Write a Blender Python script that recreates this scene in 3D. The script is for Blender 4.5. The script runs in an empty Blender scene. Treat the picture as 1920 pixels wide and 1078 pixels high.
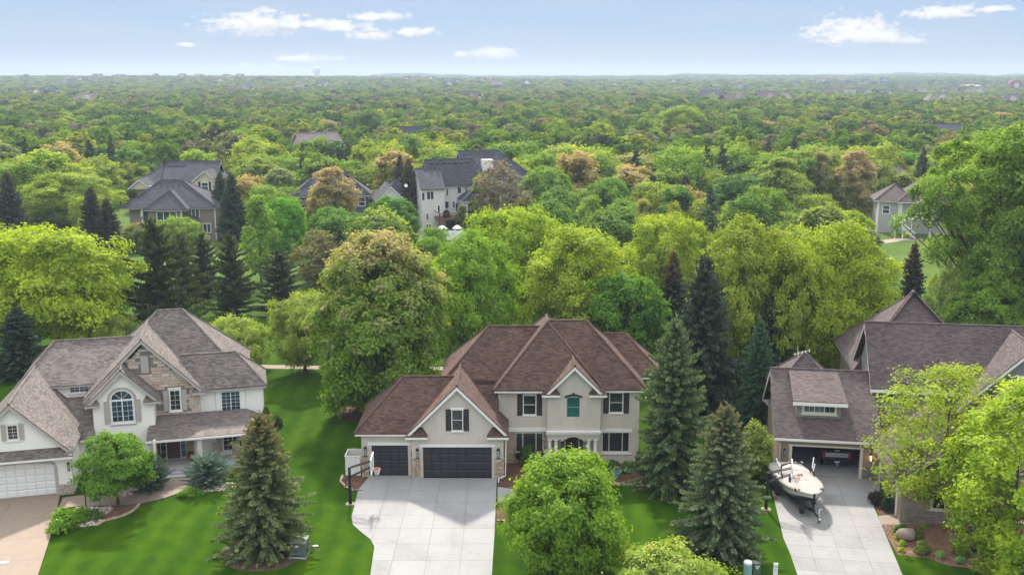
import bpy, math, random
import numpy as np
from mathutils import Vector
S = bpy.context.scene
COL = S.collection
PI = math.pi
rnd = random.Random(7)

# ------------------------------------------------------------------ camera
CAM_H, FPX = 28.03, 1930.0            # metres above the lawn, focal length in photo pixels (1920 wide)
PITCH = math.atan(399.0 / FPX)
cd = bpy.data.cameras.new('camera')
cd.sensor_width = 36.0
cd.lens = 36.0 * FPX / 1920.0
cd.clip_start, cd.clip_end = 0.5, 30000.0
cam = bpy.data.objects.new('camera', cd)
cam.location = (0, 0, CAM_H)
cam.rotation_euler = (PI / 2 - PITCH, 0, 0)
COL.objects.link(cam)
S.camera = cam

# ------------------------------------------------------------------ daylight
SUN_EL, SUN_AZ = math.radians(42.0), math.radians(-6.0)     # azimuth from +Y towards +X
SKY_STRENGTH = 0.15
w = bpy.data.worlds.new('World')
S.world = w
w.use_nodes = True
nt = w.node_tree
nt.nodes.clear()
N = nt.nodes.new
L = nt.links.new


def MA(nt, op, a, b=None, c=None, clamp=False):
    n = nt.nodes.new('ShaderNodeMath')
    n.operation = op
    n.use_clamp = clamp
    for i, v in enumerate((a, b, c)):
        if v is None:
            continue
        if isinstance(v, (int, float)):
            n.inputs[i].default_value = v
        else:
            nt.links.new(v, n.inputs[i])
    return n.outputs[0]


def ramp(nt, fac, stops, interp='LINEAR'):
    n = nt.nodes.new('ShaderNodeValToRGB')
    n.color_ramp.interpolation = interp
    e = n.color_ramp.elements
    while len(e) < len(stops):
        e.new(0.5)
    for k, (p, c) in enumerate(stops):
        e[k].position = p
        e[k].color = (c, c, c, 1) if isinstance(c, (int, float)) else (c[0], c[1], c[2], 1)
    if fac is not None:
        nt.links.new(fac, n.inputs[0])
    return n.outputs[0]


def mixc(nt, fac, a, b, mode='MIX'):
    n = nt.nodes.new('ShaderNodeMix')
    n.data_type = 'RGBA'
    n.blend_type = mode
    n.clamp_factor = True
    for s, v in ((n.inputs[0], fac), (n.inputs[6], a), (n.inputs[7], b)):
        if isinstance(v, (int, float)):
            s.default_value = v
        elif isinstance(v, tuple):
            s.default_value = (v[0], v[1], v[2], 1)
        else:
            nt.links.new(v, s)
    return n.outputs[2]


def noise(nt, vec, scale, detail=3.0, rough=0.55, out=0):
    n = nt.nodes.new('ShaderNodeTexNoise')
    n.inputs['Scale'].default_value = scale
    n.inputs['Detail'].default_value = detail
    n.inputs['Roughness'].default_value = rough
    if vec is not None:
        nt.links.new(vec, n.inputs['Vector'])
    return n.outputs[out]


sky = N('ShaderNodeTexSky')
sky.sky_type = 'NISHITA'
sky.sun_disc = False
sky.sun_elevation = SUN_EL
sky.sun_rotation = SUN_AZ
sky.altitude = 300
sky.air_density = 1.0
sky.dust_density = 0.6
sky.ozone_density = 2.0
tc = N('ShaderNodeTexCoord')
sep = N('ShaderNodeSeparateXYZ')
L(tc.outputs['Generated'], sep.inputs[0])
el = MA(nt, 'ARCSINE', sep.outputs[2])                         # elevation, radians
az = MA(nt, 'ARCTAN2', sep.outputs[0], sep.outputs[1])
eld = MA(nt, 'MULTIPLY', el, 57.2958)
azd = MA(nt, 'MULTIPLY', az, 57.2958)
# hazy band of air above the horizon all the way round, then blue; out-of-view bright veil added overhead to lift the shade
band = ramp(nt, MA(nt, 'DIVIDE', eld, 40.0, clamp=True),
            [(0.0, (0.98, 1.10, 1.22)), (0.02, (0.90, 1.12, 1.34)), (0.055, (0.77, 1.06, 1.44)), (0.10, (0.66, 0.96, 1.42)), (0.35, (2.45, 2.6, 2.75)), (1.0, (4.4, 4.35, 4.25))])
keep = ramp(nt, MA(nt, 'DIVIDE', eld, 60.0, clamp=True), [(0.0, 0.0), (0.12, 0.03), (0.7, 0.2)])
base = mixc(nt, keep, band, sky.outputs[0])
# thin cirrus veil, streaked along the horizon
cmb = N('ShaderNodeCombineXYZ')
L(MA(nt, 'MULTIPLY', azd, 0.10), cmb.inputs[0])
L(MA(nt, 'MULTIPLY', eld, 0.75), cmb.inputs[1])
ci = ramp(nt, noise(nt, cmb.outputs[0], 1.0, 5.0, 0.6), [(0.42, 0.0), (0.78, 0.55)])
base = mixc(nt, ci, base, (1.12, 1.25, 1.38))
# cumulus: each an ellipse of direction (azimuth, elevation in degrees) broken up by noise
cv = N('ShaderNodeCombineXYZ')
L(azd, cv.inputs[0])
L(MA(nt, 'MULTIPLY', eld, 1.9), cv.inputs[1])
n1 = noise(nt, cv.outputs[0], 1.5, 7.0, 0.62)
total = None
shade = None
CL = [(510, 40, 105, 30), (636, 38, 75, 14), (727, 21, 60, 11), (706, 56, 50, 17), (790, 50, 38, 12), (500, 126, 115, 17),
      (590, 99, 66, 9), (926, 91, 52, 17), (872, 93, 18, 9), (927, 123, 32, 8), (1568, 58, 92, 36), (1640, 68, 60, 16), (1732, 22, 62, 18), (1812, 17, 36, 8),
      (380, 75, 26, 5), (205, 142, 45, 8), (690, 128, 24, 5)]
for (px, py, wx, wy) in CL:
    a0 = math.degrees(math.atan((px - 960) / FPX / math.cos(PITCH)))
    e0 = math.degrees(math.atan((539 - py - 13) / FPX) - PITCH)
    hw = math.degrees(wx / FPX)
    hh = math.degrees(wy / FPX)
    dx = MA(nt, 'DIVIDE', MA(nt, 'SUBTRACT', azd, a0), hw)
    dy = MA(nt, 'DIVIDE', MA(nt, 'SUBTRACT', eld, e0), hh)
    dyl = MA(nt, 'MAXIMUM', dy, MA(nt, 'MULTIPLY', dy, -1.7))   # flatter base than top
    d = MA(nt, 'SUBTRACT', 1.0, MA(nt, 'SQRT', MA(nt, 'ADD', MA(nt, 'POWER', MA(nt, 'ABSOLUTE', dx), 2.0), MA(nt, 'POWER', dyl, 2.0))))
    d = MA(nt, 'MAXIMUM', d, -1.0)
    total = d if total is None else MA(nt, 'MAXIMUM', total, d)
    sh = MA(nt, 'MULTIPLY', MA(nt, 'GREATER_THAN', d, -0.6), dy)
    shade = sh if shade is None else MA(nt, 'ADD', shade, sh)
dens = ramp(nt, MA(nt, 'ADD', MA(nt, 'MULTIPLY', total, 0.55), MA(nt, 'MULTIPLY', MA(nt, 'SUBTRACT', n1, 0.5), 1.5)), [(0.0, 0.0), (0.14, 0.6), (0.34, 1.0)])
lit = ramp(nt, MA(nt, 'ADD', MA(nt, 'MULTIPLY', shade, 0.5), MA(nt, 'ADD', MA(nt, 'MULTIPLY', n1, 1.3), -0.1)), [(0.2, (1.16, 1.24, 1.36)), (0.72, (1.95, 1.91, 1.86))])
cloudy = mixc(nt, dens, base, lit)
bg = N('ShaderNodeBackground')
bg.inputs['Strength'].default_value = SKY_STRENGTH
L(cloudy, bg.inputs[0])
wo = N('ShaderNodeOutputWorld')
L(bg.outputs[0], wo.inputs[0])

sd = bpy.data.lights.new('sun', 'SUN')
sd.energy = 2.0
sd.angle = math.radians(3.0)
sd.color = (1.0, 0.93, 0.82)
sun = bpy.data.objects.new('sun', sd)
sun.rotation_euler = (-(PI / 2 - SUN_EL), 0, -SUN_AZ)
COL.objects.link(sun)

S.view_settings.view_transform = 'Standard'
S.view_settings.look = 'None'
S.view_settings.gamma = 1.0
S.view_settings.use_curve_mapping = False
S.view_settings.exposure = 1.85
S.render.engine = 'CYCLES'
S.cycles.max_bounces = 8
S.cycles.transparent_max_bounces = 4
S.cycles.volume_bounces = 0
S.cycles.use_denoising = True
S.cycles.sample_clamp_indirect = 8.0

# ------------------------------------------------------------------ measuring: where a line of sight meets the ground
_c, _s = math.cos(PITCH), math.sin(PITCH)


def ray(px, py):
    v = (py - 539) / FPX
    return ((px - 960) / FPX, _c - v * _s, -_s - v * _c)


def G(px, py, z=0.0):
    d = ray(px, py)
    t = (z - CAM_H) / d[2]
    return (d[0] * t, d[1] * t)


def P(px, py, y):
    d = ray(px, py)
    t = y / d[1]
    return (d[0] * t, CAM_H + d[2] * t)


# ------------------------------------------------------------------ helpers
RIDGE = ([-400, 0, 200, 400, 560, 700, 740, 800, 900, 1100, 1250, 1290, 1400, 1500, 1640, 1700, 1800, 1860, 1920, 2400], [150, 147, 149, 147, 143, 142, 137, 138.5, 142, 142.5, 142, 138, 141, 141, 138.5, 136, 138, 142, 139, 140])


def hgt(x, y):
    """Height of the land: level near the street, rolling far off, ridges on the skyline."""
    if y < 420:
        return 0.0
    t = min(1.0, (y - 420) / 2200.0)
    h = 11.0 * t * t * (3 - 2 * t)
    k = min(1.0, (y - 420) / 900.0)
    h += k * (3.0 * math.sin(x * 0.0031 + 1.2 + y * 0.0012) + 2.2 * math.sin(y * 0.0042 + x * 0.0011) - 2.0)
    t2 = min(1.0, max(0.0, (y - 2600) / 2200.0))
    if t2 > 0:
        t2 = t2 * t2 * (3 - 2 * t2)
        q = 960 + 1971.0 * x / y
        r = 28.0 + (140.0 - float(np.interp(q, *RIDGE))) * min(y, 5200) / 1971.0 - 14.0
        h = h * (1 - t2) + r * t2 + t2 * 1.6 * math.sin(q * 0.09) + t2 * 1.2 * math.sin(q * 0.23 + y * .002)
    return h


APART = {'side_wall', 'soffit', 'stone_veneer', 'stone_cap', 'pier', 'pier_cap', 'window_surround', 'dormer_cheek', 'corner_board', 'rail', 'wall', 'gutter', 'deck_door', 'shop_window', 'garage_lining'}


class MB:
    def __init__(s):
        s.v, s.f, s.m = [], [], []
        s.mi = 0

    def add(s, vs, fs):
        o = len(s.v)
        s.v += [tuple(p) for p in vs]
        for f in fs:
            s.f.append(tuple(i + o for i in f))
            s.m.append(s.mi)
        return s

    def box(s, x0, x1, y0, y1, z0, z1):
        return s.add([(x0, y0, z0), (x1, y0, z0), (x1, y1, z0), (x0, y1, z0), (x0, y0, z1), (x1, y0, z1), (x1, y1, z1), (x0, y1, z1)],
                     [(3, 2, 1, 0), (4, 5, 6, 7), (0, 1, 5, 4), (1, 2, 6, 5), (2, 3, 7, 6), (3, 0, 4, 7)])

    def slab(s, poly, d):
        """poly (list of 3D points) swept by vector d"""
        n = len(poly)
        q = [tuple(p[k] + d[k] for k in range(3)) for p in poly]
        fs = [tuple(range(n)), tuple(range(2 * n - 1, n - 1, -1))]
        for i in range(n):
            j = (i + 1) % n
            fs.append((j, i, n + i, n + j))
        return s.add(list(poly) + q, fs)

    def prism(s, poly2, z0, z1):
        return s.slab([(p[0], p[1], z1) for p in poly2], (0, 0, z0 - z1))

    def tube(s, pts, rad, n=8, cap=True):
        pts = [Vector(p) for p in pts]
        if isinstance(rad, (int, float)):
            rad = [rad] * len(pts)
        vs, fs = [], []
        up = Vector((0, 0, 1))
        for i, p in enumerate(pts):
            a = pts[max(0, i - 1)]
            b = pts[min(len(pts) - 1, i + 1)]
            t = (b - a).normalized()
            x = t.cross(up)
            if x.length < 1e-3:
                x = t.cross(Vector((1, 0, 0)))
            x.normalize()
            y = t.cross(x)
            for k in range(n):
                an = 2 * PI * k / n
                vs.append(p + (x * math.cos(an) + y * math.sin(an)) * rad[i])
        for i in range(len(pts) - 1):
            for k in range(n):
                k2 = (k + 1) % n
                fs.append((i * n + k, i * n + k2, (i + 1) * n + k2, (i + 1) * n + k))
        if cap:
            fs.append(tuple(range(n - 1, -1, -1)))
            fs.append(tuple(range((len(pts) - 1) * n, len(pts) * n)))
        return s.add(vs, fs)

    def lathe(s, prof, n=16, c=(0, 0, 0)):
        vs, fs = [], []
        for r, z in prof:
            for k in range(n):
                a = 2 * PI * k / n
                vs.append((c[0] + r * math.cos(a), c[1] + r * math.sin(a), c[2] + z))
        for i in range(len(prof) - 1):
            for k in range(n):
                k2 = (k + 1) % n
                fs.append((i * n + k, i * n + k2, (i + 1) * n + k2, (i + 1) * n + k))
        fs.append(tuple(range(n - 1, -1, -1)))
        fs.append(tuple(range((len(prof) - 1) * n, len(prof) * n)))
        return s.add(vs, fs)

    def mesh(s, name, mats):
        me = bpy.data.meshes.new(name)
        me.from_pydata(s.v, [], s.f)
        for m in (mats if isinstance(mats, (list, tuple)) else [mats]):
            me.materials.append(m)
        uv = me.uv_layers.new(name='UVMap')
        for p, mi in zip(me.polygons, s.m):
            p.material_index = mi
            n = p.normal
            if abs(n.z) > 0.999:
                u, v = Vector((1, 0, 0)), Vector((0, 1, 0))
            else:
                u = Vector((-n.y, n.x, 0)).normalized()
                v = n.cross(u)
            for li in p.loop_indices:
                co = me.vertices[me.loops[li].vertex_index].co
                uv.data[li].uv = (co.dot(u), co.dot(v))
        return me

    def build(s, name, mat, parent=None, loc=(0, 0, 0), rz=0.0, smooth=False):
        n = len(s.v) // 8
        if name in APART and n > 1 and len(s.v) == 8 * n and len(s.f) == 6 * n:      # each board its own object
            first = None
            for k in range(n):
                q = MB()
                q.add(s.v[8 * k:8 * k + 8], [tuple(i - 8 * k for i in f) for f in s.f[6 * k:6 * k + 6]])
                o = link(name, q.mesh(name, mat), parent, loc, rz)
                first = first or o
            return first
        me = s.mesh(name, mat)
        if smooth:
            me.shade_smooth()
        return link(name, me, parent, loc, rz)


def link(name, me, parent=None, loc=(0, 0, 0), rz=0.0, sc=None):
    o = bpy.data.objects.new(name, me)
    COL.objects.link(o)
    o.location = loc
    o.rotation_euler = (0, 0, rz) if isinstance(rz, (int, float)) else rz
    if sc:
        o.scale = sc
    if parent:
        o.parent = parent
    return o


def tag(o, label=None, cat=None, group=None, kind=None):
    for k, v in (('label', label), ('category', cat), ('group', group), ('kind', kind)):
        if v:
            o[k] = v
    return o


def thing(name, label, cat, loc=(0, 0, 0), rz=0.0, group=None):
    return tag(link(name, None, None, loc, rz), label, cat, group)


def copy_tree(o, parent=None):
    c = o.copy()
    COL.objects.link(c)
    if parent:
        c.parent = parent
    for ch in list(o.children):
        copy_tree(ch, c)
    return c


# ------------------------------------------------------------------ materials
MATS = {}


def newmat(name):
    m = bpy.data.materials.new(name)
    m.use_nodes = True
    nt = m.node_tree
    b = nt.nodes['Principled BSDF']
    MATS[name] = m
    return m, nt, b


def bump(nt, b, h, strength=0.3, dist=0.02):
    n = nt.nodes.new('ShaderNodeBump')
    n.inputs['Strength'].default_value = strength
    n.inputs['Distance'].default_value = dist
    nt.links.new(h, n.inputs['Height'])
    nt.links.new(n.outputs[0], b.inputs['Normal'])


def coord(nt, which='Object'):
    return nt.nodes.new('ShaderNodeTexCoord').outputs[which]


def plain(name, col, rough=0.75, var=0.15, scale=3.0, bs=0.0, bscale=40.0, spec=0.3, metal=0.0, streak=0.0):
    """one colour with grain, blotchy wear and fine relief"""
    m, nt, b = newmat(name)
    co = coord(nt)
    a = noise(nt, co, scale, 5.0, 0.6)
    f = noise(nt, co, scale * 14, 3.0, 0.6)
    k = MA(nt, 'ADD', MA(nt, 'MULTIPLY', a, 0.65), MA(nt, 'MULTIPLY', f, 0.35))
    if streak:                                  # rain streaks running down the wall
        mp_ = nt.nodes.new('ShaderNodeMapping')
        mp_.inputs['Scale'].default_value = (3.0, 3.0, 0.35)
        nt.links.new(co, mp_.inputs[0])
        k = MA(nt, 'ADD', k, MA(nt, 'MULTIPLY', MA(nt, 'SUBTRACT', noise(nt, mp_.outputs[0], 1.6, 5.0, 0.6), 0.5), streak))
    c = ramp(nt, k, [(0.3, tuple(x * (1 - var) for x in col)), (0.7, tuple(min(1, x * (1 + var)) for x in col))])
    nt.links.new(c, b.inputs['Base Color'])
    b.inputs['Roughness'].default_value = rough
    b.inputs['Specular IOR Level'].default_value = spec
    b.inputs['Metallic'].default_value = metal
    if bs:
        bump(nt, b, noise(nt, co, bscale, 4.0, 0.6), bs, 0.01)
    return m


def shingle(name, cols, w=0.30, h=0.145):
    m, nt, b = newmat(name)
    uv = coord(nt, 'UV')
    br = nt.nodes.new('ShaderNodeTexBrick')
    br.offset = 0.37
    br.offset_frequency = 2
    br.inputs['Scale'].default_value = 1.0
    br.inputs['Brick Width'].default_value = w
    br.inputs['Row Height'].default_value = h
    br.inputs['Mortar Size'].default_value = 0.010
    br.inputs['Mortar Smooth'].default_value = 0.2
    br.inputs['Bias'].default_value = 0.0
    br.inputs['Color1'].default_value = (0, 0, 0, 1)
    br.inputs['Color2'].default_value = (1, 1, 1, 1)
    br.inputs['Mortar'].default_value = (0.3, 0.3, 0.3, 1)
    wob = nt.nodes.new('ShaderNodeVectorMath')
    wob.operation = 'ADD'
    nt.links.new(uv, wob.inputs[0])
    wn = nt.nodes.new('ShaderNodeVectorMath')
    wn.operation = 'SCALE'
    wn.inputs['Scale'].default_value = 0.035
    nt.links.new(noise(nt, uv, 2.0, 2.0, 0.5, 1), wn.inputs[0])
    nt.links.new(wn.outputs[0], wob.inputs[1])
    nt.links.new(wob.outputs[0], br.inputs['Vector'])
    fine = noise(nt, uv, 60.0, 2.0, 0.6)
    big = noise(nt, uv, 0.35, 4.0, 0.6)
    k = MA(nt, 'ADD', MA(nt, 'MULTIPLY', br.outputs[0], 0.40), MA(nt, 'ADD', MA(nt, 'MULTIPLY', fine, 0.30), MA(nt, 'MULTIPLY', MA(nt, 'SUBTRACT', big, 0.5), 0.5)))
    c = ramp(nt, k, [(0.0, cols[0]), (0.36, cols[1]), (0.85, cols[2])])
    # butt edges of the thick tabs: each course steps down to the next
    sp = nt.nodes.new('ShaderNodeSeparateXYZ')
    nt.links.new(wob.outputs[0], sp.inputs[0])
    saw = MA(nt, 'FRACT', MA(nt, 'DIVIDE', sp.outputs[1], h))
    nt.links.new(c, b.inputs['Base Color'])
    b.inputs['Roughness'].default_value = 0.88
    b.inputs['Specular IOR Level'].default_value = 0.25
    hgt_ = MA(nt, 'ADD', MA(nt, 'MULTIPLY', MA(nt, 'SUBTRACT', 1.0, saw), 1.0), MA(nt, 'MULTIPLY', br.outputs[0], 0.8))
    bump(nt, b, MA(nt, 'ADD', hgt_, MA(nt, 'MULTIPLY', fine, 0.4)), 1.0, 0.035)
    return m


def by_object(name, stops, rough=0.85, scale=9.0, bs=0.5, dist=0.01):
    """pieces of the same kind, each its own shade (stones, slabs, panes)"""
    m, nt, b = newmat(name)
    oi = nt.nodes.new('ShaderNodeObjectInfo')
    c = ramp(nt, oi.outputs['Random'], stops)
    co = coord(nt)
    f = noise(nt, co, scale, 5.0, 0.65)
    c = mixc(nt, MA(nt, 'MULTIPLY', f, 0.55), c, tuple(x * 0.45 for x in stops[len(stops) // 2][1]))
    nt.links.new(c, b.inputs['Base Color'])
    b.inputs['Roughness'].default_value = rough
    bump(nt, b, f, bs, dist)
    return m


def concrete(name, col, var=0.12):
    m, nt, b = newmat(name)
    oi = nt.nodes.new('ShaderNodeObjectInfo')
    g = nt.nodes.new('ShaderNodeNewGeometry').outputs['Position']
    a = noise(nt, g, 0.5, 6.0, 0.6)
    st = noise(nt, g, 2.7, 5.0, 0.7)
    f = noise(nt, g, 45.0, 2.0, 0.6)
    k = MA(nt, 'ADD', MA(nt, 'MULTIPLY', a, 0.45), MA(nt, 'ADD', MA(nt, 'MULTIPLY', st, 0.3), MA(nt, 'MULTIPLY', f, 0.2)))
    k = MA(nt, 'ADD', k, MA(nt, 'MULTIPLY', MA(nt, 'SUBTRACT', oi.outputs['Random'], 0.5), 0.16))
    mp_ = nt.nodes.new('ShaderNodeMapping')
    mp_.inputs['Scale'].default_value = (1.7, 0.16, 1.0)
    nt.links.new(g, mp_.inputs[0])
    k = MA(nt, 'SUBTRACT', k, MA(nt, 'MULTIPLY', ramp(nt, noise(nt, mp_.outputs[0], 1.0, 4.0, 0.6), [(0.52, 0.0), (0.72, 1.0)]), 0.10))
    c = ramp(nt, k, [(0.28, tuple(x * (1 - var * 1.6) for x in col)), (0.5, col), (0.72, tuple(min(1, x * (1 + var)) for x in col))])
    nt.links.new(c, b.inputs['Base Color'])
    b.inputs['Roughness'].default_value = 0.85
    bump(nt, b, f, 0.15, 0.004)
    return m


def glass(name, col, rough=0.04, spec=0.6):
    m, nt, b = newmat(name)
    oi = nt.nodes.new('ShaderNodeObjectInfo')
    co = coord(nt)
    f = noise(nt, co, 1.3, 2.0, 0.5)
    k = MA(nt, 'ADD', MA(nt, 'MULTIPLY', f, 0.6), MA(nt, 'MULTIPLY', oi.outputs['Random'], 0.4))
    c = ramp(nt, k, [(0.3, tuple(x * 0.5 for x in col)), (0.75, tuple(x * 1.6 for x in col))])
    nt.links.new(c, b.inputs['Base Color'])
    b.inputs['Roughness'].default_value = rough
    b.inputs['Specular IOR Level'].default_value = spec
    return m


def leafmat(name, rough=0.55, trans=0.46, lo=0.5, hi=1.5, tip=(0.50, 0.375, 0.225), needle=False):
    """foliage: the object's own colour, each leaf its own shade; obj.color alpha = share of reddish young tips"""
    m = bpy.data.materials.new(name)
    MATS[name] = m
    m.use_nodes = True
    nt = m.node_tree
    nt.nodes.clear()
    oi = nt.nodes.new('ShaderNodeObjectInfo')
    at = nt.nodes.new('ShaderNodeAttribute')
    at.attribute_name = 'tint'
    tp = nt.nodes.new('ShaderNodeAttribute')
    tp.attribute_name = 'tip'
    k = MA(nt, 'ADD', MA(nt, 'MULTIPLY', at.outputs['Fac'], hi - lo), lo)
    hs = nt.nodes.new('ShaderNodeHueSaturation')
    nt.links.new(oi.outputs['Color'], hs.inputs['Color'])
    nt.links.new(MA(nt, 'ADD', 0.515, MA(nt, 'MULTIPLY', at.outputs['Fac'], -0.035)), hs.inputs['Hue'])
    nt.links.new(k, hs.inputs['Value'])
    hs.inputs['Saturation'].default_value = 1.0
    share = MA(nt, 'MULTIPLY', MA(nt, 'MULTIPLY', MA(nt, 'SUBTRACT', MA(nt, 'ADD', oi.outputs['Alpha'], 0.11), tp.outputs['Fac']), 3.2, clamp=True), 0.85)
    tipc = mixc(nt, at.outputs['Fac'], tuple(x * 0.7 for x in tip), tuple(min(1, x * 1.35) for x in tip))
    c = mixc(nt, share, hs.outputs[0], tipc)
    df = nt.nodes.new('ShaderNodeBsdfDiffuse')
    tr = nt.nodes.new('ShaderNodeBsdfTranslucent')
    gl = nt.nodes.new('ShaderNodeBsdfGlossy')
    gl.inputs['Roughness'].default_value = rough
    gl.inputs['Color'].default_value = (0.9, 0.95, 1.0, 1)
    nt.links.new(c, df.inputs[0])
    ct = mixc(nt, 1.0, c, (1.2, 1.12, 0.5), 'MULTIPLY')
    nt.links.new(ct, tr.inputs[0])
    m1 = nt.nodes.new('ShaderNodeMixShader')
    m1.inputs[0].default_value = trans
    nt.links.new(df.outputs[0], m1.inputs[1])
    nt.links.new(tr.outputs[0], m1.inputs[2])
    m2 = nt.nodes.new('ShaderNodeMixShader')
    m2.inputs[0].default_value = 0.012
    nt.links.new(m1.outputs[0], m2.inputs[1])
    nt.links.new(gl.outputs[0], m2.inputs[2])
    o = nt.nodes.new('ShaderNodeOutputMaterial')
    nt.links.new(m2.outputs[0], o.inputs[0])
    return m

# ------------------------------------------------------------------ foliage
def foliage_mesh(name, V, tint, tip, mat):
    """V: (n,4,3) leaf quads"""
    n = len(V)
    me = bpy.data.meshes.new(name)
    me.vertices.add(n * 4)
    me.vertices.foreach_set('co', np.ascontiguousarray(V.reshape(-1), dtype=np.float32))
    me.loops.add(n * 4)
    me.loops.foreach_set('vertex_index', np.arange(n * 4, dtype=np.int32))
    me.polygons.add(n)
    me.polygons.foreach_set('loop_start', np.arange(0, n * 4, 4, dtype=np.int32))
    me.materials.append(mat)
    for nm, d in (('tint', tint), ('tip', tip)):
        a = me.attributes.new(nm, 'FLOAT', 'FACE')
        a.data.foreach_set('value', np.clip(d, 0, 2).astype(np.float32))
    me.update(calc_edges=True)
    return me


def unit(a):
    return a / np.maximum(1e-6, np.linalg.norm(a, axis=-1, keepdims=True))


def leaf_quads(rg, pos, nrm, size, aspect=0.62):
    """kite-shaped, slightly folded leaves (or leaf sprays) at pos, facing nrm"""
    n = len(pos)
    t = unit(np.cross(nrm, unit(rg.normal(size=(n, 3)))))
    b = np.cross(nrm, t)
    s = size[:, None]
    fold = nrm * s * 0.18
    p0 = pos - t * s * 0.5
    p2 = pos + t * s * 0.5
    p1 = pos + b * s * 0.5 * aspect + fold - t * s * 0.08
    p3 = pos - b * s * 0.5 * aspect + fold - t * s * 0.08
    return np.stack([p0, p1, p2, p3], 1)


def profile(kind, t):
    """crown radius (0..1) at height share t"""
    if kind == 'round':
        return np.sqrt(np.clip(1 - ((t - 0.45) / 0.56) ** 2, 0.0, 1))
    if kind == 'oval':
        return np.sqrt(np.clip(1 - ((t - 0.40) / 0.62) ** 2, 0.0, 1)) ** 1.15
    if kind == 'spread':
        return np.clip(np.sqrt(np.clip(1 - ((t - 0.55) / 0.56) ** 2, 0, 1)), 0, 1)
    if kind == 'egg':
        return np.where(t > 0.42, np.sqrt(np.clip(1 - ((t - 0.42) / 0.585) ** 2, 0, 1)), 0.62 + 0.38 * np.sin(np.clip(t / 0.42, 0, 1) * PI / 2))
    if kind == 'dome':
        return np.sqrt(np.clip(1 - (t * 0.98) ** 2.2, 0, 1))
    if kind == 'cone':
        return np.clip((1 - t) ** 0.75 * np.minimum(1, t / 0.08 + 0.35), 0, 1)
    return np.ones_like(t)


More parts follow.
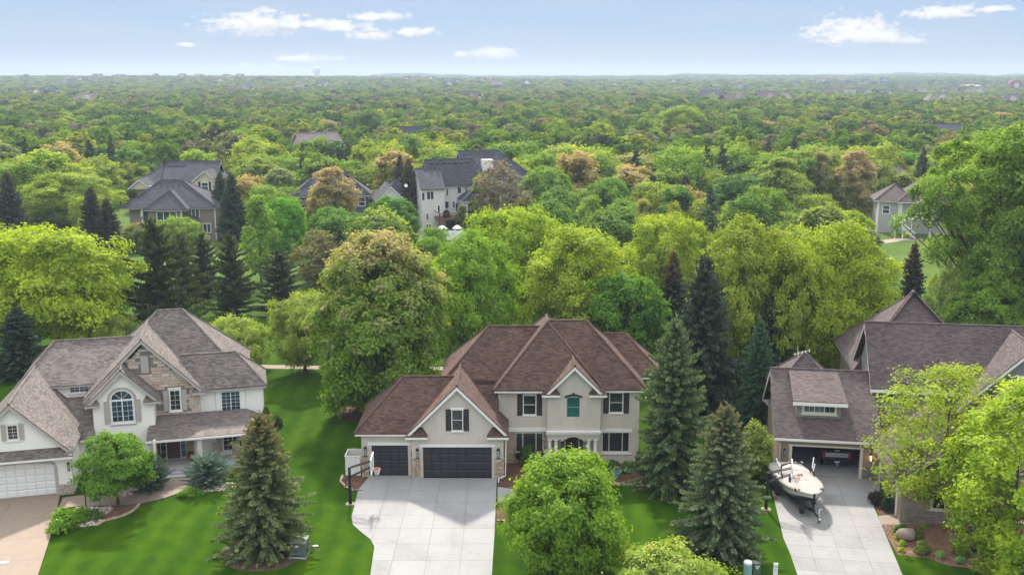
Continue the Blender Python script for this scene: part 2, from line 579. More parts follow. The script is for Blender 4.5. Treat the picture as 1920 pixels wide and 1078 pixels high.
def broadleaf(name, seed, H=10.0, Rc=4.0, base=0.18, kind='round', boughs=70, twigs=14, leaves=22, leaf=0.2, bsize=0.30, airy=0.0,
              up=0.5, wood=True, trunk_r=0.2, droop=0.0, lobes=5, lob=0.18, fork=0.3, stems=1, mats=('leaf', 'bark'), inner=0.25):
    """Returns (crown mesh, trunk mesh) with the trunk's foot at the origin."""
    rg = np.random.default_rng(seed)
    z0 = H * base
    hc = H - z0
    # bough centres fill the crown, most near its outside; the outline is broken by lobes
    ph = rg.uniform(0, 6.28, lobes)
    cs, ws = [], []
    tries = 0
    rb = bsize * Rc
    while len(cs) < boughs and tries < boughs * 60:
        tries += 1
        t = rg.uniform(0.02, 0.97)
        an = rg.uniform(0, 2 * PI)
        rr = profile(kind, np.array([t]))[0]
        lobe = 1 + lob * (math.sin(an * 2 + ph[0]) * 0.6 + math.sin(an * 3 + ph[1] + t * 5) * 0.7 + math.sin(an * 5 + ph[2] - t * 7) * 0.5)
        f = rg.uniform(0, 1) ** (0.28 if rg.uniform() > inner else 0.9)
        rad = max(0.0, Rc * rr * lobe - rb * 0.55) * f
        p = np.array([rad * math.cos(an), rad * math.sin(an), z0 + t * (hc - rb * 0.5)])
        gap = rb * (0.62 + airy * 0.5)
        if cs and np.min(np.linalg.norm(np.array(cs) - p, axis=1)) < gap:
            continue
        cs.append(p)
        ws.append(f)
    cs = np.array(cs)
    nb = len(cs)
    cen = np.array([0, 0, z0 + hc * 0.38])
    out = unit(cs - cen)
    bs = rb * rg.uniform(0.65, 1.25, nb)
    btint = rg.uniform(0.0, 1.0, nb)
    # twigs
    d = unit(rg.normal(size=(nb, twigs, 3)) + out[:, None, :] * 0.75 + np.array([0, 0, up]))
    rad = rg.uniform(0.35, 1.0, (nb, twigs, 1)) ** 0.6
    tw = cs[:, None, :] + d * rad * bs[:, None, None] * np.array([1, 1, 0.78])
    tw[..., 2] -= droop * bs[:, None] * rg.uniform(0, 1.4, (nb, twigs))
    ttint = np.clip(btint[:, None] * 0.45 + rg.uniform(0, 0.55, (nb, twigs)), 0, 1)
    # leaves
    sd = bs[:, None, None, None] * 0.24
    lp = tw[:, :, None, :] + rg.normal(size=(nb, twigs, leaves, 3)) * sd * np.array([1, 1, 0.8])
    if droop:
        lp[..., 2] -= droop * np.abs(rg.normal(size=(nb, twigs, leaves))) * bs[:, None, None] * 0.5
    own = unit(lp - (cs - np.array([0, 0, 0.25]) * bs[:, None])[:, None, None, :])
    nr = unit(rg.normal(size=lp.shape) * 0.42 + own * 0.6 + out[:, None, None, :] * 0.45 + np.array([0, 0, 0.35]))
    sz = leaf * rg.uniform(0.65, 1.3, lp.shape[:3])
    lt = np.clip(ttint[:, :, None] * 0.7 + rg.uniform(0, 0.35, lp.shape[:3]), 0, 1)
    pos = lp.reshape(-1, 3)
    tt = np.clip((pos[:, 2] - z0) / hc, 0, 1.1)
    rn = np.linalg.norm(pos[:, :2], axis=1) / max(0.1, Rc)
    tp = 1.15 - (0.55 * tt + 0.35 * np.maximum(rn, tt)) + rg.normal(size=len(pos)) * 0.05 + np.repeat(rg.normal(size=nb * twigs) * 0.11, leaves)
    V = leaf_quads(rg, pos, nr.reshape(-1, 3), sz.reshape(-1))
    crown = foliage_mesh(name + '_crown', V, lt.reshape(-1), np.clip(tp, 0.01, 2), MATS[mats[0]])
    trunk = None
    if wood:
        b = MB()
        tops = []
        for k in range(stems):
            a = 2 * PI * k / max(1, stems) + rg.uniform(0, 1)
            lean = (0.0 if stems == 1 else Rc * 0.30)
            top = np.array([math.cos(a) * lean + rg.normal() * 0.12, math.sin(a) * lean + rg.normal() * 0.12, H * 0.80])
            mid = top * np.array([0.45, 0.45, 0.5]) + np.array([rg.normal() * 0.08 * trunk_r * 4, rg.normal() * 0.08 * trunk_r * 4, 0])
            foot = np.array([math.cos(a), math.sin(a), 0]) * (0 if stems == 1 else trunk_r * 0.7)
            pts = []
            for q in np.linspace(0, 1, 7):
                pts.append((1 - q) ** 2 * foot + 2 * q * (1 - q) * mid + q * q * top)
            pts[0][2] = -0.15
            b.tube([tuple(p) for p in pts], [trunk_r * (1.25 if i == 0 else 1.0 - 0.86 * i / 6) / math.sqrt(stems) for i in range(7)], 8)
            tops.append(pts)
        order = np.argsort(-np.linalg.norm(cs[:, :2], axis=1))
        for bi in order[:min(nb, 60)]:
            c = cs[bi]
            pts = tops[bi % stems] if stems > 1 else tops[0]
            zt = max(z0 * 0.8, min(H * 0.72, c[2] - (np.linalg.norm(c[:2]) * (0.75 + fork))))
            q = np.clip(zt / (H * 0.8), 0.08, 0.98) * 6
            i = int(min(5, q))
            st = pts[i] + (pts[i + 1] - pts[i]) * (q - i)
            m = st * 0.45 + c * 0.55 + np.array([0, 0, -0.12 * np.linalg.norm(c - st)]) + rg.normal(size=3) * 0.1
            r = max(0.02, trunk_r * 0.34 * (1 - zt / H))
            b.tube([tuple(st), tuple(m), tuple(c)], [r, r * 0.62, r * 0.22], 5, False)
        trunk = b.mesh(name + '_trunk', MATS[mats[1]])
        trunk.shade_smooth()
    return crown, trunk


def conifer(name, seed, H=10.0, Rc=2.6, base=0.02, gap=0.36, per=8, step=0.16, twig=0.42, wid=0.10, droop=0.35, power=0.85, hang=0.35, gaps=0.05,
            mats=('needles', 'bark'), ragged=0.16, trunk_r=0.16, tipz=0.2):
    rg = np.random.default_rng(seed)
    quads, tint, tip = [], [], []
    b = MB()
    b.tube([(0, 0, -0.1), (0, 0, H * 0.5), (0, 0, H * 0.99)], [trunk_r, trunk_r * 0.6, 0.02], 7)
    z = H * base + 0.12
    while z < H * 0.985:
        t = (z - H * base) / (H * (1 - base))
        Lb = Rc * ((1 - t) ** power) * (1.0 if t > 0.08 else 0.8 + 2.5 * t) + 0.10
        n = max(4, int(per * (0.55 + 0.45 * (1 - t))))
        a0 = rg.uniform(0, 6.28)
        for k in range(n):
            if rg.uniform() < gaps:
                continue
            a = a0 + 2 * PI * k / n + rg.normal() * 0.16
            l = Lb * (1 + rg.normal() * ragged)
            zz = z + rg.normal() * gap * 0.30
            ns = max(3, int(l / step))
            s = np.linspace(0.10, 1.0, ns)
            rise = 0.28 + 0.75 * t
            # rises, sags with weight, tip turns up
            dz = l * (rise * s * 0.45 - droop * (1 - t * 0.8) * s ** 1.6 + 0.22 * np.maximum(0, s - 0.6) ** 1.3)
            dirv = np.array([math.cos(a), math.sin(a), 0])
            side = np.array([-math.sin(a), math.cos(a), 0])
            bend = rg.normal() * 0.12
            ax = dirv[None] * (l * s)[:, None] + side[None] * (bend * l * s ** 2)[:, None]
            ax[:, 2] += zz + dz
            bt = rg.uniform(0, 1)
            wl = twig * np.minimum(1.0, 0.42 + l / Rc * 0.7) * (1.12 - 0.72 * s)
            for sg in (-1, 1, 0):
                if sg == 0:
                    m = ns
                    tv = dirv[None] * 0.9 + rg.normal(size=(m, 3)) * 0.25 + np.array([0, 0, 0.45])
                    ln = wl * 0.75
                else:
                    m = ns
                    tv = dirv[None] * 0.75 + side[None] * sg + rg.normal(size=(m, 3)) * 0.22 + np.array([0, 0, -hang])
                    ln = wl
                tv = unit(tv)
                nv = unit(np.cross(tv, unit(rg.normal(size=(m, 3)) * 0.5 + np.cross(tv, np.array([0, 0, 1.0]))[:, :])))
                wv = wid * rg.uniform(0.7, 1.3, m)[:, None]
                p0 = ax - tv * 0.03
                p2 = ax + tv * ln[:, None]
                mid = ax + tv * ln[:, None] * 0.55
                q = np.stack([p0, mid + nv * wv, p2, mid - nv * wv], 1)
                q[:, 1, 2] += 0.02
                quads.append(q)
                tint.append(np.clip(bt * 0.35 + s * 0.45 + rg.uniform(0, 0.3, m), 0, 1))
                tip.append(1.2 - 0.75 * t - 0.25 * s + rg.normal(size=m) * 0.12)
            if l > 0.8:
                b.tube([(0, 0, zz), tuple(ax[ns // 2]), tuple(ax[-1])], [0.035, 0.022, 0.008], 4, False)
        z += gap * (1.0 - 0.45 * t) * rg.uniform(0.85, 1.15)
    # leader
    m = 14
    pz = np.linspace(H * 0.93, H * 1.02, m)
    tv = unit(rg.normal(size=(m, 3)) * np.array([1, 1, 0.3]) + np.array([0, 0, 0.8]))
    p0 = np.stack([np.zeros(m), np.zeros(m), pz], 1)
    nv = unit(np.cross(tv, rg.normal(size=(m, 3))))
    quads.append(np.stack([p0, p0 + tv * 0.13 + nv * wid * 0.6, p0 + tv * 0.27, p0 + tv * 0.13 - nv * wid * 0.6], 1))
    tint.append(rg.uniform(0.4, 1, m))
    tip.append(np.full(m, 0.25))
    V = np.concatenate(quads)
    crown = foliage_mesh(name + '_crown', V, np.concatenate(tint), np.clip(np.concatenate(tip), 0.01, 2), MATS[mats[0]])
    trunk = b.mesh(name + '_trunk', MATS[mats[1]])
    return crown, trunk


leafmat('leaf')
leafmat('leaf_far', lo=0.5, hi=1.5)
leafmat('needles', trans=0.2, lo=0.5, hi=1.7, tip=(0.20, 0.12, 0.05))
plain('bark', (0.10, 0.075, 0.055), 0.95, 0.4, 2.0, 0.8, 14)
plain('bark_pale', (0.20, 0.17, 0.14), 0.95, 0.3, 2.0, 0.6, 14)

PROTO = {}


def proto(key, fn, **k):
    PROTO[key] = (fn(key, **k), k['H'], k['Rc'])


# near trees: leaf-sized faces
proto('maple', broadleaf, seed=3, H=6.6, Rc=3.5, base=0.10, kind='egg', boughs=190, twigs=16, leaves=15, leaf=0.2, bsize=0.21, trunk_r=0.13)
proto('big_maple', broadleaf, seed=5, H=13.0, Rc=5.2, base=0.06, kind='egg', boughs=300, twigs=18, leaves=17, leaf=0.26, bsize=0.185, trunk_r=0.25, lob=0.10)
proto('little_maple', broadleaf, seed=8, H=5.6, Rc=2.7, base=0.24, kind='round', boughs=95, twigs=12, leaves=15, leaf=0.19, bsize=0.22, trunk_r=0.11, airy=0.5, lob=0.26)
proto('airy', broadleaf, seed=11, H=11.0, Rc=4.2, base=0.20, kind='egg', boughs=120, twigs=10, leaves=12, leaf=0.19, bsize=0.2, airy=0.7, trunk_r=0.16, lob=0.28, inner=0.45)
proto('upright', broadleaf, seed=14, H=10.0, Rc=3.0, base=0.12, kind='egg', boughs=130, twigs=12, leaves=13, leaf=0.2, bsize=0.22, airy=0.4, trunk_r=0.14, lob=0.22)
proto('crab', broadleaf, seed=17, H=5.0, Rc=4.0, base=0.12, kind='round', boughs=130, twigs=15, leaves=12, leaf=0.22, bsize=0.20, trunk_r=0.12, lob=0.24, airy=0.2, up=0.9)
proto('bush', broadleaf, seed=19, H=1.0, Rc=0.7, base=0.0, kind='dome', boughs=26, twigs=9, leaves=9, leaf=0.13, bsize=0.42, wood=False, mats=('leaf', 'bark'))
proto('loose_bush', broadleaf, seed=23, H=3.0, Rc=1.5, base=0.03, kind='egg', boughs=60, twigs=10, leaves=12, leaf=0.2, bsize=0.34, trunk_r=0.06)
# trees of the belt behind the houses
proto('spreading', broadleaf, seed=29, H=11.0, Rc=6.0, base=0.16, kind='spread', boughs=190, twigs=14, leaves=16, leaf=0.29, bsize=0.18, trunk_r=0.28, airy=0.35, lob=0.2, fork=0.5)
proto('willowy', broadleaf, seed=31, H=11.0, Rc=5.0, base=0.10, kind='egg', boughs=170, twigs=15, leaves=16, leaf=0.26, bsize=0.2, trunk_r=0.22, airy=0.35, lob=0.24, stems=3, up=0.9)
proto('dense', broadleaf, seed=37, H=9.0, Rc=4.2, base=0.05, kind='round', boughs=150, twigs=14, leaves=15, leaf=0.29, bsize=0.23, trunk_r=0.2, lob=0.13)
proto('cottonwood', broadleaf, seed=41, H=22.0, Rc=9.0, base=0.26, kind='egg', boughs=260, twigs=18, leaves=17, leaf=0.36, bsize=0.155, trunk_r=0.55, airy=0.8, lob=0.36, fork=0.4, stems=3)
proto('oval', broadleaf, seed=43, H=11.0, Rc=3.8, base=0.05, kind='oval', boughs=120, twigs=14, leaves=15, leaf=0.29, bsize=0.24, trunk_r=0.2, lob=0.14, up=0.8)
proto('narrow', broadleaf, seed=47, H=10.0, Rc=2.2, base=0.12, kind='egg', boughs=60, twigs=12, leaves=12, leaf=0.32, bsize=0.36, trunk_r=0.14, lob=0.2)
proto('bare', broadleaf, seed=53, H=9.0, Rc=3.8, base=0.10, kind='round', boughs=130, twigs=9, leaves=5, leaf=0.36, bsize=0.2, trunk_r=0.2, airy=0.2, mats=('leaf', 'bark_pale'), stems=2)
# middle distance and beyond: sprays instead of leaves
for k in range(4):
    proto('wood%d' % k, broadleaf, seed=60 + k, H=10.0, Rc=[4.6, 4.2, 5.2, 3.6][k], base=0.05, kind=['round', 'egg', 'spread', 'oval'][k], boughs=[60, 55, 70, 48][k], twigs=11, leaves=12,
          leaf=0.48, bsize=0.30, trunk_r=0.2, lob=0.2, airy=0.1)
# conifers
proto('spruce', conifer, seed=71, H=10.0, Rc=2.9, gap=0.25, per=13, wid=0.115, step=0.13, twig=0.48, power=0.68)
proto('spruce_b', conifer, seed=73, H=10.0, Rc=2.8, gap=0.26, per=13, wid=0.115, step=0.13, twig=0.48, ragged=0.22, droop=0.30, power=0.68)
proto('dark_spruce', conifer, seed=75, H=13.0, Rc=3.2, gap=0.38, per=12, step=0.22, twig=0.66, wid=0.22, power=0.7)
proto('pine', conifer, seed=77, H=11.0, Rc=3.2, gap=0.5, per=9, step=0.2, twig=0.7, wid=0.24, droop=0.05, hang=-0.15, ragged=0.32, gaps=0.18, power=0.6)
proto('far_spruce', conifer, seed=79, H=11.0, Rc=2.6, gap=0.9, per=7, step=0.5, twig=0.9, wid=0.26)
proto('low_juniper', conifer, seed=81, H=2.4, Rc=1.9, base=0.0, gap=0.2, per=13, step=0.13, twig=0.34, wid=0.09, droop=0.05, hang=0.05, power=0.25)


CONIFER = ('spruce', 'spruce_b', 'dark_spruce', 'pine', 'far_spruce', 'low_juniper')


def tree(key, x, y, h, wd, col, tip=0.0, label='', cat='tree', group=None, name='tree', z=0.0, rz=None, squash=1.0):
    (cm, tm), H0, R0 = PROTO[key]
    t = thing(name, label, cat, (x, y, z), rnd.uniform(0, 6.28) if rz is None else rz, group)
    sz = h / H0
    sx = wd / (2.0 * R0)
    if tm:
        o = link('trunk', tm, t)
        o.scale = (sx, sx, sz)
        o.color = (1, 1, 1, 1)
    c = link('crown' if name != 'shrub' else 'foliage', cm, t)
    c.scale = (sx, sx, sz)
    g = 1.55 if key in CONIFER else 2.35
    if key not in CONIFER and key != 'bare' and tip < .3:
        col = (min(col[0], col[1] * .74), col[1], col[2])
    c.color = (col[0] * g, col[1] * g, col[2] * g * (1.0 if key in CONIFER else .55), tip)
    return t

# ------------------------------------------------------------------ building materials
plain('stucco', (0.53, 0.48, 0.42), 0.92, 0.13, 0.8, 0.6, 55, streak=0.3)
plain('white_paint', (0.74, 0.72, 0.69), 0.5, 0.05, 1.5)
plain('white_siding', (0.80, 0.775, 0.72), 0.6, 0.04, 0.7, streak=0.15)
plain('taupe_trim', (0.42, 0.38, 0.35), 0.6, 0.06, 2)
plain('tan_siding', (0.27, 0.215, 0.165), 0.7, 0.08, 1)
plain('grey_shakes', (0.19, 0.20, 0.19), 0.8, 0.16, 2)
plain('cream_trim', (0.62, 0.57, 0.50), 0.55, 0.06, 2)
plain('dark_metal', (0.022, 0.022, 0.025), 0.45, 0.2, 5)
plain('shutter_black', (0.022, 0.020, 0.020), 0.55, 0.2, 5)
plain('door_charcoal', (0.030, 0.030, 0.034), 0.55, 0.10, 1.2)
plain('door_white', (0.74, 0.73, 0.71), 0.5, 0.03, 1.2)
plain('door_brown', (0.055, 0.022, 0.016), 0.45, 0.25, 3)
plain('door_plum', (0.10, 0.055, 0.05), 0.5, 0.2, 3)
plain('grout', (0.22, 0.19, 0.16), 0.95, 0.15, 8)
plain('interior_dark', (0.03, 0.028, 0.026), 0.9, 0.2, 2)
plain('brick_dark', (0.13, 0.075, 0.055), 0.9, 0.35, 6, 0.4, 20)
plain('red_brick', (0.22, 0.085, 0.065), 0.9, 0.25, 3)
plain('slab_grey', (0.36, 0.36, 0.36), 0.9, 0.1, 1.0)
plain('red_trim', (0.5, 0.03, 0.03), 0.6, 0.1, 4)
plain('deck_wood', (0.13, 0.055, 0.038), 0.8, 0.25, 4)
plain('wood_red', (0.22, 0.08, 0.05), 0.7, 0.25, 4)
by_object('tan_stone', [(0.0, (0.42, 0.27, 0.17)), (0.25, (0.52, 0.38, 0.27)), (0.5, (0.45, 0.33, 0.25)), (0.72, (0.60, 0.50, 0.40)), (1.0, (0.33, 0.23, 0.18))])
by_object('pink_stone', [(0.0, (0.52, 0.37, 0.27)), (0.25, (0.66, 0.55, 0.45)), (0.5, (0.60, 0.46, 0.37)), (0.75, (0.72, 0.63, 0.54)), (1.0, (0.46, 0.36, 0.31))])
by_object('grey_stone', [(0.0, (0.20, 0.17, 0.15)), (0.5, (0.30, 0.26, 0.23)), (1.0, (0.24, 0.19, 0.17))])
shingle('shingle_brown', [(0.036, 0.021, 0.017), (0.098, 0.058, 0.046), (0.200, 0.124, 0.094)])
shingle('shingle_grey', [(0.058, 0.050, 0.048), (0.160, 0.137, 0.125), (0.32, 0.268, 0.230)])
shingle('shingle_mauve', [(0.044, 0.034, 0.034), (0.104, 0.080, 0.079), (0.19, 0.148, 0.135)])
shingle('shingle_slate', [(0.022, 0.024, 0.032), (0.050, 0.053, 0.066), (0.090, 0.092, 0.105)], 0.5, 0.25)
shingle('shingle_red', [(0.06, 0.022, 0.020), (0.11, 0.045, 0.042), (0.16, 0.08, 0.07)], 0.5, 0.25)
glass('glass_dark', (0.022, 0.028, 0.032))
glass('glass_blue', (0.030, 0.060, 0.085))
glass('glass_teal', (0.012, 0.085, 0.074))
M = MATS

# shared pieces
_pm = MB().box(-0.5, 0.5, 0, 0.01, -0.5, 0.5)
PANE = {k: _pm.mesh('pane_' + k, M[k]) for k in ('glass_dark', 'glass_blue', 'glass_teal')}


def rock_mesh(name, mat, seed, flat=True):
    """a squared, chipped stone of unit size, front face towards -y"""
    r = random.Random(seed)
    b = MB()
    j = lambda s=0.06: r.uniform(-s, s)
    back = [(-0.5, 1, -0.5), (0.5, 1, -0.5), (0.5, 1, 0.5), (-0.5, 1, 0.5)]
    mid = [(-0.49 + j(.03), 0.25, -0.48 + j(.04)), (0.49 + j(.03), 0.25, -0.48 + j(.04)), (0.49 + j(.03), 0.25, 0.48 + j(.04)), (-0.49 + j(.03), 0.25, 0.48 + j(.04))]
    fr = [(-0.42 + j(), j(.2), -0.36 + j()), (0.42 + j(), j(.2), -0.36 + j()), (0.42 + j(), j(.2), 0.36 + j()), (-0.42 + j(), j(.2), 0.36 + j())]
    v = back + mid + fr
    f = [(8, 9, 10, 11)]
    for a in (0, 4):
        for i in range(4):
            k = (i + 1) % 4
            f.append((a + i, a + k, a + 4 + k, a + 4 + i))
    b.add(v, f)
    return b.mesh(name, mat)


STONES = {k: [rock_mesh('stone', M[k], 100 + i) for i in range(6)] for k in ('tan_stone', 'pink_stone', 'grey_stone')}


def stones(parent, x0, x1, z0, z1, y, kind='tan_stone', row=0.15, l0=0.2, l1=0.48, holes=(), inside=None, depth=0.07, ang=0.0, o=(0, 0), seed=1):
    """coursed ledge stone on a backing: every stone a piece of its own"""
    r = random.Random(seed)
    z = z0
    while z < z1 - 0.03:
        h = min(row * r.uniform(0.75, 1.3), z1 - z)
        x = x0
        while x < x1 - 0.02:
            w = r.uniform(l0, l1)
            if x + w > x1 - l0 * 0.5:
                w = x1 - x
            cx, cz = x + w / 2, z + h / 2
            ok = not any(cx > a - w * 0.3 and cx < b + w * 0.3 and cz > c - h * 0.3 and cz < d + h * 0.3 for a, b, c, d in holes)
            if ok and inside:
                ok = inside(cx, cz)
            if ok:
                me = r.choice(STONES[kind])
                dd = depth * r.uniform(0.75, 1.25)
                link('stone', me, parent, (o[0] + cx * math.cos(ang) + (y - dd) * -math.sin(ang), o[1] + cx * math.sin(ang) + (y - dd) * math.cos(ang), cz), ang,
                     (w - 0.014, dd, h - 0.014))
            x += w
        z += h


def wall(parent, x0, x1, z0, z1, y, mat, t=0.2, holes=(), name='wall'):
    """wall facing -y with real openings"""
    b = MB()
    xs = sorted({x0, x1, *[max(x0, min(x1, h[0])) for h in holes], *[max(x0, min(x1, h[1])) for h in holes]})
    zs = sorted({z0, z1, *[max(z0, min(z1, h[2])) for h in holes], *[max(z0, min(z1, h[3])) for h in holes]})
    for i in range(len(zs) - 1):
        run = None
        for k in range(len(xs) - 1):
            cx, cz = (xs[k] + xs[k + 1]) / 2, (zs[i] + zs[i + 1]) / 2
            solid = not any(h[0] < cx < h[1] and h[2] < cz < h[3] for h in holes)
            if solid:
                run = [xs[k], xs[k + 1]] if run is None else [run[0], xs[k + 1]]
            if (not solid or k == len(xs) - 2) and run:
                b.box(run[0], run[1], y, y + t, zs[i], zs[i + 1])
                run = None
    return b.build(name, mat, parent)


def gable_wall(parent, x0, x1, z0, xr, zr, y, mat, t=0.18, name='gable_wall'):
    return MB().slab([(x0, y, z0), (x1, y, z0), (xr, y, zr)], (0, t, 0)).build(name, mat, parent)


def lap_siding(parent, poly, y, mat, expo=0.2, name='siding', holes=()):
    """courses of lapped boards over a convex outline poly [(x,z)..], facing -y; joined, real relief"""
    zs = [p[1] for p in poly]
    b = MB()
    z = min(zs)
    n = len(poly)

    def span(zz):
        xs = []
        for i in range(n):
            (xa, za), (xb, zb) = poly[i], poly[(i + 1) % n]
            if (za - zz) * (zb - zz) <= 0 and abs(za - zb) > 1e-6:
                q = (zz - za) / (zb - za)
                if 0 <= q <= 1:
                    xs.append(xa + (xb - xa) * q)
        return (min(xs), max(xs)) if xs else None

    while z < max(zs) - 0.02:
        za, zb = z + 0.001, min(z + expo, max(zs)) - 0.001
        A, B = span(za), span(zb)
        if A and B:
            cuts = [(0.0, 1.0)]
            segs = [(A[0], A[1], B[0], B[1])]
            for (ha, hb, hc, hd) in holes:
                if za < hd and zb > hc:
                    new = []
                    for s in segs:
                        if ha > s[0] and hb < s[1]:
                            new += [(s[0], ha, s[2], ha), (hb, s[1], hb, s[3])]
                        else:
                            new.append(s)
                    segs = new
            for (a0, a1, b0, b1) in segs:
                b.add([(a0, y - 0.028, za), (a1, y - 0.028, za), (b1, y - 0.008, zb), (b0, y - 0.008, zb), (a0, y, za), (a1, y, za)], [(0, 1, 2, 3), (4, 5, 1, 0)])
        z += expo
    return tag(b.build(name, mat, parent), kind='stuff')


def window(parent, x0, x1, z0, z1, y, sashes=2, cols=1, rows=1, fm='white_paint', gm='glass_dark', sill=True, ang=0.0, fw=0.055, mw=0.018, head=0.0, proud=0.045, split='v', trim=0.0, sillm=None):
    """framed window facing -y (turned by ang): frame > pane ...; origin at its centre"""
    cx, cz = (x0 + x1) / 2, (z0 + z1) / 2
    W, Hh = (x1 - x0), (z1 - z0)
    b = MB()
    a, c = W / 2, Hh / 2
    p0, p1 = -proud, 0.03
    b.box(-a, -a + fw, p0, p1, -c, c).box(a - fw, a, p0, p1, -c, c)
    b.box(-a + fw, a - fw, p0, p1, -c, -c + fw).box(-a + fw, a - fw, p0, p1, c - fw, c)
    if trim:
        b.box(-a - trim, -a, p0 * 0.7, p1, -c - trim, c + trim).box(a, a + trim, p0 * 0.7, p1, -c - trim, c + trim)
        b.box(-a, a, p0 * 0.7, p1, c, c + trim).box(-a, a, p0 * 0.7, p1, -c - trim, -c)
    if sill:
        b.box(-a - 0.07 - trim, a + 0.07 + trim, p0 - 0.05, p1, -c - trim - 0.09, -c - trim - 0.002)
    if head:
        b.box(-a - 0.09, a + 0.09, p0 - 0.03, p1, c + trim + 0.002, c + trim + head)
    panes = []
    if isinstance(sashes, int):
        edges = [-a + fw + (W - 2 * fw) * k / sashes for k in range(sashes + 1)]
    else:
        tot = sum(sashes)
        edges = [-a + fw]
        for q in sashes:
            edges.append(edges[-1] + (W - 2 * fw) * q / tot)
    for k in range(len(edges) - 1):
        sx0, sx1 = edges[k], edges[k + 1]
        if k:
            b.box(sx0 - fw * 0.5, sx0 + fw * 0.5, p0, p1, -c + fw, c - fw)
        e0 = sx0 + (fw * 0.5 if k else 0)
        e1 = sx1 - (fw * 0.5 if k < len(edges) - 2 else 0)
        for i in range(cols):
            for j in range(rows):
                xa, xb = e0 + (e1 - e0) * i / cols, e0 + (e1 - e0) * (i + 1) / cols
                za, zb = -c + fw + (Hh - 2 * fw) * j / rows, -c + fw + (Hh - 2 * fw) * (j + 1) / rows
                if i:
                    b.box(xa - mw / 2, xa + mw / 2, p0 * 0.45, p1, za, zb)
                if j:
                    m2 = mw if rows > 2 else fw * 0.7
                    b.box(xa + (mw / 2 if i else 0), xb, p0 * 0.4, p1, za - m2 / 2, za + m2 / 2)
                panes.append((xa, xb, za, zb))
    f = b.build('window', M[fm], parent, (cx, y, cz), ang)
    for xa, xb, za, zb in panes:
        link('pane', PANE[gm], f, ((xa + xb) / 2, -0.012, (za + zb) / 2), 0, (xb - xa, 1, zb - za))
    return f


def louvres(parent, x0, x1, z0, z1, y, mat, n=14, name='shutter'):
    b = MB()
    b.box(x0, x0 + 0.045, y - 0.05, y, z0, z1).box(x1 - 0.045, x1, y - 0.05, y, z0, z1)
    b.box(x0 + 0.045, x1 - 0.045, y - 0.05, y, z0, z0 + 0.06).box(x0 + 0.045, x1 - 0.045, y - 0.05, y, z1 - 0.06, z1)
    b.box(x0 + 0.045, x1 - 0.045, y - 0.012, y, z0 + 0.06, z1 - 0.06)
    for k in range(n):
        z = z0 + 0.07 + (z1 - z0 - 0.15) * k / n
        b.add([(x0 + 0.045, y - 0.045, z), (x1 - 0.045, y - 0.045, z), (x1 - 0.045, y - 0.012, z + 0.05), (x0 + 0.045, y - 0.012, z + 0.05)], [(0, 1, 2, 3)])
    return b.build(name, mat, parent)


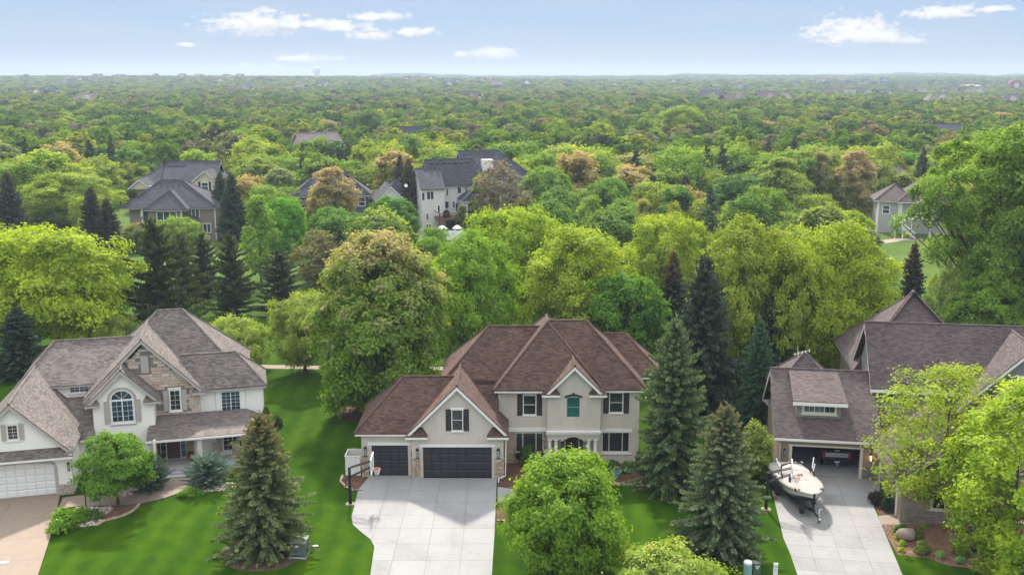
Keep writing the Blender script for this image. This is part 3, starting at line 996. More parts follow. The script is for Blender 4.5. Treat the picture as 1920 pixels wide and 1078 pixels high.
def roof(parent, x0, x1, y0, y1, ze, m=1.0, axis='x', e0='h', e1='h', mat='shingle_brown', fascia='white_paint', run0=None, run1=None, th=0.09, name='roof', soffit=True, fh=0.2):
    """hip or gable roof over an eave rectangle: shingled planes (one mesh), fascia and ridge caps as its pieces"""
    if axis == 'x':
        half = (y1 - y0) / 2
        ym = (y0 + y1) / 2
        zr = ze + m * half
        r0 = (half if run0 is None else run0) if e0 == 'h' else 0.0
        r1 = (half if run1 is None else run1) if e1 == 'h' else 0.0
        P0, P1 = (x0 + r0, ym, zr), (x1 - r1, ym, zr)
        A, B, C, D = (x0, y0, ze), (x1, y0, ze), (x1, y1, ze), (x0, y1, ze)
        planes = [[A, B, P1, P0], [C, D, P0, P1]]
        hips = [(P0, P1)]
        if e0 == 'h':
            planes.append([D, A, P0])
            hips += [(A, P0), (D, P0)]
        if e1 == 'h':
            planes.append([B, C, P1])
            hips += [(B, P1), (C, P1)]
    else:
        half = (x1 - x0) / 2
        xm = (x0 + x1) / 2
        zr = ze + m * half
        r0 = (half if run0 is None else run0) if e0 == 'h' else 0.0
        r1 = (half if run1 is None else run1) if e1 == 'h' else 0.0
        P0, P1 = (xm, y0 + r0, zr), (xm, y1 - r1, zr)
        A, B, C, D = (x0, y0, ze), (x1, y0, ze), (x1, y1, ze), (x0, y1, ze)
        planes = [[D, A, P0, P1], [B, C, P1, P0]]
        hips = [(P0, P1)]
        if e0 == 'h':
            planes.append([A, B, P0])
            hips += [(A, P0), (B, P0)]
        if e1 == 'h':
            planes.append([C, D, P1])
            hips += [(C, P1), (D, P1)]
    b = MB()
    for p in planes:
        q = [p[0]]
        for v in p[1:]:
            if (Vector(v) - Vector(q[-1])).length > 0.01:
                q.append(v)
        if (Vector(q[0]) - Vector(q[-1])).length < 0.01:
            q.pop()
        b.slab(q, (0, 0, -th))
    r = b.build(name, M[mat], parent)
    c = MB()
    for a, e in hips:
        a, e = Vector(a), Vector(e)
        if (a - e).length > 0.1:
            c.tube([a + Vector((0, 0, 0.0)), e + Vector((0, 0, 0.0))], 0.085, 6)
    c.build('ridge_cap', M[mat], r)
    f = MB()
    i = 0.025
    if soffit:
        f.box(x0 + i, x1 - i, y0 + i, y1 - i, ze - fh - 0.02, ze - th * 0.6)
    bw = 0.26
    if axis == 'x':
        for e, x, d in ((e0, x0, 1), (e1, x1, -1)):
            if e == 'g':
                for (ya, yb) in ((y0, ym), (y1, ym)):
                    MB().slab([(x + d * 0.02, ya, ze - th - .002), (x + d * 0.02, yb, zr - th - .002), (x + d * 0.02, yb, zr - th - bw), (x + d * 0.02, ya, ze - th - bw)], (d * 0.06, 0, 0)).build('rake_board', M[fascia], r)
    else:
        for e, y, d in ((e0, y0, 1), (e1, y1, -1)):
            if e == 'g':
                for (xa, xb) in ((x0, xm), (x1, xm)):
                    MB().slab([(xa, y + d * 0.02, ze - th - .002), (xb, y + d * 0.02, zr - th - .002), (xb, y + d * 0.02, zr - th - bw), (xa, y + d * 0.02, ze - th - bw)], (0, d * 0.06, 0)).build('rake_board', M[fascia], r)
    if soffit:
        f.build('fascia', M[fascia], r)
    return r


def return_roof(parent, x0, x1, y0, y1, z, h, mat, fascia, inset=0.35):
    """little hipped cornice return at the foot of a gable"""
    b = MB()
    b.add([(x0, y0, z), (x1, y0, z), (x1, y1, z), (x0, y1, z), (x0 + inset, y1, z + h), (x1 - inset, y1, z + h)], [(0, 1, 5, 4), (1, 2, 5), (3, 0, 4), (2, 3, 4, 5), (3, 2, 1, 0)])
    r = b.build('return_roof', M[mat], parent)
    MB().box(x0 + 0.01, x1 - 0.01, y0 + 0.01, y1, z - 0.16, z - 0.004).build('fascia', M[fascia], r)
    return r


def garage_door(parent, x0, x1, z0, z1, y, mat, rows=4, cols=4, trim=None, tw=0.22, panel_w=True):
    d = MB().box(x0, x1, y + 0.06, y + 0.1, z0, z1).build('garage_door', M[mat], parent)
    W, Hh = (x1 - x0) / cols, (z1 - z0) / rows
    pb = MB()
    a, c, e = 0.5, 0.5, 0.0
    pb.slab([(-.5, 0.03, -.5), (.5, 0.03, -.5), (.5, 0.03, .5), (-.5, 0.03, .5)], (0, 0.01, 0))
    pb.add([(-.5, .03, -.5), (.5, .03, -.5), (.5, .03, .5), (-.5, .03, .5), (-.44, 0, -.36), (.44, 0, -.36), (.44, 0, .36), (-.44, 0, .36)],
           [(0, 1, 5, 4), (1, 2, 6, 5), (2, 3, 7, 6), (3, 0, 4, 7), (4, 5, 6, 7)])
    me = pb.mesh('door_panel', M[mat])
    for i in range(cols):
        for j in range(rows):
            link('door_panel', me, d, (x0 + W * (i + 0.5), y + 0.015, z0 + Hh * (j + 0.5)), 0, (W * 0.965, 1, Hh * 0.93))
    if trim:
        t = MB()
        t.box(x0 - tw, x0, y - 0.05, y + 0.02, z0, z1).box(x1, x1 + tw, y - 0.05, y + 0.02, z0, z1).box(x0 - tw - 0.04, x1 + tw + 0.04, y - 0.07, y + 0.02, z1, z1 + tw + 0.02)
        t.build('door_trim', M[trim], parent)
    return d


def lantern(parent, x, y, z, s=1.0, lit=False):
    b = MB()
    b.box(x - 0.05, x + 0.05, y - 0.03, y, z - 0.1, z + 0.38 * s)
    b.tube([(x, y - 0.02, z + 0.32 * s), (x, y - 0.16, z + 0.42 * s), (x, y - 0.16, z + 0.3 * s)], 0.02, 6)
    b.lathe([(0.13 * s, 0.28 * s), (0.10 * s, 0.36 * s), (0.03, 0.42 * s)], 8, (x, y - 0.16, z))
    for a in range(4):
        an = PI / 4 + a * PI / 2
        b.tube([(x + 0.075 * s * math.cos(an), y - 0.16 + 0.075 * s * math.sin(an), z - 0.22 * s), (x + 0.11 * s * math.cos(an), y - 0.16 + 0.11 * s * math.sin(an), z + 0.28 * s)], 0.014, 4)
    b.lathe([(0.09 * s, -0.26 * s), (0.09 * s, -0.21 * s)], 8, (x, y - 0.16, z))
    o = b.build('wall_lantern', M['dark_metal'], parent)
    g = MB().lathe([(0.06 * s, -0.2 * s), (0.085 * s, 0.26 * s)], 8, (x, y - 0.16, z))
    g.build('lantern_glass', M['lamp_lit' if lit else 'lamp_glass'], o)
    return o


m_, nt_, b_ = newmat('lamp_glass')
b_.inputs['Base Color'].default_value = (0.35, 0.36, 0.36, 1)
b_.inputs['Roughness'].default_value = 0.15
m_, nt_, b_ = newmat('lamp_lit')
b_.inputs['Base Color'].default_value = (0.8, 0.4, 0.15, 1)
b_.inputs['Emission Color'].default_value = (1.0, 0.42, 0.13, 1)
b_.inputs['Emission Strength'].default_value = 3.0


def column(parent, x, y, z0, z1, r=0.13, square=False, mat='white_paint', name='column'):
    b = MB()
    if square:
        b.box(x - r, x + r, y - r, y + r, z0 + 0.22, z1 - 0.16)
        b.box(x - r * 1.25, x + r * 1.25, y - r * 1.25, y + r * 1.25, z0, z0 + 0.22)
        b.box(x - r * 1.2, x + r * 1.2, y - r * 1.2, y + r * 1.2, z1 - 0.16, z1)
    else:
        b.lathe([(r, z0 + 0.14), (r * 0.97, z0 + (z1 - z0) * 0.4), (r * 0.82, z1 - 0.14)], 18, (x, y, 0))
        b.lathe([(r * 1.25, z0 + 0.07), (r * 1.28, z0 + 0.1), (r * 1.05, z0 + 0.145)], 18, (x, y, 0))
        b.lathe([(r * 0.9, z1 - 0.145), (r * 1.15, z1 - 0.09), (r * 1.15, z1 - 0.07)], 18, (x, y, 0))
        b.box(x - r * 1.3, x + r * 1.3, y - r * 1.3, y + r * 1.3, z0, z0 + 0.072).box(x - r * 1.25, x + r * 1.25, y - r * 1.25, y + r * 1.25, z1 - 0.072, z1)
    return b.build(name, M[mat], parent)


def downspout(parent, pts, r=0.045, mat='white_paint'):
    return MB().tube(pts, r, 6).build('downspout', M[mat], parent)


# ================================================================== the brown-roofed stucco house in the middle
HM = thing('house', 'two-storey grey stucco house with brown shingle roof and two charcoal garage doors', 'house', (0, 68.75, 0), 0)
st = M['stucco']
# garage wing
wall(HM, -7.06, -0.60, 0, 3.25, 0.0, st, 0.22, [(-6.28, -1.43, -1, 2.34)])
MB().box(-0.82, -0.6, 0.22, 6.0, 0, 3.25).box(-7.06, -6.84, 0.22, 6.0, 0, 3.25).build('side_wall', st, HM)
gable_wall(HM, -7.00, -0.66, 3.25, -3.83, 6.62, 0.003, st, name='gable_wall')
garage_door(HM, -6.28, -1.43, 0.03, 2.34, 0.06, 'door_charcoal', 4, 8, 'white_paint', 0.20)
roof(HM, -7.42, -0.24, -0.36, 6.4, 3.36, 1.0, 'y', 'g', 'g', soffit=False)
MB().box(-7.36, -7.06, -0.3, 6.3, 3.12, 3.24).box(-0.6, -0.3, -0.3, 6.3, 3.12, 3.24).build('soffit', M['white_paint'], HM)
return_roof(HM, -7.46, -5.92, -0.42, 0.0, 3.20, 0.62, 'shingle_brown', 'white_paint')
return_roof(HM, -1.76, -0.22, -0.42, 0.0, 3.20, 0.62, 'shingle_brown', 'white_paint')
window(HM, -4.23, -3.43, 3.56, 5.12, 0.003, 1, 1, 2, gm='glass_dark', head=0.14, fm='white_paint', fw=0.05)
louvres(HM, -4.64, -4.26, 3.56, 5.14, 0.003, M['shutter_black'])
louvres(HM, -3.40, -3.02, 3.56, 5.14, 0.003, M['shutter_black'])
for x in (-6.66, -0.97):
    lantern(HM, x, 0.0, 1.86, 1.1)
sv = MB().box(-7.10, -6.50, -0.03, -0.002, 0, 1.56).box(-1.21, -0.565, -0.03, -0.002, 0, 1.56).build('stone_veneer', M['grout'], HM)
stones(sv, -7.10, -6.50, 0, 1.52, -0.03, 'tan_stone', 0.13, 0.14, 0.34, seed=2)
stones(sv, -1.21, -0.565, 0, 1.52, -0.03, 'tan_stone', 0.13, 0.14, 0.34, seed=3)
MB().box(-7.14, -6.49, -0.14, 0.0, 1.53, 1.60).box(-1.22, -0.53, -0.14, 0.0, 1.53, 1.60).build('stone_cap', M['taupe_trim'], HM)
hn = MB()
for k, x in enumerate((-1.05, -0.95, -0.87, -0.78)):
    hn.box(x - 0.012, x + 0.012, -0.135, -0.115, 1.30, 1.43)
    if k in (0, 2, 3):
        for zz in (1.30, 1.365, 1.43):
            hn.box(x + 0.012, x + 0.05, -0.135, -0.115, zz - 0.01, zz + 0.01)
hn.build('house_number', M['white_paint'], HM)
# third stall
wall(HM, -10.66, -7.06, 0, 3.2, 0.37, st, 0.22, [(-9.95, -7.38, -1, 2.34)])
MB().box(-10.66, -10.44, 0.59, 6.0, 0, 3.2).build('side_wall', st, HM)
garage_door(HM, -9.95, -7.38, 0.03, 2.34, 0.43, 'door_charcoal', 4, 4, 'white_paint', 0.20)
b = MB()
for q in ([(-11.08, -.05, 3.38), (-7.25, -.05, 3.38), (-4.15, 3.15, 6.58), (-7.88, 3.15, 6.58)], [(-11.08, 6.35, 3.38), (-11.08, -.05, 3.38), (-7.88, 3.15, 6.58)], [(-4.15, 6.35, 3.38), (-11.08, 6.35, 3.38), (-7.88, 3.15, 6.58), (-4.15, 3.15, 6.58)]):
    b.slab(q, (0, 0, -.09))
r3 = b.build('roof', M['shingle_brown'], HM)
b = MB()
for a_, e_ in (((-11.08, -.05, 3.38), (-7.88, 3.15, 6.58)), ((-11.08, 6.35, 3.38), (-7.88, 3.15, 6.58)), ((-7.88, 3.15, 6.58), (-4.15, 3.15, 6.58))):
    b.tube([a_, e_], .085, 6)
b.build('ridge_cap', M['shingle_brown'], r3)
MB().box(-11.05, -7.45, -.03, 6.3, 3.16, 3.32).build('fascia', M['white_paint'], r3)
MB().tube([(-7.2, -.02, 3.50), (-5.2, 2.06, 5.56)], .035, 5).tube([(-1.0, 3.6, 4.2), (-1.9, 4.6, 5.1)], .03, 5).build('light_string', M['red_trim'], HM)
lantern(HM, -10.38, 0.37, 1.86, 1.1)
sv = MB().box(-10.69, -10.18, 0.34, 0.368, 0, 1.56).box(-7.17, -7.07, 0.30, 0.368, 0, 1.9).build('stone_veneer', M['grout'], HM)
stones(sv, -10.69, -10.18, 0, 1.52, 0.34, 'tan_stone', 0.13, 0.14, 0.34, seed=5)
# two-storey front: left bay, entry bay, right bay
lw, rw = (0.81, 1.76, 3.72, 5.24), (7.08, 8.09, 3.88, 5.42)
llw, rlw = (0.26, 2.30, 0.86, 2.36), (6.60, 8.62, 0.86, 2.38)
wall(HM, -1.0, 2.56, 0, 5.7, 2.95, st, 0.22, [lw, llw])
wall(HM, 6.36, 9.28, 0, 5.7, 2.95, st, 0.22, [rw, rlw])
wall(HM, 2.56, 6.36, 2.12, 5.7, 2.15, st, 0.22, [(3.93, 4.91, 3.80, 5.33), (3.55, 5.34, 2.0, 2.3)])
MB().box(2.56, 2.76, 2.35, 2.95, 2.12, 5.7).box(6.16, 6.36, 2.35, 2.95, 2.12, 5.7).box(9.06, 9.28, 3.17, 10.2, 0, 5.7).box(-1.0, -0.8, 3.17, 6, 2.9, 5.7).build('side_wall', st, HM)
gable_wall(HM, 2.60, 6.32, 5.7, 4.47, 7.48, 2.153, st)
for (q, sh) in ((lw, True), (rw, True)):
    window(HM, q[0], q[1], q[2], q[3], 3.02, 1, 1, 2, gm='glass_dark', fm='white_paint', proud=0.09)
    louvres(HM, q[0] - 0.43, q[0] - 0.04, q[2] - 0.03, q[3] + 0.06, 2.948, M['shutter_black'])
    louvres(HM, q[1] + 0.04, q[1] + 0.43, q[2] - 0.03, q[3] + 0.06, 2.948, M['shutter_black'])
window(HM, 3.93, 4.91, 3.80, 5.33, 2.22, 1, 1, 2, gm='glass_teal', fm='taupe_trim', sill=False, fw=0.045)
b = MB()
pts = [(3.77 + (5.06 - 3.77) * k / 8, 5.40 + 0.16 * math.sin(PI * k / 8)) for k in range(9)]
b.slab([(x, 2.06, z) for x, z in reversed(pts)] + [(3.77, 2.06, 5.36), (3.84, 2.06, 5.28), (3.93, 2.06, 5.36)] + [(x, 2.06, z - 0.13) for x, z in pts[2:7]] + [(4.90, 2.06, 5.36), (5.0, 2.06, 5.28), (5.06, 2.06, 5.36)], (0, 0.09, 0))
b.box(4.34, 4.50, 2.03, 2.15, 5.44, 5.66)
b.build('arched_header', M['shutter_black'], HM)
window(HM, llw[0], llw[1], llw[2], llw[3], 3.02, [1, 2, 1], 1, 1, gm='glass_dark', fm='cream_trim', proud=0.05)
window(HM, rlw[0], rlw[1], rlw[2], rlw[3], 3.02, [1, 2.1, 1], 1, 1, gm='glass_dark', fm='cream_trim', proud=0.05)
MB().box(6.46, 8.78, 2.86, 2.95, 2.40, 2.62).box(6.50, 8.76, 2.87, 2.95, 0.70, 0.80).build('window_surround', M['white_paint'], HM)
MB().box(-0.58, 2.55, 2.88, 2.949, 2.46, 2.74).build('belt_trim', M['white_paint'], HM)
sv = MB().box(-0.58, 0.26, 2.93, 2.948, 0, 2.44).box(2.30, 2.56, 2.93, 2.948, 0, 2.44).box(0.26, 2.30, 2.93, 2.948, 0, 0.78).build('stone_veneer', M['grout'], HM)
stones(sv, -0.58, 2.56, 0.02, 2.44, 2.93, 'tan_stone', 0.16, 0.2, 0.5, [(0.30, 2.26, 0.72, 2.6)], seed=8)
# entry porch
b = MB()
b.box(2.50, 6.42, 1.98, 2.149, 2.60, 2.68).box(2.46, 6.46, 1.92, 2.149, 2.68, 2.80).box(2.52, 6.40, 2.03, 2.149, 2.50, 2.60)
b.build('entry_cornice', M['white_paint'], HM)
b = MB()
arch = [(3.55 + 1.79 * k / 10, 1.95 + 0.38 * math.sin(PI * k / 10)) for k in range(11)]
b.slab([(2.58, 2.12, 2.12), (2.58, 2.12, 2.49), (6.34, 2.12, 2.49), (6.34, 2.12, 2.12), (5.34, 2.12, 2.12)] + [(x, 2.12, z) for x, z in reversed(arch)] + [(3.55, 2.12, 2.12)], (0, 0.3, 0))
b.build('entry_beam', st, HM)
for x in (2.75, 3.20, 5.58, 6.06):
    column(HM, x, 2.27, 0.82, 2.12, 0.13)
pier = MB().box(2.52, 3.42, 2.04, 2.52, 0, 0.74).box(5.40, 6.30, 2.04, 2.52, 0, 0.74).build('pier', M['grout'], HM)
stones(pier, 2.52, 3.42, 0, 0.73, 2.04, 'tan_stone', 0.13, 0.16, 0.36, seed=11)
stones(pier, 5.40, 6.30, 0, 0.73, 2.04, 'tan_stone', 0.13, 0.16, 0.36, seed=12)
MB().box(2.46, 3.48, 1.98, 2.58, 0.74, 0.82).box(5.34, 6.36, 1.98, 2.58, 0.74, 0.82).build('pier_cap', M['cream_trim'], HM)
MB().box(2.56, 6.36, 4.3, 4.5, 0.3, 2.6).box(2.56, 2.76, 2.95, 4.3, 0.3, 2.6).box(6.16, 6.36, 2.95, 4.3, 0.3, 2.6).build('porch_wall', st, HM)
MB().box(2.56, 6.36, 2.1, 4.3, 0.0, 0.30).box(3.5, 5.4, 1.7, 2.1, 0, 0.15).build('porch_step', M['cream_trim'], HM)
dr = MB().box(4.02, 4.92, 4.24, 4.3, 0.32, 2.42)
dr.build('front_door', M['door_brown'], HM)
dm = MB().slab([(-.5, 0, -.5), (.5, 0, -.5), (.5, 0, .5), (-.5, 0, .5)], (0, 0.02, 0)).mesh('door_panel', M['door_brown'])
for x in (4.26, 4.68):
    for z in (0.8, 1.55, 2.15):
        link('door_panel', dm, HM, (x, 4.225, z), 0, (0.32, 1, 0.55 if z < 2 else 0.35))
window(HM, 3.58, 3.94, 0.4, 2.35, 4.3, 1, 1, 4, sill=False, fm='cream_trim')
window(HM, 5.0, 5.36, 0.4, 2.35, 4.3, 1, 1, 4, sill=False, fm='cream_trim')
# roofs
roof(HM, -1.30, 6.62, 2.30, 12.5, 5.80, 1.04, 'y', 'h', 'h', soffit=True)                 # projecting front hip
roof(HM, 2.7, 9.75, 2.60, 10.9, 5.74, 1.0, 'x', 'g', 'h')                               # main hip, right
roof(HM, -5.33, 3.2, 3.72, 10.8, 5.77, 1.0, 'x', 'h', 'g')                               # main hip, left
roof(HM, 4.0, 11.5, 5.9, 11.3, 5.76, 0.98, 'x', 'g', 'h')                                # rear right hip
roof(HM, 2.36, 6.58, 1.74, 6.0, 5.68, 1.0, 'y', 'g', 'g', soffit=False)                  # entry gable
return_roof(HM, 2.12, 3.45, 1.70, 2.15, 5.60, 0.50, 'shingle_brown', 'white_paint')
return_roof(HM, 5.50, 6.82, 1.70, 2.15, 5.60, 0.50, 'shingle_brown', 'white_paint')
MB().slab([(-5.0, 4.0, 6.05), (-5.0, 1.4, 3.45), (-0.93, 1.4, 3.45), (-0.93, 4.0, 6.05)], (0, 0, -0.1)).build('lower_roof', M['shingle_brown'], HM)
MB().box(-5.1, 9.0, 4.5, 10.3, 0, 5.6).build('rear_wall', st, HM)
downspout(HM, [(-0.98, 2.4, 5.55), (-0.93, 2.86, 5.3), (-0.93, 2.86, 3.0)])
downspout(HM, [(-0.42, -0.02, 3.1), (-0.46, -0.02, 0.35), (-0.46, -0.02, 0.22), (-0.95, -0.35, 0.12), (-0.95, -0.9, 0.08)])
downspout(HM, [(6.42, 2.86, 5.5), (6.42, 2.86, 2.9)])

# ================================================================== the white house on the left
A_L = math.radians(14.5)
HL = thing('house', 'white lap-sided house with grey shingle roof and stone front gable', 'house', (-23.2, 72.35, 0), A_L)
ws = M['white_siding']
SH = 'shingle_grey'
TT = 'taupe_trim'
# garage wing with arched door
gy = -4.35
arch = lambda x: 2.12 + 0.30 * math.sqrt(max(0, 1 - ((x + 11.65) / 2.55) ** 2))
wall(HL, -15.2, -8.10, 0, 3.0, gy, ws, 0.2, [(-14.1, -9.2, -1, 2.42)])
lap_siding(HL, [(-9.16, 0.75), (-8.10, 0.75), (-8.10, 3.0), (-9.16, 3.0)], gy, ws)
lap_siding(HL, [(-14.0, 2.62), (-9.16, 2.62), (-9.16, 3.0), (-14.0, 3.0)], gy, ws)
garage_door(HL, -14.1, -9.2, 0.03, 2.45, gy + 0.08, 'door_white', 5, 8)
b = MB()
xs = [-14.2 + 5.1 * k / 16 for k in range(17)]
b.slab([(x, gy - 0.045, arch(x)) for x in xs] + [(x, gy - 0.045, arch(x) + 0.24) for x in reversed(xs)], (0, 0.12, 0))
b.box(-9.2, -9.0, gy - 0.045, gy + 0.06, 0, 2.12).box(-14.3, -14.1, gy - 0.045, gy + 0.06, 0, 2.12)
b.build('door_trim', M[TT], HL)
b = MB()
b.slab([(x, gy + 0.02, arch(x) + 0.02) for x in xs] + [(-9.1, gy + 0.02, 2.66), (-14.2, gy + 0.02, 2.66)], (0, 0.05, 0))
b.build('arch_infill', ws, HL)
gable_wall(HL, -15.0, -8.15, 3.1, -11.5, 6.5, gy + 0.003, ws)
lap_siding(HL, [(-14.95, 3.35), (-8.3, 3.35), (-11.5, 6.5)], gy, ws, 0.2, holes=[(-12.22, -10.86, 4.0, 5.35)])
window(HL, -11.88, -11.20, 4.18, 5.22, gy - 0.01, 1, 2, 4, gm='glass_dark', trim=0.04, head=0.12, sillm=TT)
louvres(HL, -12.24, -11.94, 4.15, 5.25, gy - 0.02, M[TT])
louvres(HL, -11.14, -10.84, 4.15, 5.25, gy - 0.02, M[TT])
roof(HL, -15.25, -7.86, gy - 0.42, 4.6, 3.08, 1.0, 'y', 'g', 'g', SH, TT, soffit=False)
b = MB().slab([(-15.2, gy - 0.62, 2.92), (-7.86, gy - 0.62, 2.92), (-7.86, gy, 3.42), (-15.2, gy, 3.42)], (0, 0, -0.08))
pr = b.build('pent_roof', M[SH], HL)
MB().box(-15.2, -7.88, gy - 0.66, gy + 0.02, 2.72, 2.86).build('gutter', M['white_paint'], pr)
MB().box(-8.30, -8.10, gy + 0.2, 3.2, 0, 3.0).build('side_wall', ws, HL)
MB().box(-8.12, -7.90, gy - 0.6, 0.6, 2.88, 3.02).build('soffit', M[TT], HL)
lantern(HL, -8.28, gy, 1.95, 0.9)
sv = MB().box(-9.0, -8.07, gy - 0.06, gy - 0.01, 0, 0.74).build('stone_veneer', M['grout'], HL)
stones(sv, -9.0, -8.07, 0, 0.70, gy - 0.06, 'pink_stone', 0.15, 0.2, 0.45, seed=21)
MB().box(-9.02, -8.03, gy - 0.17, gy, 0.70, 0.77).build('stone_cap', M[TT], HL)
downspout(HL, [(-7.98, gy + 0.1, 2.9), (-8.05, gy + 0.12, 2.6), (-8.05, gy + 0.12, 0.1)])
# link between garage and gable
b = MB().slab([(-9.7, -1.0, 2.68), (-7.12, -1.0, 2.68), (-7.12, 3.34, 4.56), (-9.7, 3.34, 4.56)], (0, 0, -0.1))
lr = b.build('lower_roof', M[SH], HL)
MB().box(-8.0, -7.12, -1.06, -0.9, 2.46, 2.60).build('gutter', M['white_paint'], lr)
wall(HL, -8.1, -7.1, 0, 2.5, -0.55, ws, 0.2, [(-7.75, -7.3, 1.35, 2.1)])
window(HL, -7.75, -7.3, 1.35, 2.1, -0.5, 1, 2, 2, gm='glass_dark')
wall(HL, -10.9, -7.12, 4.45, 5.55, 3.35, ws, 0.2)
lap_siding(HL, [(-10.4, 4.5), (-7.12, 4.5), (-7.12, 5.45), (-10.9, 5.45)], 3.35, ws)
window(HL, -9.1, -7.72, 4.88, 5.42, 3.32, 2, 2, 2, gm='glass_blue')
roof(HL, -12.75, -4.6, 2.95, 9.9, 5.6, 0.735, 'x', 'h', 'g', SH, TT, run0=2.35)
MB().box(-12.3, -7.5, 3.55, 9.3, 0, 5.4).build('rear_wall', ws, HL)
# white gable bay
wg = (-5.86, -4.36, 3.42, 5.05)
wall(HL, -7.12, -2.95, 0, 5.2, 0.0, ws, 0.2, [])
lap_siding(HL, [(-7.12, 0.4), (-2.95, 0.4), (-2.95, 5.0), (-7.12, 5.0)], 0.0, ws, holes=[(-6.32, -3.94, 3.25, 5.0), (-6.4, -4.0, 0.7, 2.2)])
gable_wall(HL, -7.1, -2.97, 5.0, -5.03, 7.10, 0.003, ws)
lap_siding(HL, [(-7.1, 5.0), (-2.97, 5.0), (-5.03, 7.0)], 0.0, ws, holes=[(-6.05, -4.15, 4.9, 6.0)])
for q in ((-7.12, -6.92, 0.2, 2.4, 0, 5.2), (-3.15, -2.95, 0.2, 1.7, 0, 5.2)):
    MB().box(*q).build('side_wall', ws, HL)
window(HL, -5.88, -4.34, 3.40, 5.06, -0.015, 2, 2, 4, gm='glass_blue', trim=0.06, fw=0.07, proud=0.06)
# half-round fanlight
b = MB()
ring = [(-5.11 + 0.79 * math.cos(PI * k / 16), 5.10 + 0.72 * math.sin(PI * k / 16)) for k in range(17)]
ring2 = [(-5.11 + 0.70 * math.cos(PI * k / 16), 5.13 + 0.62 * math.sin(PI * k / 16)) for k in range(17)]
for k in range(16):
    q = [ring[k], ring[k + 1], ring2[k + 1], ring2[k]]
    b.slab([(x, -0.075, z) for x, z in q], (0, 0.09, 0))
b.box(-5.88, -4.34, -0.072, 0.01, 5.062, 5.125)
for k in (4, 8, 12):
    a = PI * k / 16
    b.tube([(-5.11, -0.04, 5.13), (-5.11 + 0.70 * math.cos(a), -0.04, 5.13 + 0.62 * math.sin(a))], 0.014, 4)
fl_ = b.build('arched_window', M['white_paint'], HL)
for k in range(4):
    q = [(-5.11, 5.13)] + [ring2[k * 4 + j] for j in range(5)]
    MB().slab([(x, -0.03, z) for x, z in q], (0, 0.01, 0)).build('pane', M['glass_blue'], fl_)
b = MB()
ro = [(-5.11 + 1.02 * math.cos(PI * k / 16), 5.02 + 1.0 * math.sin(PI * k / 16)) for k in range(17)]
for k in range(16):
    q = [ro[k], ro[k + 1], ring[k + 1], ring[k]]
    b.slab([(x, -0.05, z) for x, z in q], (0, 0.05, 0))
b.build('arch_surround', M[TT], HL)
louvres(HL, -6.36, -5.96, 3.36, 5.04, -0.02, M[TT])
louvres(HL, -4.26, -3.86, 3.36, 5.04, -0.02, M[TT])
MB().box(-5.98, -4.24, -0.09, 0.0, 3.18, 3.32).build('sill', M[TT], HL)
window(HL, -6.2, -4.2, 0.8, 2.1, -0.02, 2, 2, 3, gm='glass_blue', trim=0.06)
roof(HL, -7.56, -2.50, -0.40, 3.4, 4.92, 0.98, 'y', 'g', 'g', SH, TT, soffit=False)
return_roof(HL, -7.60, -6.62, -0.45, -0.03, 4.88, 0.50, SH, TT, 0.28)
return_roof(HL, -3.66, -2.46, -0.45, -0.03, 4.88, 0.50, SH, TT, 0.28)
# stone gable
gable_wall(HL, -7.2, 0.2, 5.0, -3.5, 8.72, 1.50, M['grout'], name='stone_wall')
sw = wall(HL, -2.95, 0.2, 2.9, 5.0, 1.503, M['grout'], 0.2, [], name='stone_wall')
ins = lambda x, z: z < 8.57 - abs(x + 3.5) * 0.98 and (z > 7.4 - abs(x + 5.03) * 0.98 or (x > -2.9 and z < 4.75))
stones(sw, -6.9, 0.2, 3.0, 8.7, 1.50, 'pink_stone', 0.215, 0.28, 0.8, [(-2.33, -0.83, 3.35, 5.35), (-3.85, -3.2, 6.5, 7.95)], ins, 0.07, seed=31)
window(HL, -1.95, -1.17, 3.52, 5.10, 1.44, 1, 2, 4, gm='glass_dark', trim=0.05, head=0.14, fw=0.06)
louvres(HL, -2.40, -2.03, 3.50, 5.10, 1.43, M[TT])
louvres(HL, -1.09, -0.72, 3.50, 5.10, 1.43, M[TT])
gv = MB().box(-3.80, -3.25, 1.38, 1.46, 6.55, 7.85).build('gable_vent', M[TT], HL)
roof(HL, -7.9, 0.62, 1.08, 7.4, 4.92, 1.0, 'y', 'g', 'g', SH, TT, soffit=False)
return_roof(HL, -0.35, 0.66, 1.02, 1.46, 4.86, 0.52, SH, TT, 0.28)
MB().box(0.0, 0.2, 1.7, 2.2, 2.9, 5.0).build('side_wall', ws, HL)
# right wing, upper floor
rwn = (1.70, 3.12, 3.06, 4.60)
wall(HL, 0.2, 4.80, 2.6, 5.0, 1.95, ws, 0.2, [])
lap_siding(HL, [(0.2, 2.7), (4.80, 2.7), (4.80, 4.95), (0.2, 4.95)], 1.95, ws, holes=[(1.3, 3.5, 2.8, 4.95)])
MB().box(4.60, 4.80, 2.15, 5.5, 0, 4.9).build('side_wall', ws, HL)
MB().box(4.74, 4.83, 1.90, 2.0, 2.7, 4.9).build('corner_board', M['white_paint'], HL)
MB().box(1.36, 3.46, 1.80, 1.95, 2.75, 4.9).build('window_bay', ws, HL)
window(HL, rwn[0], rwn[1], rwn[2], rwn[3], 1.78, 2, 2, 5, gm='glass_blue', trim=0.06, fw=0.06)
b = MB().slab([(1.22, 1.42, 4.98), (3.62, 1.42, 4.98), (3.62, 2.75, 5.92), (1.22, 2.75, 5.92)], (0, 0, -0.1))
rr = b.build('shed_roof', M[SH], HL)
MB().box(1.25, 3.59, 1.44, 1.80, 4.74, 4.86).build('fascia', M[TT], rr)
roof(HL, -1.2, 5.12, 1.52, 5.9, 4.95, 1.0, 'x', 'g', 'h', SH, TT)
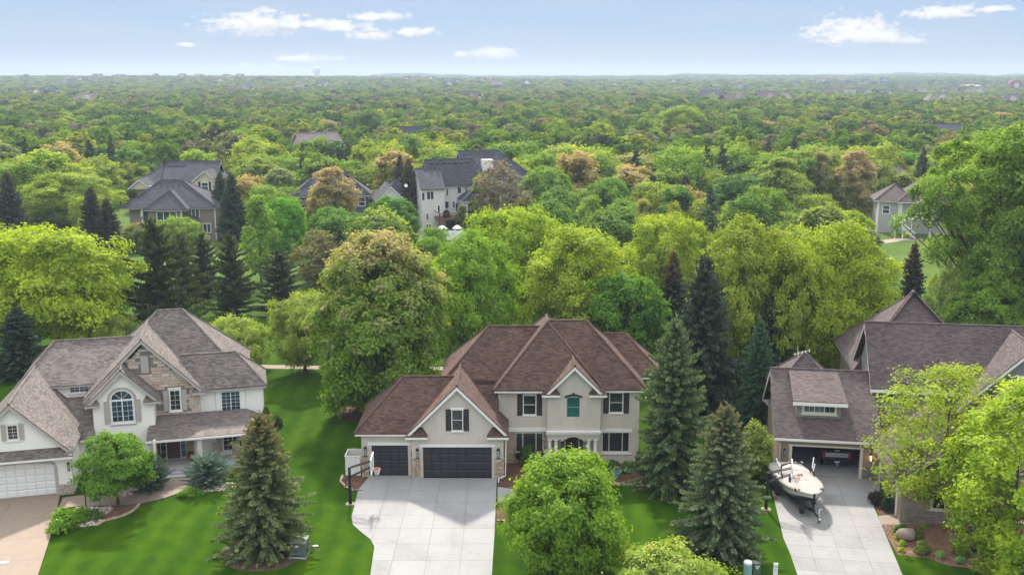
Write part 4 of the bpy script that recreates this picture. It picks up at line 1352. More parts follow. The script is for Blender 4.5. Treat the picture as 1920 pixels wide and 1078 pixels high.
roof(HL, -7.8, 3.95, 2.40, 12.3, 4.97, 1.0, 'x', 'h', 'h', SH, TT)
MB().box(-7.4, 3.5, 4.0, 11.9, 0, 4.8).build('rear_wall', ws, HL)
# front porch
PY = -0.2
wall(HL, -2.95, 4.80, 0, 2.9, PY, ws, 0.2, [(-2.80, -0.9, 0.3, 2.55), (1.72, 3.12, 0.62, 2.25)])
lap_siding(HL, [(-0.3, 0.35), (4.8, 0.35), (4.8, 2.8), (-0.3, 2.8)], PY, ws, holes=[(1.2, 3.6, 0.5, 2.4)])
MB().box(-2.95, -2.80, PY - 2.2, PY, 0, 2.6).build('side_wall', ws, HL)
sv = MB().box(-0.9, -0.32, PY - 0.05, PY - 0.01, 0.3, 2.5).build('stone_veneer', M['brick_dark'], HL)
stones(sv, -0.9, -0.32, 0.35, 2.5, PY - 0.05, 'tan_stone', 0.13, 0.16, 0.36, seed=41)
sv = MB().box(-2.79, -2.74, PY - 1.6, PY, 0.3, 2.5).build('stone_veneer', M['brick_dark'], HL)
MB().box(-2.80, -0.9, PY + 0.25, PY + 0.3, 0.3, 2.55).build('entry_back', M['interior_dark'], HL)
d = MB().box(-2.22, -1.36, PY + 0.12, PY + 0.17, 0.32, 2.5).build('front_door', M['door_plum'], HL)
dm = MB().slab([(-.5, 0, -.5), (.5, 0, -.5), (.5, 0, .5), (-.5, 0, .5)], (0, 0.02, 0)).mesh('door_panel', M['door_plum'])
for x in (-2.0, -1.58):
    for z in (0.75, 1.45, 2.1):
        link('door_panel', dm, d, (x, PY + 0.105, z), 0, (0.3, 1, 0.5 if z < 1.9 else 0.35))
window(HL, -2.72, -2.26, 0.36, 2.5, PY + 0.1, 1, 1, 4, gm='glass_blue', sill=False)
window(HL, -1.32, -0.90, 0.36, 2.5, PY + 0.1, 1, 1, 4, gm='glass_blue', sill=False)
window(HL, 1.72, 3.12, 0.62, 2.25, PY + 0.03, 2, 2, 4, gm='glass_dark', fw=0.05)
louvres(HL, 1.28, 1.68, 0.6, 2.28, PY - 0.03, M[TT])
louvres(HL, 3.16, 3.56, 0.6, 2.28, PY - 0.03, M[TT])
for x in (-3.25, 0.16, 3.55):
    column(HL, x, PY - 1.75, 0.30, 2.42, 0.16, True, 'cream_trim')
MB().box(-3.4, 3.75, PY - 1.92, PY - 1.58, 2.42, 2.54).build('porch_beam', M['white_paint'], HL)
MB().box(-3.4, 4.2, PY - 2.1, PY, 0, 0.30).build('porch_floor', M['slab_grey'], HL)
MB().box(-2.7, -0.25, PY - 2.6, PY - 2.1, 0, 0.2).build('porch_step', M['slab_grey'], HL)
MB().box(-2.8, -0.15, PY - 3.1, PY - 2.6, 0, 0.1).build('porch_step', M['slab_grey'], HL)
b = MB()
e = [(-3.45, -2.2, 2.58), (4.0, -2.2, 2.58), (3.5, 1.45, 3.24), (-2.96, 1.45, 3.24)]
b.slab(e, (0, 0, -0.09))
b.slab([e[1], (4.95, 1.45, 2.58), e[2]], (0, 0, -0.09))
b.slab([(-3.45, -2.2, 2.58), (-2.96, 1.45, 3.24), (-3.45, -0.45, 2.9)], (0, 0, -0.09))
pr = b.build('porch_roof', M[SH], HL)
MB().box(-3.48, 4.02, -2.29, -2.17, 2.38, 2.52).build('gutter', M['white_paint'], pr)
MB().box(-3.4, 3.95, -2.17, PY, 2.43, 2.48).build('soffit', M['white_paint'], pr)
MB().box(3.55, 4.75, -1.7, -1.62, 0.3, 1.1).build('porch_rail', M['white_paint'], HL)

# ================================================================== the tan house on the right
A_R = math.radians(-8.5)
HR = thing('house', 'tan sided house with mauve shingle roof, shed dormer and open garage', 'house', (19.3, 70.2, 0), A_R)
SM = 'shingle_mauve'
ts, gs = M['tan_siding'], M['grey_shakes']
CT = 'cream_trim'
gy = -0.72
wall(HR, -0.18, 6.72, 0, 2.95, gy, ts, 0.2, [(0.74, 5.40, -1, 2.22)])
lap_siding(HR, [(-0.18, 0.05), (0.52, 0.05), (0.52, 2.75), (-0.18, 2.75)], gy, ts, 0.16)
lap_siding(HR, [(5.62, 1.0), (6.72, 1.0), (6.72, 2.75), (5.62, 2.75)], gy, ts, 0.16)
b = MB()
b.box(0.54, 0.74, gy - 0.05, gy + 0.18, 0, 2.22).box(5.40, 5.60, gy - 0.05, gy + 0.18, 0, 2.22).box(0.5, 5.64, gy - 0.06, gy + 0.1, 2.22, 2.34)
b.build('door_trim', M[CT], HR)
MB().box(-0.18, 0.02, gy + 0.2, 7.6, 0, 2.95).box(6.5, 6.72, gy + 0.2, 7.6, 0, 2.95).box(0.02, 6.5, 7.4, 7.6, 0, 2.95).build('side_wall', ts, HR)
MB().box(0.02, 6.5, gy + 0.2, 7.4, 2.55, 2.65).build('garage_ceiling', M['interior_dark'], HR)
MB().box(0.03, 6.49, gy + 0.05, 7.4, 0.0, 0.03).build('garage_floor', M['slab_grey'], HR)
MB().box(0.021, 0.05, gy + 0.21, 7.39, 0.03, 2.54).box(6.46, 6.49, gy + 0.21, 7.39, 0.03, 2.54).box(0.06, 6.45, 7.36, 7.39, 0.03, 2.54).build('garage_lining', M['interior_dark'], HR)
sv = MB().box(5.62, 6.74, gy - 0.05, gy - 0.01, 0, 0.95).build('stone_veneer', M['grout'], HR)
stones(sv, 5.62, 6.74, 0, 0.95, gy - 0.05, 'grey_stone', 0.13, 0.2, 0.5, seed=51)
MB().box(5.60, 6.78, gy - 0.16, gy, 0.95, 1.02).build('stone_cap', M['tan_siding'], HR)
lantern(HR, 0.22, gy, 1.7, 0.8)
lantern(HR, 6.12, gy, 1.62, 0.8, True)
roof(HR, -0.62, 6.75, gy - 0.40, 8.35, 2.93, 0.79, 'x', 'g', 'g', SM, CT, soffit=False)
MB().box(-0.6, 6.7, gy - 0.46, gy - 0.34, 2.72, 2.88).build('gutter', M['white_paint'], HR)
MB().box(-0.55, 6.7, gy - 0.34, gy, 2.66, 2.72).build('soffit', M[CT], HR)
MB().slab([(-0.12, gy + 0.2, 2.95), (-0.12, 7.6, 2.95), (-0.12, 3.6, 6.25)], (0.15, 0, 0)).build('gable_wall', gs, HR)
downspout(HR, [(-0.1, gy - 0.38, 2.7), (-0.12, gy - 0.06, 2.4), (-0.12, gy - 0.06, 0.1)])
br = MB()
for yy, zz in ((-0.6, 2.75), (7.7, 2.75), (3.6, 6.0)):
    br.box(-0.6, -0.12, yy - 0.08, yy + 0.08, zz, zz + 0.16)
    br.slab([(-0.5, yy - 0.06, zz), (-0.12, yy - 0.06, zz - 0.45), (-0.12, yy - 0.06, zz)], (0, 0.12, 0))
br.build('bracket', M[CT], HR)
# shed dormer
wall(HR, 1.02, 4.12, 3.9, 5.3, 0.30, gs, 0.2, [(1.50, 3.70, 4.42, 5.02)])
MB().slab([(1.02, 0.5, 4.0), (1.02, 3.4, 6.2), (1.02, 0.5, 5.25)], (0.12, 0, 0)).slab([(4.0, 0.5, 4.0), (4.0, 3.4, 6.2), (4.0, 0.5, 5.25)], (0.12, 0, 0)).build('dormer_cheek', gs, HR)
window(HR, 1.50, 3.70, 4.42, 5.02, 0.30, 3, 2, 1, gm='glass_blue', trim=0.09, fm='cream_trim')
b = MB().slab([(0.70, -0.18, 5.36), (4.46, -0.18, 5.36), (4.20, 3.62, 6.66), (0.72, 3.62, 6.66)], (0, 0, -0.08))
dr = b.build('dormer_roof', M[SM], HR)
MB().box(0.70, 4.46, -0.24, -0.14, 5.06, 5.30).build('fascia', M['white_paint'], dr)
roof(HR, -0.4, 4.9, 4.2, 9.4, 4.55, 0.98, 'y', 'h', 'h', SM, CT, soffit=False)
an = MB()
an.tube([(1.7, 6.2, 6.9), (1.6, 6.0, 7.75)], 0.02, 5).tube([(1.3, 6.0, 7.1), (2.6, 6.3, 7.45)], 0.018, 5)
for k in range(5):
    x = 1.45 + 0.26 * k
    an.tube([(x - 0.05, 5.7, 7.12 + 0.07 * k), (x + 0.05, 6.5, 7.12 + 0.07 * k)], 0.012, 4)
an.build('antenna', M['white_paint'], HR)
# main block
mx0 = 6.35
wall(HR, 6.75, 24.0, 0, 5.75, 2.45, ts, 0.25, [(7.3, 8.1, 4.55, 5.5), (8.4, 9.2, 4.55, 5.5), (10.4, 11.6, 4.3, 5.4)])
for x0, x1, z0, z1 in ((7.3, 8.1, 4.55, 5.5), (8.4, 9.2, 4.55, 5.5), (10.4, 11.6, 4.3, 5.4)):
    window(HR, x0, x1, z0, z1, 2.5, 1, 1, 1, gm='glass_dark', fm='cream_trim', trim=0.1)
MB().slab([(6.76, 2.7, 5.0), (6.76, 9.6, 5.0), (6.76, 6.0, 9.4)], (0.2, 0, 0)).box(6.76, 6.96, 2.7, 9.6, 2.6, 5.0).build('gable_wall', gs, HR)
roof(HR, mx0, 26.0, 2.0, 10.0, 5.87, 1.0, 'x', 'g', 'g', SM, CT, soffit=False)
MB().box(mx0, 26, 1.92, 2.04, 5.60, 5.80).build('gutter', M['white_paint'], HR)
MB().box(mx0 + 0.1, 26, 2.04, 2.44, 5.55, 5.62).build('soffit', M[CT], HR)
b = MB()
for yy, zz in ((2.3, 5.75), (4.1, 7.45), (6.0, 9.2)):
    b.slab([(6.42, yy - 0.1, zz), (6.75, yy - 0.1, zz), (6.75, yy - 0.1, zz - 0.7), (6.66, yy - 0.1, zz - 0.45), (6.42, yy - 0.1, zz - 0.25)], (0, 0.2, 0))
b.build('bracket', M[CT], HR)
roof(HR, 6.1, 16.3, 7.6, 17.2, 5.6, 1.06, 'y', 'h', 'h', SM, CT)
MB().box(6.6, 15.8, 8.1, 16.6, 0, 5.5).build('rear_wall', ts, HR)
# front cross gables
roof(HR, 11.9, 21.6, 0.75, 6.6, 4.95, 0.97, 'y', 'g', 'g', SM, 'white_paint', soffit=False)
gable_wall(HR, 12.2, 21.3, 5.0, 16.75, 9.3, 1.2, gs)
wall(HR, 12.3, 21.2, 0, 5.0, 1.2, ts, 0.2)
window(HR, 16.0, 17.5, 6.2, 7.4, 1.18, 2, 2, 2, gm='glass_dark', fm='white_paint', trim=0.08)
roof(HR, 12.3, 18.3, -0.75, 3.2, 4.35, 0.97, 'y', 'g', 'g', SM, 'white_paint', soffit=False)
gable_wall(HR, 12.6, 18.0, 4.4, 15.3, 7.0, -0.35, gs)
wall(HR, 12.7, 17.9, 0, 4.4, -0.35, ts, 0.2, [(14.4, 16.2, 1.0, 2.6)])
window(HR, 14.4, 16.2, 1.0, 2.6, -0.3, 2, 1, 2, gm='glass_dark', fm='white_paint', trim=0.08)
# side-loading garage wing towards the street
roof(HR, 6.05, 13.4, -8.2, -0.6, 2.75, 0.8, 'y', 'g', 'g', SM, CT, soffit=False)
MB().box(6.72, 6.92, -7.8, -0.75, 2.3, 2.72).box(6.72, 6.92, -1.5, -0.75, 0, 2.3).box(6.72, 6.92, -7.8, -6.6, 0, 2.3).box(6.92, 12.9, -7.8, -7.6, 0, 2.72).build('side_wall', ts, HR)
gable_wall(HR, 6.8, 12.8, 2.72, 9.75, 5.1, -7.8, gs)
window(HR, 8.6, 10.9, 1.05, 2.25, -7.81, 3, 1, 1, gm='glass_dark', fm='cream_trim', trim=0.08)
d = MB().box(6.80, 6.84, -6.6, -1.5, 0.03, 2.3).build('garage_door', M['tan_siding'], HR)
dpm = MB().slab([(-0.0, -.5, -.5), (-0.0, -.5, .5), (-0.0, .5, .5), (-0.0, .5, -.5)], (0.03, 0, 0)).mesh('door_panel', M['tan_siding'])
for i in range(6):
    for j in range(4):
        link('door_panel', dpm, d, (6.775, -6.6 + 0.85 * (i + 0.5), 0.03 + 0.5675 * (j + 0.5)), 0, (1, 0.80, 0.52))
MB().box(6.66, 6.72, -6.85, -6.6, 0, 2.3).box(6.66, 6.72, -1.5, -1.25, 0, 2.3).box(6.64, 6.72, -6.85, -1.25, 2.3, 2.5).build('door_trim', M['white_paint'], HR)
sv = MB().box(6.9, 12.9, -7.84, -7.8, 0, 0.95).build('stone_veneer', M['grout'], HR)
stones(sv, 6.9, 12.9, 0, 0.95, -7.84, 'grey_stone', 0.17, 0.25, 0.6, seed=55)

# ================================================================== ground
def groundmat():
    m, nt, b = newmat('lawn')
    g = nt.nodes.new('ShaderNodeNewGeometry').outputs['Position']
    sp = nt.nodes.new('ShaderNodeSeparateXYZ')
    nt.links.new(g, sp.inputs[0])
    big = noise(nt, g, 0.10, 5.0, 0.6)
    mid = noise(nt, g, 0.9, 5.0, 0.65)
    fine = noise(nt, g, 9.0, 4.0, 0.7)
    blades = noise(nt, g, 60.0, 2.0, 0.6)
    # mower passes running away from the street, gently wavering
    wav = MA(nt, 'ADD', sp.outputs[0], MA(nt, 'MULTIPLY', noise(nt, g, 0.25, 2.0, 0.5), 1.2))
    st = MA(nt, 'SINE', MA(nt, 'MULTIPLY', wav, 2 * PI / 1.7))
    k = MA(nt, 'ADD', MA(nt, 'MULTIPLY', big, 0.55), MA(nt, 'MULTIPLY', mid, 0.40))
    k = MA(nt, 'ADD', k, MA(nt, 'ADD', MA(nt, 'MULTIPLY', fine, 0.20), MA(nt, 'MULTIPLY', blades, 0.26)))
    k = MA(nt, 'ADD', k, MA(nt, 'MULTIPLY', st, 0.055))
    c = ramp(nt, MA(nt, 'SUBTRACT', k, 0.205), [(0.22, (0.012, 0.038, 0.001)), (0.45, (0.024, 0.066, 0.0012)), (0.62, (0.045, 0.094, 0.0016)), (0.85, (0.10, 0.125, 0.006))])
    # beyond the gardens: longer, paler grass under the trees
    far = ramp(nt, MA(nt, 'DIVIDE', MA(nt, 'SUBTRACT', sp.outputs[1], 95.0), 60.0, clamp=True), [(0.0, 0.0), (1.0, 1.0)])
    c2 = ramp(nt, MA(nt, 'ADD', MA(nt, 'MULTIPLY', big, 0.6), MA(nt, 'MULTIPLY', mid, 0.4)), [(0.3, (0.050, 0.085, 0.020)), (0.55, (0.095, 0.150, 0.030)), (0.75, (0.14, 0.17, 0.05))])
    c = mixc(nt, far, c, c2)
    nt.links.new(c, b.inputs['Base Color'])
    b.inputs['Roughness'].default_value = 0.9
    b.inputs['Specular IOR Level'].default_value = 0.03
    bump(nt, b, MA(nt, 'ADD', MA(nt, 'MULTIPLY', blades, 0.5), MA(nt, 'MULTIPLY', fine, 0.5)), 0.3, 0.03)
    return m


groundmat()
ys = [18.0]
while ys[-1] < 12000:
    ys.append(ys[-1] + max(6.0, 0.045 * ys[-1]))
us = np.linspace(-1, 1, 61)
gv, gf = [], []
for y in ys:
    for u in us:
        x = u * (90 + 0.85 * y)
        gv.append((x, y, hgt(x, y)))
for j in range(len(ys) - 1):
    for i in range(60):
        a = j * 61 + i
        gf.append((a, a + 1, a + 62, a + 61))
me = bpy.data.meshes.new('ground')
me.from_pydata(gv, [], gf)
me.materials.append(M['lawn'])
me.shade_smooth()
tag(link('ground', me), 'mown green lawn running back under the trees to the hills', kind='structure')

concrete('concrete_pale', (0.265, 0.26, 0.258), 0.14)
concrete('concrete_tan', (0.26, 0.20, 0.152))
concrete('concrete_path', (0.27, 0.21, 0.162))
plain('joint', (0.16, 0.15, 0.14), 0.95, 0.2, 2)
plain('asphalt_grey', (0.16, 0.155, 0.15), 0.95, 0.2, 0.5)


def mulchmat(name, cols):
    m, nt, b = newmat(name)
    g = nt.nodes.new('ShaderNodeNewGeometry').outputs['Position']
    k = MA(nt, 'ADD', MA(nt, 'MULTIPLY', noise(nt, g, 14.0, 5.0, 0.75), 0.7), MA(nt, 'MULTIPLY', noise(nt, g, 1.2, 3.0, 0.6), 0.3))
    nt.links.new(ramp(nt, k, [(0.32, cols[0]), (0.5, cols[1]), (0.68, cols[2])]), b.inputs['Base Color'])
    b.inputs['Roughness'].default_value = 0.95
    bump(nt, b, noise(nt, g, 18.0, 4.0, 0.7), 1.0, 0.05)


mulchmat('mulch', [(0.045, 0.020, 0.013), (0.115, 0.052, 0.032), (0.22, 0.115, 0.075)])
mulchmat('mulch_light', [(0.09, 0.045, 0.028), (0.20, 0.105, 0.066), (0.33, 0.20, 0.135)])
mulchmat('bare_soil', [(0.05, 0.035, 0.02), (0.10, 0.07, 0.04), (0.13, 0.12, 0.05)])
mulchmat('rock_base', [(0.10, 0.075, 0.06), (0.22, 0.17, 0.14), (0.38, 0.32, 0.28)])


def fmat(name, a, b_):
    m, nt, b = newmat(name)
    at = nt.nodes.new('ShaderNodeAttribute')
    at.attribute_name = 'tint'
    nt.links.new(ramp(nt, at.outputs['Fac'], [(0, a), (1, b_)]), b.inputs['Base Color'])
    b.inputs['Roughness'].default_value = 0.9
    b.inputs['Specular IOR Level'].default_value = 0.15
    return m


fmat('chips', (0.05, 0.02, 0.012), (0.30, 0.16, 0.10))
fmat('blade', (0.02, 0.065, 0.001), (0.070, 0.125, 0.003))


def clip_poly(poly, inside, inter):
    out = []
    for i in range(len(poly)):
        p, q = poly[i], poly[(i + 1) % len(poly)]
        a, b = inside(p), inside(q)
        if a:
            out.append(p)
        if a != b:
            out.append(inter(p, q))
    return out


def clip_rect(poly, x0, x1, y0, y1):
    for ax, lim, sg in ((0, x0, 1), (0, x1, -1), (1, y0, 1), (1, y1, -1)):
        if not poly:
            return []

        def it(p, q, ax=ax, lim=lim):
            t = (lim - p[ax]) / (q[ax] - p[ax])
            return (p[0] + (q[0] - p[0]) * t, p[1] + (q[1] - p[1]) * t)
        poly = clip_poly(poly, lambda p: (p[ax] - lim) * sg >= 0, it)
    return poly


def area(p):
    return 0.5 * sum(p[i][0] * p[(i + 1) % len(p)][1] - p[(i + 1) % len(p)][0] * p[i][1] for i in range(len(p)))


def inpoly(x, y, poly):
    c = False
    n = len(poly)
    for i in range(n):
        (xa, ya), (xb, yb) = poly[i], poly[i - 1]
        if (ya > y) != (yb > y) and x < (xb - xa) * (y - ya) / (yb - ya) + xa:
            c = not c
    return c


def loc2(p, o, a):
    x, y = p[0] - o[0], p[1] - o[1]
    return (x * math.cos(a) + y * math.sin(a), -x * math.sin(a) + y * math.cos(a))


def paved(name, label, poly, o, a, xs, ys, mat, z=0.0, gap=0.016, h=0.05):
    """poured slabs, each its own piece, with sawn joints between; poly in world metres"""
    pl = [loc2(p, o, a) for p in poly]
    if area(pl) < 0:
        pl.reverse()
    base = MB().prism(pl, -0.08, z + h - 0.022).build(name, M['joint'], None, (o[0], o[1], 0), a)
    tag(base, label, kind='structure')
    for i in range(len(xs) - 1):
        for j in range(len(ys) - 1):
            q = clip_rect(pl, xs[i] + gap / 2, xs[i + 1] - gap / 2, ys[j] + gap / 2, ys[j + 1] - gap / 2)
            if len(q) >= 3 and abs(area(q)) > 0.05:
                MB().prism(q, z - 0.02, z + h).build('slab', M[mat], base)
    return base


def px(*pts):
    return [G(x, y) for x, y in pts]


# middle driveway
DM = [(-1.08, 68.72), (-1.09, 60), (-1.15, 54.3), (-1.2, 44), (-7.4, 44), (-8.1, 54.3), (-8.34, 57.9), (-8.7, 58.9), (-9.4, 59.9), (-10.1, 61.0), (-10.38, 62.2), (-10.45, 64), (-10.6, 66.6), (-10.15, 69.2), (-7.1, 69.2), (-7.05, 68.72)]
paved('driveway', 'pale grey concrete driveway scored into squares before the charcoal garage doors', DM, (0, 0), 0.0, [-10.7, -8.62, -7.03, -5.04, -3.04, -1.0],
      [44.0, 45.8, 47.85, 49.9, 51.95, 54.0, 56.1, 58.3, 60.45, 62.5, 64.5, 66.5, 69.3], 'concrete_pale')
paved('path', 'pale concrete walk leaving the middle driveway for the porch', px((933, 913), (960, 917), (1010, 926), (1035, 905), (1052, 906), (1040, 935), (990, 940), (933, 944)), (0, 0), 0.0,
      [-1.05, 0.6, 2.2, 4.0], [63.5, 66.2, 68.0, 70], 'concrete_pale', 0.0)
# right driveway
OR = (19.3, 70.2)
DR = px((1456, 878), (1446, 915), (1456, 956), (1469, 1010), (1482, 1040), (1495, 1078)) + [(16.2, 46), (21.6, 46)] + px((1692, 1078), (1640, 955), (1634, 938), (1650, 925), (1650, 903), (1610, 897), (1482, 888))
paved('driveway', 'pale concrete driveway under the boat, curving to the tan house', DR, OR, A_R, [-2.5, 0.6, 2.18, 3.79, 5.58, 9.0], [-26, -20, -17.2, -15.5, -13.85, -12.2, -10.55, -8.95, -7.3, -5.68, -4.05, -2.42, -0.72, 3], 'concrete_pale')
# left driveway and its curving walk
OL = (-23.2, 72.35)


def z7(*pts):
    return [G(80 + x / 5.333, 800 + y / 5.333) for x, y in pts]


def wl(x, y):
    return (OL[0] + x * math.cos(A_L) - y * math.sin(A_L), OL[1] + x * math.sin(A_L) + y * math.cos(A_L))


DL = [wl(-16, -4.25), wl(-9.0, -4.25), wl(-8.55, -9.5), wl(-8.3, -16.4), wl(-8.1, -24), wl(-17, -24)]
paved('driveway', 'tan concrete driveway before the arched white garage door', DL, OL, A_L, [-18, -14.6, -11.96, -7.5], [-30, -20.5, -17.3, -14.2, -11.2, -8.2, -4.0], 'concrete_tan')
WK = z7((205, 712), (370, 690), (540, 680), (700, 705), (850, 700), (1000, 650), (1130, 610), (1230, 545), (1240, 515), (1480, 515), (1500, 560), (1490, 615), (1380, 660), (1200, 720), (980, 770), (720, 790), (560, 790), (350, 795), (150, 828))
paved('path', 'curving tan walk from the left driveway to the white porch', WK, OL, A_L, [-9.4, -7.6, -6.1, -4.6, -3.1, -1.6, 1], [-9, -1.0], 'concrete_path')


def sheet(name, label, poly, z, mat, kind='structure', h=0.02):
    if area(poly) < 0:
        poly = poly[::-1]
    return tag(MB().prism(poly, z - h, z).build(name, M[mat]), label, kind=kind)


def scatter_in(poly, n, rg):
    xs = [p[0] for p in poly]
    ys_ = [p[1] for p in poly]
    out = []
    t = 0
    while len(out) < n and t < n * 8:
        t += 1
        x, y = rg.uniform(min(xs), max(xs)), rg.uniform(min(ys_), max(ys_))
        if inpoly(x, y, poly):
            out.append((x, y))
    return np.array(out)


def bed(label, poly, mat='mulch', dens=55, seed=1):
    o = sheet('mulch_bed', label, poly, 0.014, mat)
    rg = np.random.default_rng(seed)
    p = scatter_in(poly, int(min(5000, abs(area(poly)) * dens)), rg)
    if len(p):
        pos = np.column_stack([p, rg.uniform(0.02, 0.05, len(p))])
        nr = unit(rg.normal(size=pos.shape) * 0.35 + np.array([0, 0, 1.0]))
        V = leaf_quads(rg, pos, nr, rg.uniform(0.06, 0.17, len(p)), 0.35)
        tt = rg.uniform(0, 1, len(p)) ** (1.4 if mat == 'mulch' else 0.8)
        c = link('mulch_chips', foliage_mesh('mulch_chips', V, tt, tt, M['chips']), o)
        tag(c, kind='stuff')
    return o


BED_MAIN = px((938, 868), (1035, 868), (1040, 900), (1012, 908), (1008, 924), (960, 916), (933, 910))
BED_LOW = px((931, 946), (990, 943), (1012, 945), (975, 962), (952, 974), (931, 975))
BED_RIGHT = px((1098, 866), (1290, 866), (1325, 900), (1318, 928), (1262, 922), (1210, 913), (1165, 909), (1130, 913), (1105, 905))
BED_HOOP = px((652, 890), (686, 893), (678, 917), (665, 918), (650, 912), (642, 903), (645, 893))
bed('dark mulch bed under the flower boxes between garage and porch', BED_MAIN, seed=1)
bed('small mulch bed in the corner of driveway and walk', BED_LOW, seed=2)
bed('reddish mulch bed with pot and shrubs below the right windows', BED_RIGHT, 'mulch', seed=3)
bed('small mulch bed beside the basketball pole', BED_HOOP, seed=4)
RING = [(-12.3 + 2.6 * math.cos(a), 83.2 + 2.2 * math.sin(a)) for a in np.linspace(0, 2 * PI, 20)[:-1]]
bed('ring of brown mulch round the big maple', RING, 'mulch', 20, 5)


def z6(*pts):
    return [G(1640 + x / 6.057, 900 + y / 6.057) for x, y in pts]


BED_TAN = z6((75, 505), (160, 670), (262, 842), (600, 885), (850, 970), (1200, 1010), (1696, 1040), (1900, 1040), (1900, 500), (1400, 520), (900, 480), (650, 490))
bed('wide mulch bed with boulder and perennials beside the right driveway', BED_TAN, 'mulch_light', 60, 6)
BED_TAN2 = z6((0, 300), (60, 395), (250, 378), (700, 382), (960, 436), (1696, 470), (1696, 240), (900, 230), (250, 250))
bed('shady mulch strip along the stone wall of the tan house', BED_TAN2, 'mulch', 25, 7)
sheet('path', 'brown gravel path crossing the bed before the tan house', z6((40, 405), (250, 384), (700, 388), (960, 440), (1696, 475), (1696, 520), (960, 485), (650, 494), (72, 504)), 0.018, 'concrete_path')
TREE_RING = z7((590, 930), (720, 800), (980, 775), (900, 850), (800, 895), (640, 935), (540, 985))
bed('brown mulch wedge round the little maple on the left lawn', TREE_RING, 'mulch_light', 70, 8)
ROCK1 = z7((285, 862), (350, 800), (560, 797), (715, 800), (585, 930), (530, 985), (340, 1005), (180, 1035), (60, 1030), (55, 990), (200, 860))
ROCK2 = z7((550, 660), (850, 600), (1130, 560), (1210, 545), (1120, 605), (1000, 648), (850, 695), (700, 700))
ROCK3 = z7((1500, 600), (1640, 570), (1880, 560), (2100, 580), (2080, 640), (1900, 628), (1600, 655), (1480, 640))
ROCKL = [rock_mesh('pebble', M['pink_stone'], 300 + i) for i in range(3)]


def river_rock(label, poly, n, seed):
    o = sheet('rock_bed', label, poly, 0.015, 'rock_base')
    rg = np.random.default_rng(seed)
    b = MB()
    for x, y in scatter_in(poly, n, rg):
        s = rg.uniform(0.05, 0.13)
        e, f = s * rg.uniform(0.7, 1.3), s * rg.uniform(0.5, 0.8)
        a = rg.uniform(0, 3)
        v = []
        for (r, zz) in ((1.0, 0.0), (0.8, 0.6)):
            for k in range(6):
                an = a + k * PI / 3
                v.append((x + r * s * math.cos(an), y + r * e * math.sin(an), 0.01 + f * zz))
        v.append((x, y, 0.01 + f * 0.95))
        b.add(v, [(k, (k + 1) % 6, 6 + (k + 1) % 6, 6 + k) for k in range(6)] + [(6 + k, 6 + (k + 1) % 6, 12) for k in range(6)])
        b.mi = int(rg.integers(0, 3))
    c = b.build('river_rock', [M['rock_a'], M['rock_b'], M['rock_c']], o)
    tag(c, kind='stuff')


plain('rock_a', (0.46, 0.38, 0.33), 0.8, 0.2, 3)
plain('rock_b', (0.30, 0.22, 0.19), 0.8, 0.2, 3)
plain('rock_c', (0.58, 0.52, 0.47), 0.8, 0.2, 3)
river_rock('pinkish river rock bed beside the left driveway', ROCK1, 420, 1)
river_rock('river rock bed between the curving walk and the white house', ROCK2, 260, 2)
river_rock('river rock bed right of the porch steps', ROCK3, 220, 3)
rg0 = np.random.default_rng(4)
SPR = [(-14.79 + 2.6 * math.cos(a) * (1 + 0.12 * math.sin(3 * a)), 57.0 + 2.2 * math.sin(a)) for a in np.linspace(0, 2 * PI, 24)[:-1]]
bed('bare needle-covered soil under the front left spruce', SPR, 'bare_soil', 25, 9)
# stone edging
edge = MB()


def edging(label, pts, w=0.16, l=0.34, name='stone_edging', seed=5):
    r = random.Random(seed)
    o = tag(link(name, None), label, kind='structure')
    for (a, b_) in zip(pts[:-1], pts[1:]):
        d = math.dist(a, b_)
        n = max(1, int(d / l))
        an = math.atan2(b_[1] - a[1], b_[0] - a[0])
        for k in range(n):
            t = (k + 0.5) / n
            link('edging_stone', r.choice(STONES['tan_stone']), o, (a[0] + (b_[0] - a[0]) * t, a[1] + (b_[1] - a[1]) * t - w / 2, 0.05 + r.uniform(-.01, .03)), an + r.uniform(-.06, .06), (d / n - 0.02, w, 0.13))
    return o


edging('tan stone edging along the reddish mulch bed', px((1120, 911), (1150, 908), (1180, 909), (1210, 912), (1240, 917), (1270, 922), (1300, 927)))
edging('tan stone edging round the small bed by the basketball pole', px((678, 918), (665, 919), (651, 913), (641, 903), (645, 892)))
edging('low stone border below the corner bed', px((952, 975), (931, 976)))
edging('pale curb round the tree wedge on the left lawn', z7((540, 990), (640, 938), (800, 898), (905, 852), (985, 776)), 0.12, 0.3)
# footpath and lane in the belt of trees
sheet('footpath', 'tan footpath running through the trees behind the houses', px((-40, 672), (60, 664), (140, 668), (300, 684), (400, 685), (500, 684), (600, 686), (850, 688), (850, 694), (600, 692), (500, 691), (400, 692), (300, 692), (140, 676), (60, 671), (-40, 680)), 0.012, 'concrete_path')
sheet('road', 'grey lane behind the spruces at far left', px((-60, 440), (60, 441), (120, 436), (120, 431), (60, 432), (-60, 430)), 0.012, 'asphalt_grey')
sheet('footpath', 'pale path leading to the foot of the white stair', px((1600, 464), (1640, 459), (1690, 452), (1730, 452), (1730, 447), (1680, 447), (1635, 453), (1600, 459)), 0.012, 'concrete_path')
sheet('patio', 'sunlit pale paved clearing among the far trees right of the white house', px((1085, 362), (1110, 362), (1104, 352), (1085, 352)), 0.012, 'concrete_path')
sheet('road', 'pale strip of street glimpsed between trees', px((1075, 336), (1140, 336), (1140, 331), (1075, 331)), 0.012, 'concrete_path')

